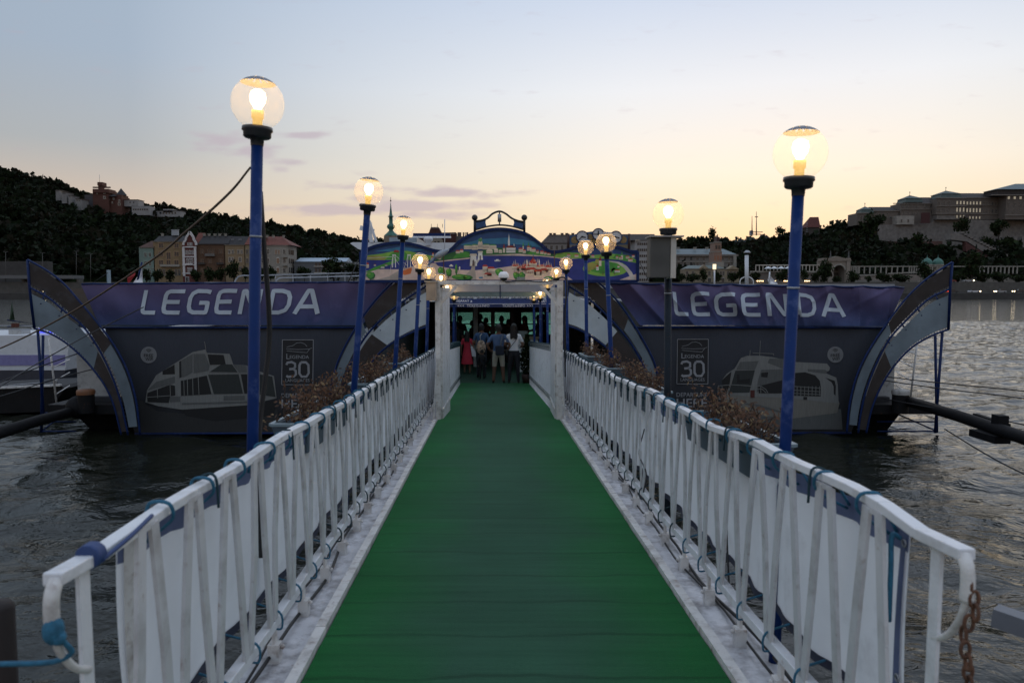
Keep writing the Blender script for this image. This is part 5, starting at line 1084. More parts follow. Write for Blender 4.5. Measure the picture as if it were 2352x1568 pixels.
# prototype riverside trees: crowns of several habits, trunk with limbs
PROTO = []
for i, (rx, rz, n) in enumerate(((3.2,3.0,520), (2.4,3.4,460), (3.6,2.7,560), (2.8,4.2,520))):
    r = np.random.default_rng(50+i); p = crown_points(n, rx, rz, r, 8+i); co, fs = leaf_quads(p, r.uniform(.28,.62,n), r)
    cm_ = np_mesh('crown', co, fs, LEAF, r.choice(4, n, p=[.45,.35,.08,.12]))
    b = MB(); b.tube([(0,0,-rz-2.6), (.06,.04,-rz-1), (0,.05,-rz*.3), (.1,0,rz*.3)], [.24,.19,.14,.05], 7)
    for a in range(4): b.tube([(0,0,-rz*.75), (math.cos(a*1.6)*rx*.35, math.sin(a*1.6)*rx*.35, -rz*.15), (math.cos(a*1.6)*rx*.6, math.sin(a*1.6)*rx*.6, rz*.25)], [.10,.07,.03], 5)
    PROTO.append((cm_, b.mesh('trunk', BARK), rx, rz))
def tree(u, v, w, h, Y, label, kind=None, name='riverside_tree', group='riverside trees on the far bank'):
    "crown centre at (u, v), w x h pixels"
    c = W(u, v, Y); k = random.randrange(4) if kind is None else kind; cm_, tm, rx, rz = PROTO[k]; px = F/Y
    sx, sz = w/px/2/rx/.86, h/px/2/rz/.86; base = c-Vector((0,0,(rz+2.5)*sz))
    t = thing(name, label, 'tree', base, group)
    for me, nm in ((cm_, 'crown'), (tm, 'trunk')):
        o = bpy.data.objects.new(nm, me); col.objects.link(o); o.parent = t; o.location = c-base; o.scale = (sx, sx, sz); o.rotation_euler = (0, 0, random.uniform(0, 6))
zc1 = zz(330, 540, 4.126)
for x, y, w, h, lab in ((145,600,80,150,'slim dark tree in front of the mint green house'), (260,605,95,120,'round dark tree at the left of the yellow house'), (385,620,95,110,'round dark tree at the right of the yellow house'), (655,608,100,130,'dark tree just right of the red and white gabled house'),
                        (795,605,120,120,'dark tree before the left half of the brown brick house'), (912,600,100,120,'dark tree before the right half of the brown brick house'), (1045,560,130,160,'taller tree in front of the cream house'), (1165,590,80,110,'brownish tree just left of the near left lamp pole'),
                        (1345,600,80,110,'dark tree directly right of the near left lamp pole'), (1432,590,95,120,'dark tree in front of the pale corner house'), (1775,572,130,110,'round tree in front of the grey wall beside the corner house'), (2080,540,230,190,'broad dark tree in front of the blue roofed block'), (2285,570,180,140,'dark tree at the right end of the blue roofed block')):
    u, v = zc1(x, y); tree(u, v, w/4.126*.919, h/4.126*.919, YQ+20, lab)
zc2 = zz(1680, 540, 5.345)
for x, y, w, h, lab in ((125,810,90,120,'small round tree below the left end of the long palace block'), (275,815,160,130,'broad brownish tree before the long block, second from its left end'), (430,800,105,160,'pointed tree before the low house, third from the left end'), (595,812,110,130,'pointed tree left of the white lamp post across the river'),
                        (825,805,150,140,'broad brownish tree left of the ventilation pipe'), (950,740,110,180,'tall reddish tree behind the ventilation pipe'), (1110,795,125,130,'round tree between the pipe and the white pennant'), (1490,800,170,140,'broad tree left of the near right lamp pole'), (1780,790,110,130,'tree just right of the near right lamp pole'),
                        (1905,830,110,120,'round tree between the near right lamp pole and the arch'), (2050,745,190,260,'tall dark tree just left of the stone arch'), (2200,840,100,100,'small tree in the mouth of the stone arch')):
    u, v = zc2(x, y); tree(u, v, w/5.345*.919, h/5.345*.919, YQ+20, lab)
zc3 = zz(2060, 420, 4.356)
for x, y, w, h, lab in ((310,1185,120,110,'round tree just right of the stone arch'), (480,1205,60,70,'small bush between two trees right of the arch'), (655,1185,150,120,'broad dark tree below the green terrace'), (835,1195,180,100,'wide low tree left of the twin domes'), (1110,1120,150,170,'tall tree in front of the twin domes'), (1465,1180,120,120,'round tree just right of the rightmost fin'),
                        (1610,1080,190,280,'tallest dark tree left of the long stair'), (1740,1190,120,120,'dark tree below the stair ramp'), (1905,1180,160,110,'dark tree right of the stair foot'), (2110,1200,130,90,'dark low tree at the right edge of the picture')):
    u, v = zc3(x, y); tree(u, v, w/4.356*.919, h/4.356*.919, YQ+20, lab)

# ---------------------------------------------------------------- wooded hills
def hill(name, ridge, Yr, foot_y, Yf, n_trees, size, seed, label, mats, extra=None, ridge_boost=.25, bulge=.08):
    "ridge: list of (u, v) pixels at depth Yr; slope falls to height foot_y at depth Yf"
    ridge = [(p[0], p[1]+size*1.45*F/Yr) for p in ridge]; ru = [p[0] for p in ridge]; U0, U1 = ru[0], ru[-1]
    def top(u): return float(np.interp(u, ru, [p[1] for p in ridge]))
    def P(u, t):
        a = W(u, top(u), Yr); f_ = W(u, 640, Yf); f_.z = foot_y
        p = f_.lerp(a, t); p.z += (a.z-foot_y)*bulge*math.sin(t*math.pi); return p
    b = MB(); b.grid(lambda x, y: P(U0+(U1-U0)*x, y) if y < .99 else P(U0+(U1-U0)*x, 1), 70, 10)
    b.grid(lambda x, y: P(U0+(U1-U0)*x, 1)+Vector((0, y*200, -y*20)), 70, 1)
    tag(b.build(name, EARTH), label, None, None, 'structure')
    r = np.random.default_rng(seed); C_, S_, K_ = [], [], []
    for i in range(n_trees):
        u = r.uniform(U0, U1); t = 1-.03*r.random() if r.random() < ridge_boost else r.random()**.85
        if extra and extra(u, t): continue
        p = P(u, t); R_ = size*r.uniform(.6,1.25)*(1+.25*(t > .97)); n = 34 if t < .95 else 70
        q = crown_points(n, R_, R_*r.uniform(.85,1.2), r, 5)+np.array([p.x, p.y, p.z+R_*.55]); C_.append(q); S_.append(r.uniform(.22,.42,n)*R_); K_.append(np.where(r.random(n) < .75, r.integers(0, 4), r.integers(0, 4, n)))
    C_, S_, K_ = np.vstack(C_), np.concatenate(S_), np.concatenate(K_); co, fs = leaf_quads(C_, S_, r)
    me = np_mesh(name+'_forest', co, fs, mats, K_); tag(link(name+'_forest', me), label.replace('hillside', 'hillside forest'), None, None, 'stuff'); return P
LEFT_R = [(-700,300),(-300,345),(0,397),(60,407),(120,428),(200,452),(300,478),(370,484),(450,495),(500,503),(560,513),(620,522),(700,536),(760,548),(800,556),(850,566),(950,590),(1100,610)]
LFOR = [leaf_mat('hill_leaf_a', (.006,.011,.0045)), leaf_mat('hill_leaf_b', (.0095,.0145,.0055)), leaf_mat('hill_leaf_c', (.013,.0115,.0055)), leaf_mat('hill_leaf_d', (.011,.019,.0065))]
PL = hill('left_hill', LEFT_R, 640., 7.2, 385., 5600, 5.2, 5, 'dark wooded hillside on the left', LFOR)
RIGHT_R = [(1180,600),(1400,592),(1540,566),(1575,556),(1620,560),(1690,566),(1760,560),(1800,548),(1830,545),(1850,535),(1880,533),(1910,526),(1940,518),(1970,516),(2000,522),(2060,530),(2200,540),(2500,540),(2900,520)]
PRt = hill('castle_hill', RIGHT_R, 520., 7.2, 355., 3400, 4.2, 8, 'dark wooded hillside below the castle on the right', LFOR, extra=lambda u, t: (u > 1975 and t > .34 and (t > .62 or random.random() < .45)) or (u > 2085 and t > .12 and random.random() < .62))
FAR_R = [(1350,585),(1560,566),(1640,556),(1690,552),(1730,549),(1790,546),(1840,543),(1900,545),(2100,560)]
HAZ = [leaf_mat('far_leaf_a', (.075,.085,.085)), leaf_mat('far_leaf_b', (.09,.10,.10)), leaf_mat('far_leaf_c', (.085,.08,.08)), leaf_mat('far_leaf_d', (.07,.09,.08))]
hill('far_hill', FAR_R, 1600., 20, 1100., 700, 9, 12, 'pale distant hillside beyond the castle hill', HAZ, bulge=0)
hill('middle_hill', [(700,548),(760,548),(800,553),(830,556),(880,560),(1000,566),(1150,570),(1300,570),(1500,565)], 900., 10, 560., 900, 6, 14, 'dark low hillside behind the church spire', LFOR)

# ---------------------------------------------------------------- buildings
PANE = M('window_pane', (.018,.020,.024), .15, var=.3, scale=.4)
PANEL_ = M('window_pane_lit', (.30,.27,.22), .3, var=.2, emit=(1,.85,.6,.22))
def wallm(n, c, var=.14):
    c = tuple(x*.62 for x in c); return M('wall_'+n, c, .85, var=var, scale=.35, dirt=.25, dirtc=tuple(x*.6 for x in c))
def roofm(n, c): return M('roof_'+n, tuple(x*.7 for x in c), .8, var=.3, scale=.9)
class House:
    def __init__(s, name, label, Y, cat='house', group=None, loc=(0,0)):
        s.Y = Y; s.t = thing(name, label, cat, W(loc[0], loc[1], Y), group); s.cache = {}
    def p(s, u, v, o=0.): return W(u, v, s.Y+o)
    def wall(s, x0, x1, y0, y1, mat, dep=10., o=0., nm='wall'):
        a, c = s.p(x0, y1, o), s.p(x1, y0, o); b = MB(); b.box((a.x, a.y, min(a.z, 6.95)), (c.x, a.y+dep, c.z)); return b.build(nm, mat, s.t)
    def shell(s, poly, mat, dep, nm='wall', o=0.):
        b = MB(); b.prism([s.p(x, y, o) for x, y in poly], (0, dep, 0)); return b.build(nm, mat, s.t)
    def roof(s, x0, x1, y0, y1, mat, dep=10., inset=3., over=1.5, hip=(0, 0), o=0.):
        "y0 top, y1 eaves; hipped at the ends by hip pixels; ridge in the middle of the depth"
        a, c, e0, e1 = s.p(x0-over, y1, o), s.p(x1+over, y1, o), s.p(x0+hip[0], y0, o), s.p(x1-hip[1], y0, o); d = dep
        b = MB(); b.add([(a.x,a.y-.5,a.z), (c.x,a.y-.5,a.z), (c.x,a.y+d+.5,a.z), (a.x,a.y+d+.5,a.z), (e0.x,a.y+d*.5,e0.z+(e0.z-CAMZ)*d*.5/s.Y), (e1.x,a.y+d*.5,e1.z+(e1.z-CAMZ)*d*.5/s.Y)], [(0,1,5,4), (1,2,5), (2,3,4,5), (3,0,4), (0,3,2,1)]); return b.build('roof', mat, s.t)
    def win(s, u, v, w, h, o=0., frame=None, arch=False, pane=None, key=None):
        px = F/(s.Y+o); ww, hh = w/px, h/px; k = (round(ww, 2), round(hh, 2), frame.name if frame else '', arch, pane.name if pane else '')
        if k not in s.cache:
            b = MB(); f_ = max(.10, ww*.13)
            b.box((-ww/2, -.03, -hh/2), (ww/2, .0, hh/2), 0)
            if frame:
                b.box((-ww/2-f_, -.10, -hh/2), (-ww/2, .0, hh/2), 1); b.box((ww/2, -.10, -hh/2), (ww/2+f_, .0, hh/2), 1); b.box((-ww/2-f_*1.6, -.18, -hh/2-f_), (ww/2+f_*1.6, .0, -hh/2-.002), 1); b.box((-ww/2-f_*1.4, -.16, hh/2+.002), (ww/2+f_*1.4, .0, hh/2+f_*1.1), 1); b.box((-.05, -.05, -hh/2), (.05, -.031, hh/2), 1)
                if arch: b.lathe([(.001,0), (ww/2+f_, 0)], (0,-.05,hh/2+f_), 10) if False else b.prism([(-ww/2-f_, -.12, hh/2+f_*1.1+.002), (ww/2+f_, -.12, hh/2+f_*1.1+.002), (ww*.3, -.12, hh/2+f_*1.1+ww*.35), (-ww*.3, -.12, hh/2+f_*1.1+ww*.35)], (0,.12,0), 1)
            s.cache[k] = b.mesh('window', [pane or PANE, frame or WHITE])
        o_ = bpy.data.objects.new('window', s.cache[k]); col.objects.link(o_); o_.parent = s.t; o_.location = s.p(u, v, o)-s.t.location+Vector((0,-.01,0)); return o_
    def band(s, x0, x1, y, h, mat, pr=.35, o=0., nm='cornice'):
        a, c = s.p(x0, y+h/2, o), s.p(x1, y-h/2, o); b = MB(); b.box((a.x, a.y-pr, a.z), (c.x, a.y+.05, c.z)); return b.build(nm, mat, s.t)
    def chim(s, u, y0, y1, w, mat, o=4.):
        a, c = s.p(u-w/2, y1, o), s.p(u+w/2, y0, o); b = MB(); b.box((a.x, a.y, a.z), (c.x, a.y+1.2, c.z)); b.box((a.x-.15, a.y-.15, c.z), (c.x+.15, a.y+1.35, c.z+.25)); return b.build('chimney', mat, s.t)
    def balcony(s, x0, x1, y, h, mat, o=0.):
        a, c = s.p(x0, y+h, o), s.p(x1, y, o); b = MB(); b.box((a.x, a.y-1.1, a.z), (c.x, a.y, a.z+.25)); b.box((a.x, a.y-1.1, a.z+.25), (c.x, a.y-1.0, c.z)); return b.build('balcony', mat, s.t)
YH = YQ+36
STW = M('stucco_trim', (.27,.25,.215), .8, var=.1); ROOFD = roofm('slate', (.035,.032,.034)); ROOFR = roofm('red_tile', (.20,.055,.035)); ROOFB = roofm('brown_tile', (.10,.045,.03))
def Zx(x): return zc1(x, 0)[0]
def Zy(y): return zc1(0, y)[1]
def rows(H, xs, ys, w, h, frame, **k):
    for y in ys:
        for x in xs: H.win(Zx(x), Zy(y), w/4.126*.919, h/4.126*.919, frame=frame, **k)
H = House('mint_house', 'narrow mint green house at the left end of the riverfront row', YH, loc=(Zx(155), 640)); H.wall(Zx(82), Zx(229), Zy(322), 640, wallm('mint', (.26,.36,.31))); H.roof(Zx(82), Zx(229), Zy(258), Zy(322), ROOFB, hip=(14, 0)); H.band(Zx(80), Zx(230), Zy(325), 1.6, STW)
rows(H, (140,185), (400,490,580), 24, 44, M('mint_trim', (.34,.42,.38), .8)); H.band(Zx(82), Zx(229), Zy(540), 1, STW, .2)
H = House('yellow_house', 'ochre yellow house with dark flat roof in the riverfront row', YH, loc=(Zx(375), 640)); H.wall(Zx(230), Zx(524), Zy(262), 640, wallm('ochre', (.36,.25,.13))); H.roof(Zx(230), Zx(524), Zy(205), Zy(262), ROOFD); H.band(Zx(228), Zx(526), Zy(264), 2, STW)
for y in (305, 392, 478): rows(H, (300, 460), (y,), 44, 44, M('ochre_trim', (.30,.20,.12), .8))
rows(H, (378,), (410,490), 40, 66, M('ochre_trim', (.30,.20,.12), .8)); rows(H, (290,330,455,490), (580,), 22, 62, STW); H.balcony(Zx(300), Zx(500), Zy(500), 5, STW); H.chim(Zx(440), Zy(145), Zy(200), 14, M('chimney_grey', (.32,.34,.36), .7)); H.chim(Zx(307), Zy(185), Zy(207), 3, STW)
H = House('gabled_house', 'narrow red brick house with white stepped gable and arcades', YH-.6, loc=(Zx(595), 640)); BRW = M('gable_white', (.56,.54,.53), .75, var=.08); BRR = wallm('red_brick', (.17,.045,.035))
H.wall(Zx(526), Zx(664), Zy(300), 640, BRR); H.shell([(Zx(528), Zy(300)), (Zx(664), Zy(300)), (Zx(660), Zy(270)), (Zx(640), Zy(250)), (Zx(632), Zy(215)), (Zx(612), Zy(190)), (Zx(596), Zy(165)), (Zx(580), Zy(190)), (Zx(562), Zy(215)), (Zx(552), Zy(250)), (Zx(532), Zy(270))], BRR, 2., 'gable')
b = MB(); gp = [(530,300),(534,272),(553,252),(563,216),(581,190),(596,163),(612,190),(632,216),(641,252),(659,272),(663,300)]
for p, q in zip(gp[:-1], gp[1:]): b.bar(H.p(Zx(p[0]), Zy(p[1]), -.2), H.p(Zx(q[0]), Zy(q[1]), -.2), .9, .6, up=(0,1,0))
b.build('gable_trim', BRW, H.t)
H.roof(Zx(640), Zx(710), Zy(175), Zy(290), ROOFR, dep=10, o=2.5)
for y in (320, 420, 505, 590): H.band(Zx(524), Zx(666), Zy(y), 2.6, BRW, .4, nm='string_course')
for x in (536, 656): H.band(Zx(x)-1.6, Zx(x)+1.6, Zy(470), 66, BRW, .3, nm='pilaster')
rows(H, (552,575,598,621,644), (375,), 12, 40, BRW); rows(H, (572,597,622), (465,), 16, 44, BRW, arch=True); rows(H, (578,597,616), (555,), 12, 36, BRW, arch=True); rows(H, (580,597,614), (290,), 12, 26, BRW); rows(H, (570,), (660,), 30, 60, BRW); H.balcony(Zx(560), Zx(636), Zy(488), 4, BRW)
H = House('brown_house', 'brown brick house with dark roof and iron balconies in the riverfront row', YH, loc=(Zx(815), 640)); H.wall(Zx(666), Zx(958), Zy(288), 640, wallm('brown_brick', (.15,.078,.042))); H.roof(Zx(690), Zx(990), Zy(205), Zy(288), ROOFD); H.band(Zx(664), Zx(962), Zy(290), 2.4, M('dark_cornice', (.07,.055,.05), .8))
TB = M('brown_trim', (.20,.12,.075), .8); rows(H, (715,735,790,815,840,905,925), (365,), 15, 44, TB); rows(H, (715,735,795,815,905,925), (465,), 15, 44, TB); rows(H, (715,735,795,815,905,925), (560,), 15, 40, TB); H.balcony(Zx(760), Zx(860), Zy(388), 6, M('balcony_grey', (.13,.12,.11), .8)); H.balcony(Zx(690), Zx(760), Zy(478), 5, BLACK); H.balcony(Zx(880), Zx(950), Zy(478), 5, BLACK)
for x in (740,790,850,900,960): H.chim(Zx(x), Zy(188), Zy(206), 3.5, STW)
H = House('cream_house', 'cream house with dark roof between brown brick house and lamp pole', YH, loc=(Zx(1060), 640)); H.wall(Zx(960), Zx(1165), Zy(295), 640, wallm('cream', (.38,.27,.155))); H.roof(Zx(975), Zx(1185), Zy(210), Zy(295), ROOFD); H.band(Zx(958), Zx(1167), Zy(297), 2, STW)
rows(H, (1005,1040,1098,1132), (368,), 20, 36, M('white_trim', (.50,.46,.40), .8)); rows(H, (1012,1036,1116), (450,), 24, 44, M('white_trim', (.50,.46,.40), .8)); rows(H, (1010,1045,1120), (545,), 24, 44, STW)
for x, y in ((1035,245),(1115,245),(1065,270)): b = MB(); p_ = H.p(Zx(x), Zy(y), 2.2); b.box(p_-Vector((.6,.3,.4)), p_+Vector((.6,1.5,.5))); b.build('dormer', M('dormer_grey', (.16,.16,.17), .7), H.t)
H = House('lemon_house', 'pale yellow house with red roof mostly hidden by the lamp pole', YH, loc=(Zx(1240), 640)); H.wall(Zx(1166), Zx(1325), Zy(295), 640, wallm('lemon', (.38,.29,.17))); H.roof(Zx(1170), Zx(1350), Zy(208), Zy(295), ROOFR); rows(H, (1190,1335), (370,460,550), 22, 44, STW)
H = House('corner_house', 'pale four storey corner house with red hipped roof ending the row', YH, loc=(Zx(1500), 640)); PW = wallm('pale', (.44,.40,.34)); H.wall(Zx(1326), Zx(1604), Zy(300), 640, PW, dep=14); H.roof(Zx(1330), Zx(1640), Zy(212), Zy(300), ROOFR, dep=16, hip=(0, 34))
a, c = H.p(Zx(1604), 640), H.p(Zx(1672), 640, 9); zt_ = H.p(Zx(1604), Zy(300)).z; b = MB(); b.add([(a.x,a.y,7), (c.x,c.y,7), (c.x,c.y,zt_), (a.x,a.y,zt_), (a.x,a.y+14,7), (a.x,a.y+14,zt_)], [(0,1,2,3), (1,4,5,2), (3,2,5)]); b.build('chamfered_wall', PW, H.t)
H.band(Zx(1446), Zx(1606), Zy(304), 2.2, STW); WT = M('white_trim', (.50,.46,.40), .8); SHUT = M('shutter_orange', (.22,.10,.04), .7)
rows(H, (1350,1405), (368,462,555), 24, 48, WT); rows(H, (1485,1515), (370,), 18, 44, WT, pane=SHUT); rows(H, (1505,), (462,560), 24, 52, WT, arch=True, pane=SHUT); rows(H, (1572,), (370,462,560), 24, 48, WT)
for y in (405, 492, 585): H.balcony(Zx(1555), Zx(1606), Zy(y), 5, STW)
for y in (370, 462, 555):
    for k_ in range(3):
        p_ = H.p(Zx(1604), Zy(y)).lerp(H.p(Zx(1672), Zy(y), 9), .2+.3*k_); p_.z = H.p(Zx(1604), Zy(y)).z; b = MB(); b.bar(p_+Vector((-.45,-.5,0)), p_+Vector((.45,.1,0)), 2.2, .2, up=(0,1,0)); b.build('window', PANE, H.t)
for x in (1390,1455,1560): H.chim(Zx(x), Zy(203), Zy(222), 3, STW)
H = House('blue_roofed_block', 'low modern block with pale blue roof right of the corner house', YH+6, 'building', loc=(Zx(1950), 640)); H.wall(Zx(1676), Zx(2212), Zy(470), 640, wallm('greyblue', (.20,.21,.22)), dep=14); H.roof(Zx(1690), Zx(2205), Zy(432), Zy(470), M('roof_blue', (.26,.34,.42), .5, var=.1), dep=14); 
for k in range(9): H.win(Zx(1900+k*35), Zy(500), 5, 7); H.win(Zx(1900+k*35), Zy(560), 5, 8)
for y in (520, 585): H.band(Zx(1880), Zx(2180), Zy(y), 1.5, WT, .8, nm='balcony_edge')
H.wall(Zx(2214), Zx(2420), Zy(475), 640, wallm('whitish', (.34,.34,.34)), dep=10, o=1.)
# hillside villas and the red castle-like villa
z0 = zz(0, 400, 4.611)
YV = 560.
H = House('castle_villa', 'red brick villa with tall battlemented tower on the wooded hillside', YV, 'villa', loc=z0(1150, 540)); VW_ = wallm('villa_white', (.42,.41,.40)); BV = wallm('villa_brick', (.13,.050,.034)); X = lambda x: z0(x, 0)[0]; Yv = lambda y: z0(0, y)[1]
def vb(x0, x1, y0, y1, mat, dep=10, o=0., nm='wall'):
    a, c = H.p(X(x0), Yv(y1), o), H.p(X(x1), Yv(y0), o); b = MB(); b.box((a.x, a.y, a.z-(6 if nm in ('wall', 'wing', 'tower', 'bay') and mat is not VW_ else 1)), (c.x, a.y+dep, c.z)); return b.build(nm, mat, H.t)
vb(1075, 1250, 345, 560, BV, 12, 0, 'tower'); vb(1068, 1252, 334, 362, BV, 10, -1.2, 'battlement'); vb(1132, 1170, 276, 330, BV, 4, 5, 'turret'); vb(1122, 1178, 255, 280, BV, 6, 4, 'turret_crown'); vb(980, 1078, 400, 560, M('villa_grey', (.06,.055,.06), .8), 10, 3); vb(1250, 1400, 420, 560, BV, 12, 2, 'wing'); vb(1330, 1400, 400, 560, BV, 10, 1.5, 'bay')
for k in range(6): b = MB(); p_ = H.p(X(1068+k*34), Yv(324), -1.2); b.box(p_, p_+Vector((2.0,1,1.0))); b.build('merlon', BV, H.t)
a = H.p(X(1350), Yv(402), 2); b = MB(); b.lathe([(.01,5.5), (4.5,0)], a+Vector((1,4,0)), 4); b.build('spire_roof', ROOFD, H.t); H.roof(X(1255), X(1330), Yv(395), Yv(420), ROOFD, dep=10)
for x, y, w, h in ((1205,380,18,18),(1205,432,22,26),(1262,445,14,18),(1310,450,14,18),(1375,470,16,20),(1375,510,22,24),(1120,385,12,14),(1295,490,12,16)): H.win(X(x), Yv(y), w/4.611*.919, h/4.611*.919, o=-.1 if x < 1250 else 1.4, frame=WT)
b = MB(); b.tube([H.p(X(1147), Yv(262), 4), H.p(X(1147), Yv(170), 4)], .12, 5); b.build('flagpole', STEEL, H.t)
def villa(poly, lab, mat, Y=YV+5, wins=(), nm='white_villa', cat='villa', ro=ROOFD, o=0):
    global H
    H = House(nm, lab, Y, cat, 'villas on the wooded hillside', z0(*poly[0]))
    for (x0, x1, y0, y1) in poly2(poly): vb(x0, x1, y0, y1, mat, 9, o)
    x0, x1, y0, y1 = poly2(poly)[0]; b = MB(); a, c = H.p(X(x0)-.6, Yv(y0), o-.4), H.p(X(x1)+.6, Yv(y0)-1.0, o-.4); b.box(a, (c.x, a.y+10, c.z)); b.build('roof', ro, H.t)
    for x, y, w, h in wins: H.win(X(x), Yv(y), w/4.611*.919, h/4.611*.919, o=o-.1)
def poly2(p): return p[1:]
VW = VW_; VG = wallm('villa_palegrey', (.33,.32,.31))
villa([(1480,600), (1400,1590,460,520), (1520,1720,530,620)], 'white modern villa with long terrace right of the castle villa', VW, wins=[(1540+k*26, 570, 18, 16) for k in range(7)]+[(1500,490,14,14),(1540,490,14,14)])
villa([(1900,630), (1770,2080,585,640), (1880,1990,565,590)], 'flat white villa among trees further right on the hill', VW, YV+15, [(1850+k*34, 610, 20, 22) for k in range(6)])
villa([(740,400), (710,765,372,405)], 'small pale house high on the wooded hill, left of the villa', VG, YV-10, [(728,388,8,10),(748,388,8,10)])
villa([(665,360), (642,690,348,372)], 'topmost small pale house on the wooded hill', VG, YV-5, [(655,360,8,8)])
villa([(905,470), (870,940,452,485)], 'small pale house with brown roof below the castle villa', VG, YV-12, [(890,470,8,8),(915,470,8,8)], ro=ROOFB)
villa([(810,420), (788,832,408,432)], 'tiny pale house between two others on the wooded hill', VG, YV-10, [(800,420,6,6)])
# left: retaining wall, low viaduct, lamp masts
b = MB(); b.box((W(-300, 600, 330).x, 330, 6), (W(108, 600, 330).x, 334, W(0, 600, 330).z)); tag(b.build('retaining_wall', STONED), 'pale stone retaining wall at the far left under the hill', 'wall')  # dark stone puts the shade on this wall into its colour
t = thing('viaduct', 'low concrete viaduct carrying the road at the far left', 'viaduct', W(60, 650, 312)); b = MB(); b.box((W(-400, 640, 312).x, 312, W(0, 640, 312).z), (W(168, 640, 312).x, 320, W(0, 632, 312).z)); b.build('deck', M('concrete', (.13,.13,.13), .8), t)
for u in (-60, 20, 95, 150): b = MB(); b.box((W(u, 0, 314).x, 314, 2), (W(u+6, 0, 314).x, 317, W(0, 641, 314).z)); b.build('pier', STONE, t)
for x, y0, y1, lab in ((65,1060,1170,'leftmost double armed lamp mast under the hill'), (490,1070,1160,'second lamp mast under the hill from the left'), (880,1050,1400,'tall lamp mast in the middle under the hill'), (1045,1085,1180,'lamp mast nearest the mint house')):
    t = thing('lamp_mast', lab, 'street lamp', W(*z0(x, y1), 318), 'lamp masts under the left hill'); b = MB(); b.tube([W(*z0(x, 1420), 318), W(*z0(x, y0), 318)], .10, 6); b.build('mast', STONE, t); b = MB(); b.tube([W(*z0(x-26, y0-4), 318), W(*z0(x, y0+4), 318), W(*z0(x+26, y0-4), 318)], .08, 5); b.build('cross_arm', STONE, t)

# ---------------------------------------------------------------- centre: church spire and roofs seen over the mural
COP = M('copper_green', (.045,.14,.11), .6, var=.3, scale=.6, dirt=.3, dirtc=(.03,.07,.06))
YS = 380.
t = thing('church_tower', 'church tower with green copper onion spire above the left arch', 'church', W(897, 560, YS)); p_ = W(*R2(412, 445), YS); k_ = 1/2.6133*.91875*YS/F
S_ = lambda d: d*k_
b = MB(); b.box((p_.x-S_(40), YS-S_(40), 7), (p_.x+S_(40), YS+S_(40), p_.z)); b.build('tower', wallm('church', (.34,.28,.22)), t)
b = MB(); b.lathe([(S_(r_), S_(h_)) for r_, h_ in ((44,0),(42,8),(30,18),(16,32),(12,40),(24,52),(27,62),(22,72),(12,80),(12,122),(18,124),(18,128),(11,131),(8,150),(4,185),(1.6,215),(1,220))], p_, 8); b.build('spire', COP, t)
b = MB(); b.ball(p_+Vector((0,0,S_(226))), S_(5), 8, 6); b.tube([p_+Vector((0,0,S_(222))), p_+Vector((0,0,S_(250)))], S_(1.3), 5); b.build('finial', BROWN, t)
H = House('steep_roof_house', 'house with steep dark red patterned roof and pale gable behind the mural', YS+4, 'building', loc=R2(690, 500)); RR = roofm('dark_red', (.075,.022,.018))
r2p = lambda pts: [R2(*p) for p in pts]
H.shell(r2p([(555,530),(835,530),(835,420),(740,422),(735,430),(560,430)]), RR, 10, 'roof'); H.shell(r2p([(652,430),(745,430),(738,420),(720,386),(672,386),(660,420)]), RR, 8, 'mansard', -1)
H.shell(r2p([(672,530),(755,530),(748,470),(712,425),(678,470)]), wallm('gable_pale', (.40,.36,.29)), 1.5, 'gable', -2)
for x in (700, 722): H.win(*R2(x, 495), 5, 12, o=-2.1)
b = MB()
for x0, x1, y_ in ((674,720,388), (745,832,424)):
    n_ = int((x1-x0)/7)
    for i in range(n_):
        a0 = x0+(x1-x0)*i/n_; b.prism([H.p(*R2(a0, y_), -2.2), H.p(*R2(a0+7, y_), -2.2), H.p(*R2(a0+3.5, y_+9), -2.2)], (0,.1,0))
tag(b.build('zigzag_tiles', STW, H.t), kind='stuff')
b = MB()
for x in (675, 715, 748): b.tube([H.p(*R2(x, 390), 1), H.p(*R2(x, 365), 1)], .12, 5)
b.build('roof_spike', BLACK, H.t)
H.shell(r2p([(835,530),(930,530),(930,448),(835,445)]), M('dark_block', (.10,.09,.085), .8), 8, 'side_wing', 1)
for x0, x1 in ((846,870), (880,888), (893,898), (903,915)): b = MB(); a, c = H.p(*R2(x0, 448), 2), H.p(*R2(x1, 420), 2); b.box(a, (c.x, a.y+1.5, c.z)); b.build('chimney', M('chimney_brown', (.11,.08,.07), .8), H.t)
H = House('brown_roofed_house', 'long brown roofed house between the middle arch and the clocks', YS, 'building', loc=R2(1480, 520)); H.wall(R2(1400,0)[0], R2(1640,0)[0], R2(0,490)[1], 640, wallm('buff', (.36,.33,.31))); H.roof(R2(1395,0)[0], R2(1640,0)[0], R2(0,435)[1], R2(0,490)[1], roofm('brown_grey', (.11,.085,.07)), hip=(18, 0)); H.band(R2(1398,0)[0], R2(1642,0)[0], R2(0,491)[1], 1.6, M('dark_cornice', (.07,.055,.05), .8))
for x in (1455,1480,1530,1560,1600): H.chim(R2(x,0)[0], R2(0,428)[1], R2(0,452)[1], 6, M('chimney_brown', (.11,.08,.07), .8))
for k in range(6): H.win(R2(1425+k*35,0)[0], R2(0,520)[1], 5, 9, frame=STW)
H = House('ochre_gable_house', 'ochre house with dark roof just right of the clock board', YS-6, 'building', loc=R2(1950, 530)); H.wall(R2(1850,0)[0], R2(1985,0)[0], R2(0,490)[1], 640, wallm('ochre2', (.33,.26,.15))); H.roof(R2(1800,0)[0], R2(1985,0)[0], R2(0,432)[1], R2(0,490)[1], roofm('brown_dark', (.06,.045,.04)))
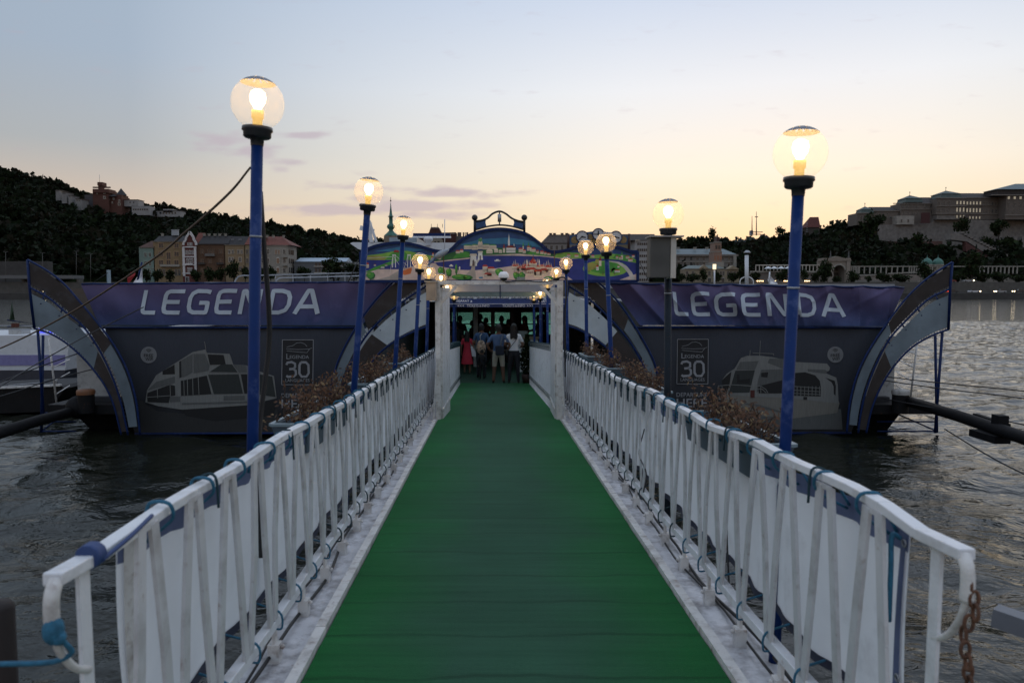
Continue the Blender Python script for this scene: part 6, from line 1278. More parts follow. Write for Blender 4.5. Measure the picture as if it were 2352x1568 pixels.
H = House('white_apartment_block', 'white six storey apartment block with strip windows right of the mural', YS-30, 'building', loc=R2(2045, 720)); H.wall(R2(2002,0)[0], R2(2100,0)[0], R2(0,470)[1], 655, wallm('white_block', (.50,.49,.48)), dep=14); H.roof(R2(1975,0)[0], R2(2150,0)[0], R2(0,432)[1], R2(0,472)[1], roofm('brown_dark', (.06,.045,.04)), dep=14)
for k in range(7):
    for x in (2026, 2040, 2054, 2068, 2082): H.win(R2(x,0)[0], R2(0,496+k*39)[1], 3.6, 5.4, o=-.1)
for x in (2012, 2022, 2032): H.win(R2(x,0)[0], R2(0,473)[1], 2.5, 3, o=-.5, frame=WT)

# ---------------------------------------------------------------- right bank buildings
X2 = lambda x: zc2(x, 0)[0]
Y2 = lambda y: zc2(0, y)[1]
GW = wallm('grey_stone', (.30,.265,.235)); GR = M('zinc_roof', (.12,.155,.165), .6, var=.15)
H = House('long_palace_block', 'long grey classical block with zinc roof right of the grey box', YQ+80, 'building', loc=(X2(400), 640)); H.wall(X2(-140), X2(860), Y2(535), 650, GW, dep=16); H.roof(X2(-140), X2(860), Y2(440), Y2(515), GR, dep=16, hip=(0, 20)); H.band(X2(-140), X2(880), Y2(524), 4, GW, 1.0); H.band(X2(-140), X2(860), Y2(612), 1.5, STW)
for k in range(12):
    H.win(X2(-80+k*84), Y2(568), 5, 8, frame=STW); H.win(X2(-80+k*84), Y2(645), 5, 10, frame=STW, arch=True)
for x in (85, 310, 470, 545): H.chim(X2(x), Y2(422), Y2(445), 6, STW)
H.wall(X2(815), X2(862), Y2(520), 650, STW, dep=3, o=-1.2, nm='corner_pier')
t = thing('brick_tower', 'pink brick tower with open belfry standing on the low waterside house', 'tower', W(X2(612), Y2(660), YQ+50)); w_ = lambda x, y, o=0.: W(X2(x), Y2(y), YQ+50+o); PB = wallm('pink_brick', (.42,.27,.20))
def tbx(x0, x1, y0, y1, m, dep, o, nm): a, c = w_(x0, y1, o), w_(x1, y0, o); b = MB(); b.box(a, (c.x, a.y+dep, c.z)); return b.build(nm, m, t)
tbx(560, 668, 480, 640, PB, 9, 0, 'shaft'); tbx(568, 662, 355, 470, PB, 8, .6, 'belfry'); tbx(560, 668, 470, 480, STW, 9.4, -.2, 'cornice'); tbx(566, 664, 345, 356, STW, 8.6, .3, 'upper_cornice'); tbx(536, 692, 615, 700, STW, 12, -1.5, 'base'); tbx(598, 636, 280, 345, BROWN, 5, 2, 'stack')
for x in (595, 635): tbx(x-12, x+12, 390, 440, PANE, .3, .35, 'opening')
for x in (578, 615, 650): tbx(x-10, x+10, 530, 585, M('brick_orange', (.30,.13,.07), .8), .3, -.15, 'blind_arch')
H = House('low_waterside_house', 'low cream classical house with green roof and pediments on the waterfront', YQ+42, 'building', loc=(X2(500), 655)); LC = wallm('low_cream', (.42,.34,.23)); H.wall(X2(170), X2(900), Y2(705), 656, LC, dep=10); H.roof(X2(190), X2(700), Y2(660), Y2(705), M('roof_dullgreen', (.10,.13,.12), .6, var=.2), dep=10, hip=(10,10)); H.band(X2(165), X2(905), Y2(706), 2, STW)
H.shell([(X2(360), Y2(705)), (X2(500), Y2(705)), (X2(430), Y2(650))], LC, 3, 'pediment', -1.); H.shell([(X2(740), Y2(712)), (X2(900), Y2(712)), (X2(820), Y2(660))], LC, 6, 'pediment', -1.)
for x in (200,280,400,500,655,685,750,790,840): H.win(X2(x), Y2(765), 5, 9, frame=STW)
for x in (500, 680): H.win(X2(x), Y2(870), 6, 13, frame=STW, arch=True)
H = House('umbrella_terrace', 'raised garden terrace with pergola behind white parasols', YQ+40, 'terrace', loc=(X2(1350), 655)); H.wall(X2(1050), X2(2000), Y2(760), 656, wallm('terrace', (.30,.25,.215)), dep=8); H.band(X2(1040), X2(2010), Y2(745), 4, STW, .8, nm='balustrade')
H.band(X2(1115), X2(1990), Y2(656), 2, WT, .3, o=3, nm='pergola_beam')
for k in range(19): a = H.p(X2(1120+k*48), Y2(740), 3); b = MB(); b.box(a-Vector((.14,0,0)), Vector((a.x+.14, a.y+.28, H.p(0, Y2(660), 3).z))); b.build('pergola_column', WT, H.t)
for k in range(6): H.win(X2(1150+k*150), Y2(820), 7, 12, frame=STW, arch=True)
for i, x in enumerate((1285, 1365, 1460, 1550)):
    t = thing('parasol', ['leftmost white parasol on the terrace across the river', 'second white parasol from the left on the terrace', 'third white parasol from the left on the terrace', 'white parasol nearest the lamp pole on the terrace'][i], 'parasol', W(X2(x), Y2(740), YQ+38), 'white parasols on the terrace')
    p_ = W(X2(x), Y2(700), YQ+38); b = MB(); b.lathe([(.02,.95), (1.6,.1), (1.75,-.1)], p_, 8, smooth=False); b.build('canopy', M('parasol_white', (.62,.64,.66), .7), t); b = MB(); b.tube([p_-Vector((0,0,2.2)), p_+Vector((0,0,.9))], .06, 6); b.build('pole', STEEL, t)
# row of small lit lamps under the trees
b = MB()
for x in (1140,1165,1190,1215,1500,1520,1540,1380,1775,1795,1815,1835): p_ = W(X2(x), Y2(868), YQ+13); b.ball(p_, .22, 6, 4)
tag(b.build('string_lights', M('tiny_light', (1,.8,.5), emit=(1,.62,.28,5))), 'row of tiny warm lights under the riverside trees', 'lights', None, 'stuff')
# stone arch gate
X3 = lambda x: zc3(x, 0)[0]
Y3 = lambda y: zc3(0, y)[1]
t = thing('stone_arch', 'pale stone triumphal arch with balustrade on the far riverfront', 'arch', W(X3(150), Y3(1250), YQ+40)); ws = lambda x, y, o=0.: W(X3(x), Y3(y), YQ+40+o); AS = wallm('arch_stone', (.40,.34,.28))
b = MB(); oc = [(-10,1260),(-10,1010),(290,1010),(290,1260),(228,1260)]; ic = [(165+62*math.cos(a), 1118-62*math.sin(a)) for a in np.linspace(0, math.pi, 11)]; poly = oc+ic+[(103,1260)]
b.prism([ws(x, y) for x, y in poly], (0, 7, 0)); b.build('wall', AS, t)
for nm, x0, x1, y0, y1, o in (('cornice',-16,298,998,1012,-.6), ('balustrade',-10,292,980,996,-.2), ('pier_left',-8,40,1014,1260,-.5), ('pier_right',240,288,1014,1260,-.5)):
    a, c = ws(x0, y1, o), ws(x1, y0, o); b = MB(); b.box(a, (c.x, a.y+6, c.z)); b.build(nm.replace('_left', '').replace('_right', ''), AS, t)
b = MB(); b.prism([ws(70, 980, -.3), ws(220, 980, -.3), ws(180, 968, -.3), ws(140, 960, -.3), ws(105, 968, -.3)], (0,2,0)); b.build('crest', AS, t)
for x in (70, 268): b = MB(); b.lathe([(.4,0), (.5,.6), (.2,1.4), (.3,2.2), (.02,3.6)], ws(x, 982, 1), 8); b.build('finial', M('statue_dark', (.08,.08,.08), .7), t)
b = MB(); b.tube([ws(165+66*math.cos(a), 1118-66*math.sin(a), -.2) for a in np.linspace(0, math.pi, 13)], .35, 6); b.build('archivolt', STW, t)
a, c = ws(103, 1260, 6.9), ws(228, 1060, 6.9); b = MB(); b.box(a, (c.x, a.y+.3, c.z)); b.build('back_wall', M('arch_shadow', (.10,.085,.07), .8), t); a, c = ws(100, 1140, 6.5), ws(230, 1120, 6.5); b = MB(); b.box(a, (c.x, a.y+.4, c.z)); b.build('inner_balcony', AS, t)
# colonnade and wall to the right
t = thing('garden_colonnade', 'long pale colonnade and terrace wall right of the stone arch', 'colonnade', W(X3(900), Y3(1250), YQ+42)); wc = lambda x, y, o=0.: W(X3(x), Y3(y), YQ+42+o)
a, c = wc(292, 1076), wc(2400, 1066); b = MB(); b.box(a, (c.x, a.y+1.2, c.z)); b.build('beam', STW, t)
for x in [300,318,336,352,370,385]+[930+k*26 for k in range(5)]+[1040, 1100, 1180, 1230]+[440+k*60 for k in range(8)]+[1700+k*45 for k in range(10)]:
    a = wc(x, 1150); b = MB(); b.box(a-Vector((.2,0,0)), Vector((a.x+.2, a.y+.5, wc(0, 1077).z))); b.build('column', STW, t)
a, c = wc(388, 1270), wc(1040, 1160); b = MB(); b.box((a.x, a.y-1, 6), (c.x, a.y+5, c.z)); b.build('terrace_wall', M('terrace_brick', (.24,.20,.17), .85, var=.3, scale=.8), t); b = MB(); b.bar(wc(700, 1150, -1.2), wc(1036, 1134, -1.2), .5, .6); b.bar(wc(388, 1168, -1.2), wc(700, 1160, -1.2), .5, .6); b.build('coping', STW, t)
for k in range(36): a = wc(340+k*19, 1272, -14); b = MB(); b.box(a, a+Vector((.9,.4,2.0))); b.build('fence_pier', STW, t)
a, c = wc(1040, 1270), wc(2500, 1190); b = MB(); b.box((a.x, a.y-1, 6), (c.x, a.y+4, c.z)); b.build('lower_wall', M('lower_brick', (.16,.145,.125), .85, var=.25, scale=.6), t)
for x, lab in ((1122, 'left of two small green domed garden pavilions'), (1240, 'right of two small green domed garden pavilions')):
    t = thing('domed_pavilion', lab, 'pavilion', wc(x, 1080, 1), 'domed pavilions'); p_ = wc(x, 1050, 2); b = MB(); b.lathe([(2.3,0), (2.35,.8), (2.0,1.7), (1.2,2.5), (.3,3.0), (.1,3.6), (.05,4.6)], p_, 12); b.build('dome', COP, t); b = MB(); b.lathe([(2.0,-4), (2.0,0), (2.5,0), (2.5,.25), (.1,.3)], p_-Vector((0,0,.3)), 12); b.build('drum', WT, t)
# castle walls, stair ramp, palace
YPal = 500.
wp = lambda x, y, o=0.: W(X3(x), Y3(y), YPal+o)
RUB = M('rubble_stone', (.165,.15,.137), .9, var=.35, scale=.5, bump=.4, bscale=1.5); RUBD = M('rubble_dark', (.08,.072,.065), .9, var=.35, scale=.5)
def terr(nm, lab, poly, dep, m, o=0.): b = MB(); b.prism([wp(x, y, o) for x, y in poly], (0, dep, 0)); tag(b.build(nm, m), lab, 'wall', 'castle hill walls')
terr('castle_wall', 'tall rubble wall directly under the palace', [(560,625),(790,612),(1180,600),(1200,530),(1440,530),(1440,560),(2600,580),(2600,1000),(1400,1000),(1390,1000),(1080,1000),(620,1000),(590,720)], 30, RUB, -4)
terr('terrace_wall', 'lower dark terrace wall on the castle slope', [(600,800),(1290,795),(1290,840),(620,860)], 8, M('terrace_red', (.10,.055,.045), .9, var=.3, scale=.6), -22)
terr('slope_wall', 'rough stone wall among trees left of the castle', [(170,770),(400,755),(400,830),(250,840)], 6, RUBD, -10)
t = thing('stair_ramp', 'long stepped stone ramp descending the castle slope with dark red flank', 'stairway', wp(2100, 1080, -60)); q = lambda x, y, o=0.: W(X3(x), Y3(y), 430+o)
b = MB(); b.prism([q(1380,715), q(1480,712), q(2130,1050), q(2130,1085), q(1990,1080), q(1560,800), q(1380,780)], (0,6,0)); b.build('ramp', RUB, t)
b = MB(); b.prism([q(1540,800,-1), q(1985,1078,-1), q(1860,1078,-1), q(1545,905,-1)], (0,3,0)); b.build('red_flank', M('dark_red_wall', (.075,.028,.024), .85, var=.25), t); b = MB(); b.prism([q(1440,870,1), q(1860,1080,1), q(1600,1090,1), q(1440,1000,1)], (0,3,0)); b.build('lower_wall', RUBD, t)
for k in range(19): p_ = q(1490+k*34, 716+k*17.6, -.3); b = MB(); b.box(p_, p_+Vector((2.1,6.5,1.3))); b.build('merlon', RUB, t)
for k in range(7): x = 1640+k*85; a, c = wp(x, 900, -20), wp(x+38, 748, -20); b = MB(); b.box(a, (c.x, a.y+4, c.z)); tag(b.build('buttress', RUB), f'{["first","second","third","fourth","fifth","sixth","seventh"][k]} stone buttress right of the stair ramp head on the castle slope', 'buttress', 'buttresses on the castle slope')
PST = wallm('palace', (.20,.165,.138)); PSTL = M('palace_trim', (.20,.178,.155), .8, var=.1)
H = House('palace', 'long grey hilltop palace with copper capped pavilions at the right', YPal, 'palace', loc=(X3(1300), Y3(620)))
def pw(x0, x1, y0, y1, nm='wall', dep=14, o=0., m=PST): a, c = H.p(X3(x0), Y3(y1), o), H.p(X3(x1), Y3(y0), o); b = MB(); b.box(a, (c.x, a.y+dep, c.z)); return b.build(nm, m, H.t)
def pband(x0, x1, y, h, o=0.): a, c = H.p(X3(x0), Y3(y+h), o-.6), H.p(X3(x1), Y3(y), o-.6); b = MB(); b.box(a, (c.x, a.y+.62, c.z)); return b.build('cornice', PSTL, H.t)
def prow(xs, y, w, h, o=0., pane=None, fr=PSTL):
    for x in xs: H.win(X3(x), Y3(y), w/4.356*.919, h/4.356*.919, o=o-.05, frame=fr, pane=pane)
def proof(x0, x1, y0, y1, hip=(0,0), o=0., m=None): return H.roof(X3(x0), X3(x1), Y3(y0), Y3(y1), m or roofm('palace', (.055,.045,.042)), dep=14, hip=hip, o=o, over=.6)
def pdome(x0, x1, ytop, yc, o=0.):
    a, c = H.p(X3(x0), Y3(yc), o), H.p(X3(x1), Y3(yc), o); wd = (c.x-a.x)/2; m_ = (a+c)/2+Vector((0, wd, 0)); h_ = H.p(0, Y3(ytop), o).z-a.z
    b = MB(); b.lathe([(wd*1.41, 0), (wd*1.25, h_*.42), (wd*1.32, h_*.46), (wd*1.30, h_*.52), (.1, h_)], (0,0,0), 4, smooth=False); o_ = b.build('pavilion_roof', [M('palace_dome', (.05,.075,.068), .6, var=.3, scale=.5)], H.t); o_.location = m_-H.t.location; o_.rotation_euler = (0,0,R(45)); b = MB(); b.tube([m_+Vector((0,0,h_)), m_+Vector((0,0,h_+1.8))], .15, 5); b.ball(m_+Vector((0,0,h_+2)), .4, 6, 5); b.build('finial', COP, H.t)
LIT = PANEL_
pw(360, 480, 490, 620, o=-4); pw(475, 830, 470, 620, o=0); proof(540, 800, 425, 472); pband(358, 486, 488, 8, -4); pband(480, 832, 462, 8)
pdome(405, 545, 412, 488, -4); prow((378,410,440), 530, 14, 20, -4); prow((378,410,440), 585, 12, 26, -4); prow((510,545,580,650,690,730,800), 500, 12, 16, 0); prow((680,725,770), 540, 20, 14)
pw(790, 985, 520, 615, 'base_wall', 10, -6, M('palace_light', (.27,.25,.22), .85, var=.2, scale=.6)); prow((845,918), 575, 14, 26, -6)
pw(830, 1220, 385, 610, o=-2); proof(880, 1220, 320, 385, (20,0), -2); pband(755, 1222, 382, 8, -2); pdome(885, 1080, 285, 372, -3); prow((860,910,955,1020,1095,1165), 415, 15, 32, -2); prow((865,915,960,1015), 490, 15, 30, -2); pband(830, 1220, 448, 5, -2)
for x in (1172, 1202): H.win(X3(x), Y3(482), 3.2, 9, o=-2.1, arch=True, frame=PSTL)
pw(1225, 1545, 335, 505, o=-8); pw(1228, 1542, 505, 560, 'base_wall', 12, -7.6, RUB); pdome(1275, 1505, 232, 322, -8); pband(1220, 1552, 322, 10, -8); pband(1222, 1548, 412, 6, -8); pband(1222, 1548, 492, 8, -8)
prow((1252,1308,1362), 385, 20, 40, -8); prow((1252,1308,1362), 455, 18, 40, -8); prow((1450,1488,1524), 378, 15, 34, -8, LIT); prow((1448,1482,1520), 455, 14, 42, -8, LIT); prow((1448,1486,1520), 530, 12, 30, -8, LIT)
pw(1540, 1990, 325, 560, o=-4); proof(1500, 1960, 275, 325, o=-4); pband(1545, 1985, 320, 7, -4); pband(1545, 1985, 405, 5, -4); pband(1545, 1985, 495, 7, -4)
prow((1560,1595,1630,1665,1702), 382, 14, 32, -4, LIT); prow((1738,1770,1802,1835,1870,1905,1945), 390, 13, 34, -4); prow((1558,1592,1628,1662,1698), 460, 14, 42, -4, LIT); prow((1735,1768,1800,1835,1872,1910,1950), 470, 13, 44, -4); prow((1588,1622,1658,1694), 540, 12, 26, -4, LIT)
pw(1975, 2700, 295, 560, o=-12); proof(1880, 2600, 172, 232, (60,40), -14, M('zinc_roof', (.12,.155,.165), .6)); pw(1885, 2600, 232, 292, 'mansard', 14, -13, roofm('palace', (.055,.045,.042))); pband(1825, 2700, 290, 8, -14); pband(1972, 2700, 510, 8, -12)
prow([2012+k*64 for k in range(8)], 325, 22, 28, -12, LIT); prow([2012+k*64 for k in range(8)], 395, 18, 34, -12); prow([2002+k*64 for k in range(8)], 470, 18, 44, -12, fr=PSTL)
b = MB(); a, c = H.p(X3(1058), Y3(600), -9), H.p(X3(1155), Y3(486), -9); b.box(a, (c.x, a.y+.6, c.z)); tag(b.build('hanging_banner', M('maroon_cloth', (.05,.014,.014), .8)), 'dark maroon square hanging on the palace wall', 'banner')
for x, y, w, h, lab in ((575,570,180,120,'round tree at the left end of the palace'), (1510,635,150,150,'dark conifer against the castle wall below the lit windows'), (1905,640,160,170,'thin tree against the castle wall at right'), (1010,820,190,170,'dark tree on the slope below the castle wall'), (500,720,200,360,'tall dark tree left of the castle wall'), (1320,890,220,180,'dark tree left of the stair ramp'), (2000,850,260,220,'dark tree among the buttresses'), (1780,820,120,160,'slim tree between the first buttresses')):
    tree(X3(x), Y3(y), w/4.356*.919, h/4.356*.919, 470, lab, name='slope_tree', group='trees on the castle slope')
t = thing('roofed_tower', 'square tower with steep red roof on the castle hill ridge', 'tower', W(X2(1890), Y2(270), 505)); wt = lambda x, y, o=0.: W(X2(x), Y2(y), 505+o)
a, c = wt(1808, 290), wt(1975, 140); b = MB(); b.box((a.x, a.y, a.z-6), (c.x, a.y+10, c.z)); b.build('shaft', wallm('tower_dark', (.09,.075,.065)), t)
b = MB(); e_, r0 = [wt(1795, 150, -.8), wt(1985, 150, -.8)], [wt(1842, 15, 4), wt(1958, 13, 4)]; b.add([e_[0], e_[1], e_[1]+Vector((0,11,0)), e_[0]+Vector((0,11,0)), r0[0], r0[1]], [(0,1,5,4), (1,2,5), (2,3,4,5), (3,0,4)]); b.build('roof', roofm('deep_red', (.13,.03,.022)), t)
b = MB()
for k in range(6): b.tube([wt(1795, 100+k*28, -1.2), wt(1815, 100+k*28, -1.2)], .15, 4)
b.build('scaffold', STEEL, t)
for x, y0, y1, lab in ((1070,0,250,'left thin radio mast on the distant ridge'), (1128,-60,260,'taller radio mast with cross arms on the distant ridge')):
    t = thing('radio_mast', lab, 'mast', W(X2(x), Y2(y1), 1080), 'radio masts on the ridge'); b = MB(); b.tube([W(X2(x), Y2(y1), 1080), W(X2(x), Y2(y0), 1080)], [1.0, .35], 5); b.build('mast', M('mast_grey', (.10,.10,.11), .7), t)
    if x > 1100:
        for yy, xx in ((12,22), (215,85), (245,60)): b = MB(); b.tube([W(X2(x-xx), Y2(yy), 1080), W(X2(x+xx), Y2(yy), 1080)], .6, 4); b.build('cross_arm', M('mast_grey', (.10,.10,.11), .7), t)
    else: b = MB(); a, c = W(X2(1055), Y2(255), 1080), W(X2(1085), Y2(192), 1080); b.box(a, (c.x, 1088, c.z)); b.build('base_block', M('mast_pale', (.28,.29,.31), .7), t)
t = None
tree(X2(545), Y2(300), 100/5.345*.919, 240/5.345*.919, 470, 'tall flat topped pine on the ridge behind the brick tower', 3, 'ridge_tree', 'trees on the ridge'); tree(X2(250), Y2(360), 200/5.345*.919, 150/5.345*.919, 470, 'broad dark tree on the ridge left of the pine', 0, 'ridge_tree', 'trees on the ridge'); tree(X2(1440), Y2(205), 120/5.345*.919, 100/5.345*.919, 515, 'round tree on the ridge left of the lamp pole', 2, 'ridge_tree', 'trees on the ridge')
# ---------------------------------------------------------------- cars on the lower road
CARM = [M('car_'+n, c, .3, var=.05) for n, c in (('white', (.5,.5,.52)), ('dark', (.03,.03,.035)), ('silver', (.28,.29,.30)), ('red', (.16,.02,.02)))]
TL = M('tail_light', (.4,.02,.01), emit=(1,.08,.03,2.5)); HL = M('head_light', (.9,.85,.7), emit=(1,.8,.5,6))
def car(u, v, mat, label, Y, lights, face=1):
    p_ = W(u, v, Y); p_.z = 2.4 if Y < YQ+14 else 6.94; t = thing('car', label, 'car', p_, 'cars on the far riverside road')
    b = MB(); f_ = lambda x, z: p_+Vector((x*face, 0, z)); b.prism([f_(*q) for q in ((-2.2,.3),(-2.2,.75),(-2.0,.95),(-1.4,1.0),(1.0,.98),(1.9,.85),(2.2,.65),(2.2,.3))], (0,1.75,0)); b.build('body', mat, t)
    b = MB(); b.prism([f_(*q) for q in ((-1.7,1.0),(-1.2,1.45),(.2,1.48),(1.0,.99))], (0,1.6,0)); b.build('cabin', BG_, t)
    for x in (-1.35, 1.35): b = MB(); b.tube([f_(x, .32)+Vector((0,-.04,0)), f_(x, .32)+Vector((0,.2,0))], .33, 12); b.build('wheel', BLACK, t)
    for y_ in (.25, 1.45): b = MB(); b.ball(f_(2.15*(1 if lights == 'h' else -1), .68)+Vector((0, y_-.3, 0)), .22, 7, 5); b.build('headlight' if lights == 'h' else 'tail_light', HL if lights == 'h' else TL, t)
car(88, 668, CARM[1], 'dark car with lit headlights below the viaduct at the far left', YQ+6, 'h'); car(2240, 667, CARM[0], 'white car on the lower road just right of the rightmost fin', YQ+8, 'h'); car(2190, 668, CARM[1], 'dark car with red tail lights right behind the rightmost fin', YQ+8, 't'); car(2300, 668, CARM[2], 'silver car in the middle of the lower road at right', YQ+7, 'h', -1); car(2342, 667, CARM[1], 'dark car at the right edge on the lower road', YQ+8, 'h', -1)
car(2185, 645, CARM[3], 'red tail lit car on the upper road near the rightmost fin', YQ+17, 't'); car(2225, 647, CARM[2], 'silver car parked along the upper road wall', YQ+17, 'h')
# ================================================================ hall furniture and people
def zdepth(v, z):
    "depth at which height z is seen at row v"
    a, y, zz_ = ray(CX, v); return (z-CAMZ)/zz_*y
ct = thing('ticket_counter', 'white ticket counter with dark shelves inside the hall on the right', 'counter', e6(1180, 1100, 25.2))
def cbx(x0, x1, y0, y1, Y, d, m, nm): a, c = e6(x0, y1, Y), e6(x1, y0, Y); b = MB(); b.box((a.x, Y, a.z), (c.x, Y+d, c.z)); return b.build(nm, m, ct, .004)
cw = M('counter_white', (.70,.71,.72), .5, var=.06)
a_ = e6(1040, 910, 25.2); c_ = e6(1300, 910, 25.2); b = MB(); b.box((a_.x, 25.2, ZFL), (c_.x, 25.8, a_.z)); b.build('body', cw, ct); b = MB(); b.box((a_.x-.04, 25.1, a_.z+.002), (c_.x+.04, 25.85, a_.z+.04)); b.build('top', M('counter_top', (.30,.22,.15), .5), ct)
cbx(1057, 1170, 820, 905, 25.3, .05, M('screen_back', (.22,.24,.23), .5), 'display_back')
for y in (1000, 1085, 1165): cbx(1045, 1295, y, y+22, 25.17, .03, BLACK, 'shelf_gap')
cy = thing('potted_cypress', 'slim dark potted conifer beside the right rail at the hall entrance', 'plant', e6(1165, 1450, 22.2))
r = np.random.default_rng(4); base = e6(1165, 1450, 22.2); base.z = ZFL; topz = e6(1165, 860, 22.2).z; n = 1500
t_ = r.random(n)**.8; rad = (.05+.24*np.sin(np.clip(t_*1.12,0,1)*math.pi)**.7*(1-t_*.55))*r.uniform(.3,1,n); an = r.uniform(0, 6.28, n)
cc = np.stack([base.x+rad*np.cos(an), base.y+rad*np.sin(an), base.z+.2+(topz-base.z-.2)*t_], 1); co, fs = leaf_quads(cc, r.uniform(.02,.05,n), r); link('foliage', np_mesh('foliage', co, fs, [LEAF[0], LEAF[1]], r.integers(0, 2, n)), cy)
b = MB(); b.lathe([(.001,.02), (.13,0), (.18,.28), (.16,.28), (.15,.24), (.001,.24)], base, 14); b.build('pot', BROWN, cy); b = MB(); b.tube([base+Vector((0,0,.2)), Vector((base.x, base.y, topz-.2))], .02, 6); b.build('stem', BARK, cy)

SKIN = (.20,.11,.075)
def person_mat(name, skin, shoe, low, hem, shirt, waist=.98, sleeve=1.24, xs=.185, neck=1.47, H=1.75):
    m = bpy.data.materials.new(name); m.use_nodes = True; n, l = m.node_tree.nodes, m.node_tree.links; p = n['Principled BSDF']; p.inputs['Roughness'].default_value = .8
    t = n.new('ShaderNodeTexCoord'); s = n.new('ShaderNodeSeparateXYZ'); l.new(t.outputs['Object'], s.inputs[0])
    cr = n.new('ShaderNodeValToRGB'); cr.color_ramp.interpolation = 'CONSTANT'; e = cr.color_ramp.elements
    dv = n.new('ShaderNodeMath'); dv.operation = 'DIVIDE'; l.new(s.outputs[2], dv.inputs[0]); dv.inputs[1].default_value = 2.0; l.new(dv.outputs[0], cr.inputs[0])
    st = [(0, shoe), (.08, skin if hem > .1 else low), (max(.085, hem), low), (waist, shirt), (neck, skin)]
    e[0].position = 0; e[0].color = (*st[0][1], 1); e[1].position = st[1][0]/2; e[1].color = (*st[1][1], 1)
    for z, c in st[2:]: k = e.new(z/2); k.color = (*c, 1)
    ab = n.new('ShaderNodeMath'); ab.operation = 'ABSOLUTE'; l.new(s.outputs[0], ab.inputs[0]); g1 = n.new('ShaderNodeMath'); g1.operation = 'GREATER_THAN'; l.new(ab.outputs[0], g1.inputs[0]); g1.inputs[1].default_value = xs
    g2 = n.new('ShaderNodeMath'); g2.operation = 'LESS_THAN'; l.new(s.outputs[2], g2.inputs[0]); g2.inputs[1].default_value = sleeve; mu_ = n.new('ShaderNodeMath'); mu_.operation = 'MULTIPLY'; l.new(g1.outputs[0], mu_.inputs[0]); l.new(g2.outputs[0], mu_.inputs[1])
    g3 = n.new('ShaderNodeMath'); g3.operation = 'GREATER_THAN'; l.new(s.outputs[2], g3.inputs[0]); g3.inputs[1].default_value = .70; m3 = n.new('ShaderNodeMath'); m3.operation = 'MULTIPLY'; l.new(mu_.outputs[0], m3.inputs[0]); l.new(g3.outputs[0], m3.inputs[1])
    mx = n.new('ShaderNodeMix'); mx.data_type = 'RGBA'; l.new(m3.outputs[0], mx.inputs[0]); l.new(cr.outputs[0], mx.inputs[6]); mx.inputs[7].default_value = (*skin, 1); l.new(mx.outputs[2], p.inputs['Base Color'])
    nz = n.new('ShaderNodeTexNoise'); nz.inputs['Scale'].default_value = 14; l.new(t.outputs['Object'], nz.inputs['Vector']); bp = n.new('ShaderNodeBump'); bp.inputs['Strength'].default_value = .35; bp.inputs['Distance'].default_value = .03; l.new(nz.outputs[0], bp.inputs['Height']); l.new(bp.outputs[0], p.inputs['Normal']); return m
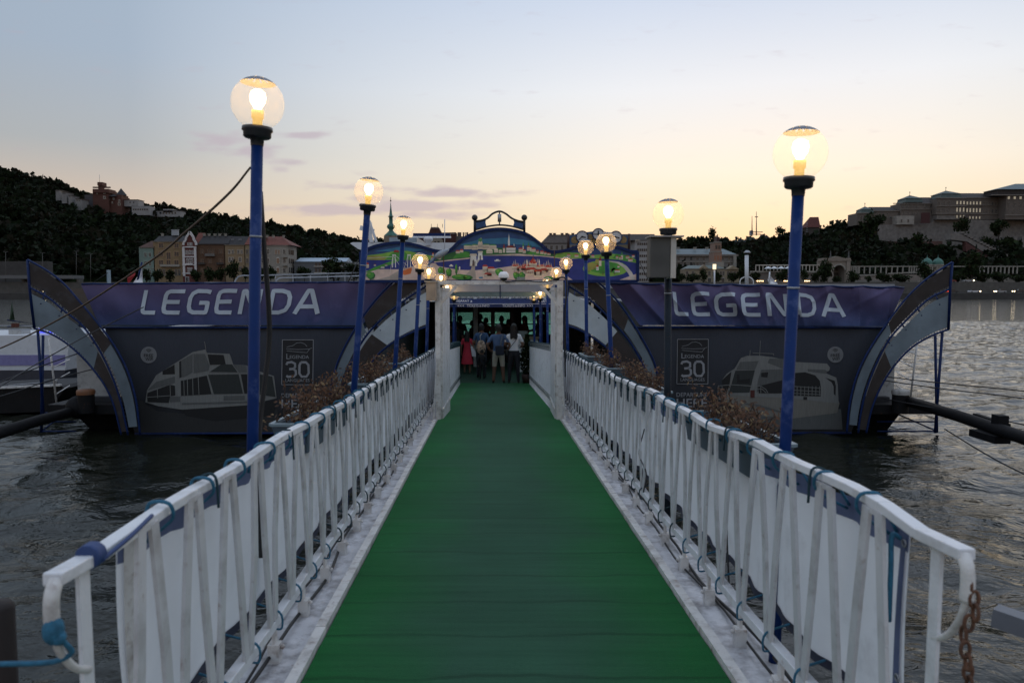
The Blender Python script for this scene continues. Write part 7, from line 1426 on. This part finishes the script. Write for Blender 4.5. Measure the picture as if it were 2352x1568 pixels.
def person(x, vtop, label, mat, hair=(.012,.009,.008), long=False, rot=0., Y=None, vfeet=None, h=None, arms='down', broad=1., dress=None, stance=.0, lean=0., bun=False):
    "x, vtop, vfeet in the entrance close-up; rot 0 = back to the camera"
    vt = zs6(0, vtop)[1]
    if vfeet is not None: Y = zdepth(zs6(0, vfeet)[1], ZFL); h = W(CX, vt, Y).z-ZFL
    elif Y is None: Y = min(29.6, zdepth(vt, ZFL+h))
    pos = W(zs6(x, 0)[0], 800, Y); pos.z = ZFL; k = h/1.75
    t = thing('person', label, 'person', pos, 'people queueing in the hall'); t.rotation_euler = (0, 0, rot); t.scale = (k, k, k)
    A = {'down': ((.25,-.03,1.14), (.24,.05,.90), (.235,.09,.82)), 'fold': ((.25,-.05,1.16), (.10,.20,1.12), (.02,.24,1.14)), 'bent': ((.26,-.02,1.15), (.20,.22,1.08), (.17,.30,1.09)), 'reach': ((.28,.10,1.22), (.32,.34,1.16), (.34,.43,1.16)), 'hip': ((.30,-.06,1.16), (.21,.05,.98), (.17,.10,.97))}[arms]
    V_ = [(0,0,.95), (0,0,1.12), (0,.0+lean*.3,1.33), (0,lean*.7,1.48), (0,.01+lean,1.57), (0,.025+lean,1.65), (0,.02+lean,1.70)]
    Rr = [(.15*broad,.115), (.135*broad,.10), (.165*broad,.11), (.062,.06), (.066,.07), (.078,.092), (.062,.075)]; Ed = [(0,1),(1,2),(2,3),(3,4),(4,5),(5,6)]
    for sg in (-1, 1):
        o = len(V_); V_ += [(sg*.165*broad,lean*.4,1.405)] + [(sg*p_[0]*broad, p_[1]+lean*.4, p_[2]) for p_ in A]
        Rr += [(.072,.07), (.048,.05), (.033,.032), (.040,.022)]; Ed += [(2,o), (o,o+1), (o+1,o+2), (o+2,o+3)]
        o = len(V_); V_ += [(sg*.09,0,.88), (sg*(.10+stance*.5),.015,.50), (sg*(.105+stance),-.02,.10), (sg*(.115+stance),.10,.035)]; Rr += [(.105,.11), (.066,.068), (.042,.046), (.042,.030)]; Ed += [(0,o), (o,o+1), (o+1,o+2), (o+2,o+3)]
    me = bpy.data.meshes.new('body'); me.from_pydata(V_, Ed, []); bo = bpy.data.objects.new('body', me); col.objects.link(bo); bo.parent = t
    sk = bo.modifiers.new('skin', 'SKIN'); sk.use_smooth_shade = True; sd = me.skin_vertices[0].data
    for i, q in enumerate(Rr): sd[i].radius = q; sd[i].use_root = (i == 0)
    su = bo.modifiers.new('sub', 'SUBSURF'); su.levels = 2; su.render_levels = 2; me.materials.append(mat)
    def part(mb, nm, m): o = bpy.data.objects.new(nm, mb.mesh(nm, m)); col.objects.link(o); o.parent = t; return o
    HM = M('hair_%d%d%d' % tuple(int(c*1000) for c in hair), hair, .6, var=.3, scale=30, bump=.4, bscale=90); b = MB(); cx_ = (0, -.012+lean, 1.665)
    b.lathe([(max(1e-3, .098*math.sin(a)), .118*math.cos(a)) for a in np.linspace(0, R(112), 10)], cx_, 16, sx=.92, sy=1.06)
    if long: b.grid(lambda u, v: (cx_[0]+(.095+.02*v)*math.sin((u-.5)*3.6), cx_[1]-.035-(.07+.015*v)*math.cos((u-.5)*3.6), 1.70-.36*v+.02*math.sin(u*17)), 14, 6)
    else: b.grid(lambda u, v: (cx_[0]+.092*math.sin((u-.5)*3.4), cx_[1]-.02-.075*math.cos((u-.5)*3.4), 1.68-.11*v), 14, 4)
    if bun: b.ball((0, cx_[1]-.06, 1.80), .05, 10, 7)
    part(b, 'hair', HM)
    SK = M('skin_tone', SKIN, .6, var=.1); b = MB(); fy = .105+lean                                     # face: nose, ears, eyes, mouth
    b.tube([(0,fy-.012,1.665), (0,fy+.008,1.635), (0,fy-.01,1.625)], [.007,.013,.006], 6); b.ball((-.082,.015+lean,1.645), .022, 8, 6, sz=1.4); b.ball((.082,.015+lean,1.645), .022, 8, 6, sz=1.4); part(b, 'nose_and_ears', SK)
    b = MB(); b.ball((-.03,fy-.018,1.667), .010, 6, 5); b.ball((.03,fy-.018,1.667), .010, 6, 5); b.tube([(-.022,fy-.013,1.595), (0,fy-.008,1.593), (.022,fy-.013,1.595)], .005, 5); part(b, 'eyes_and_mouth', M('eye_dark', (.03,.015,.012), .4))
    for sg in (-1, 1):                                                                                 # hands with five fingers
        w_, q = Vector((sg*A[1][0]*broad, A[1][1]+lean*.4, A[1][2])), Vector((sg*A[2][0]*broad, A[2][1]+lean*.4, A[2][2])); d = (q-w_).normalized(); sd_ = Vector((0,1,0)) if abs(d.y) < .6 else Vector((1,0,0)); sd_ = (sd_-d*sd_.dot(d)).normalized(); nn = d.cross(sd_); b = MB()
        b.tube([q-d*.02, q+d*.04], [.030, .036], 8)
        for k_, (off, ln) in enumerate(((-.027,.062), (-.009,.074), (.009,.070), (.026,.055))): s0 = q+d*.04+sd_*off; b.tube([s0, s0+d*ln*.55+nn*.004, s0+d*ln*.9+nn*.02], [.0095,.0085,.006], 6)
        s0 = q+d*.0-sd_*.03; b.tube([s0, s0-sd_*.022+d*.025, s0-sd_*.026+d*.055], [.011,.010,.007], 6); part(b, 'hand', SK)
    if dress:
        z0, z1, w0, w1, c = dress; b = MB(); b.grid(lambda u, v: ((w0+(w1-w0)*v)*(1+.05*math.sin(u*44)*v)*math.cos(u*2*math.pi), (w0+(w1-w0)*v)*.78*math.sin(u*2*math.pi), z0+(z1-z0)*v), 30, 7); part(b, 'skirt', M('cloth_%d%d%d' % tuple(int(k_*1000) for k_ in c), c, .8, var=.15, scale=9, bump=.3, bscale=20))
    return t
def bag(name, label, cat, pos, mk):
    t = thing(name, label, cat, pos); mk(t); return t
RED = (.50,.025,.05)
pr_ = person(430, 825, 'woman in a red dress at the left of the queue', person_mat('p_red', SKIN, (.3,.28,.25), RED, .55, RED, sleeve=1.22), long=True, vfeet=1345, dress=(1.02,.42,.15,.25,RED))
pb_ = person(605, 735, 'woman in a blue top wearing a patterned backpack', person_mat('p_blue', SKIN, (.03,.03,.03), (.02,.02,.03), .0, (.035,.08,.18)), vfeet=1400, arms='bent')
pc_ = person(612, 1050, 'small child in dark clothes standing behind the backpack', person_mat('p_child', SKIN, (.02,.02,.02), (.012,.012,.015), .0, (.012,.012,.016), sleeve=.8), vfeet=1412, broad=.95)
pm_ = person(815, 745, 'man in a blue polo shirt and khaki shorts, back to the camera', person_mat('p_man', (.15,.08,.055), (.03,.03,.035), (.42,.38,.32), .52, (.08,.14,.28)), vfeet=1466, broad=1.16, stance=.045, arms='hip')
pw_ = person(1002, 738, 'woman in a white tee shirt and dark trousers with a thin strap', person_mat('p_white', SKIN, (.06,.06,.06), (.014,.014,.022), .0, (.78,.79,.84)), long=True, vfeet=1466, arms='bent', stance=.03, broad=1.04)
DK = lambda n, c: person_mat(n, SKIN, (.02,.02,.02), (.015,.015,.02), .0, c)
person(852, 640, 'tall dark haired man standing behind the man in the blue polo', DK('p_a', (.05,.04,.035)), h=1.80, broad=1.12)
person(660, 662, 'woman with reddish hair and orange top facing the camera', DK('p_b', (.16,.05,.02)), hair=(.06,.018,.008), rot=R(150), h=1.72, arms='fold')
person(1130, 640, 'woman in a rust coloured top at the counter facing left', DK('p_c', (.16,.06,.02)), rot=R(120), h=1.80, arms='bent', long=True)
person(1302, 630, 'attendant in grey reaching over the right side of the counter', DK('p_d', (.13,.12,.13)), rot=R(80), h=1.80, arms='reach', hair=(.03,.02,.012))
person(1355, 620, 'figure in black at the far right behind the attendant', DK('p_e', (.012,.012,.014)), rot=R(60), h=1.84)
person(345, 638, 'man in dark clothes before the leftmost window', DK('p_f', (.02,.02,.022)), h=1.80, rot=R(-20), broad=1.1)
person(300, 705, 'shorter dark figure in the shade at the left of the hall', DK('p_g', (.03,.03,.032)), h=1.66, rot=R(20), Y=26.5)
person(500, 690, 'dark haired figure left of the white column', DK('p_h', (.015,.015,.018)), h=1.66, rot=R(-60), Y=27.3)
person(590, 615, 'tall dark figure right of the white column', DK('p_i', (.015,.014,.016)), h=1.84, rot=R(30))
person(940, 680, 'dark figure in a pale top right of the tall man', DK('p_j', (.09,.085,.08)), h=1.68, rot=R(-30), Y=28.)
person(232, 690, 'brown haired figure at the left edge of the hall behind lamp poles', DK('p_k', (.12,.06,.04)), h=1.66, rot=R(-40), Y=26.8)
# bags
def at(t, x, y, z): return t.location+Matrix.Rotation(t.rotation_euler.z, 3, 'Z') @ (Vector((x, y, z))*t.scale.x)
def mk_pack(t):
    k = pb_.scale.x; b = MB(); c = at(pb_, 0, -.20, 1.02); b.ball((0,0,0), 1, 14, 10); b.v = [(c.x+x*.15*k, c.y+y*.085*k, c.z+z*.235*k) for x, y, z in b.v]
    m = M('leopard_print', (.60,.42,.32), .8, var=.3, scale=20, dirt=.75, dirtc=(.03,.02,.015)); b.build('sack', m, t); b = MB(); b.tube(bez([c+Vector((-.01,-.05,.2)), c+Vector((-.03,-.05,.35)), c+Vector((.02,.05,.42))]), .012, 6); b.build('strap', M('strap_pale', (.4,.38,.36), .7), t)
bag('backpack', 'leopard patterned backpack on the back of the woman in blue', 'backpack', at(pb_, 0, -.2, .8), mk_pack)
def mk_hand(t):
    c = at(pr_, .27, -.02, .92); b = MB(); b.prism([c+Vector((-.10,-.05,.17)), c+Vector((-.04,-.05,.19)), c+Vector((.13,-.05,-.17)), c+Vector((-.05,-.05,-.15))], (0,.1,0)); b.build('body', M('bag_white', (.70,.66,.72), .6), t); b = MB(); b.tube(bez([c+Vector((-.08,0,.17)), c+Vector((-.13,.02,.4)), c+Vector((-.15,.04,.47))]), .009, 6); b.build('strap', M('bag_white', (.70,.66,.72), .6), t)
bag('handbag', 'white shoulder bag hanging at the side of the woman in red', 'handbag', at(pr_, .27, 0, .7), mk_hand)
def mk_cross(t):
    k = pm_.scale.x; b = MB(); b.tube(bez([at(pm_, .17, .06, 1.44), at(pm_, .12, -.10, 1.44), at(pm_, .08, -.165, 1.25), at(pm_, .06, -.165, 1.10)]), .035, 6); b.build('strap', M('strap_grey', (.10,.12,.17), .8), t); c = at(pm_, .04, -.21, 1.0); b = MB(); b.box(c-Vector((.13,.06,.13)), c+Vector((.13,.05,.15))); b.build('pouch', M('navy_cloth', (.012,.018,.035), .8), t, .03)
bag('sling_bag', 'navy sling bag across the back of the man in the blue polo', 'bag', at(pm_, 0, -.2, .9), mk_cross)
def mk_strap(t):
    b = MB(); b.tube(bez([at(pw_, .13, -.02, 1.46), at(pw_, .06, -.15, 1.30), at(pw_, -.08, -.155, 1.12), at(pw_, -.17, -.08, .98)]), .010, 6); b.build('strap', BLACK, t); c = at(pw_, -.20, .0, .93); b = MB(); b.box(c-Vector((.05,.07,.09)), c+Vector((.04,.07,.08))); b.build('pouch', BLACK, t, .02)
bag('shoulder_bag', 'small black shoulder bag of the woman in the white tee', 'bag', at(pw_, -.2, 0, .85), mk_strap)
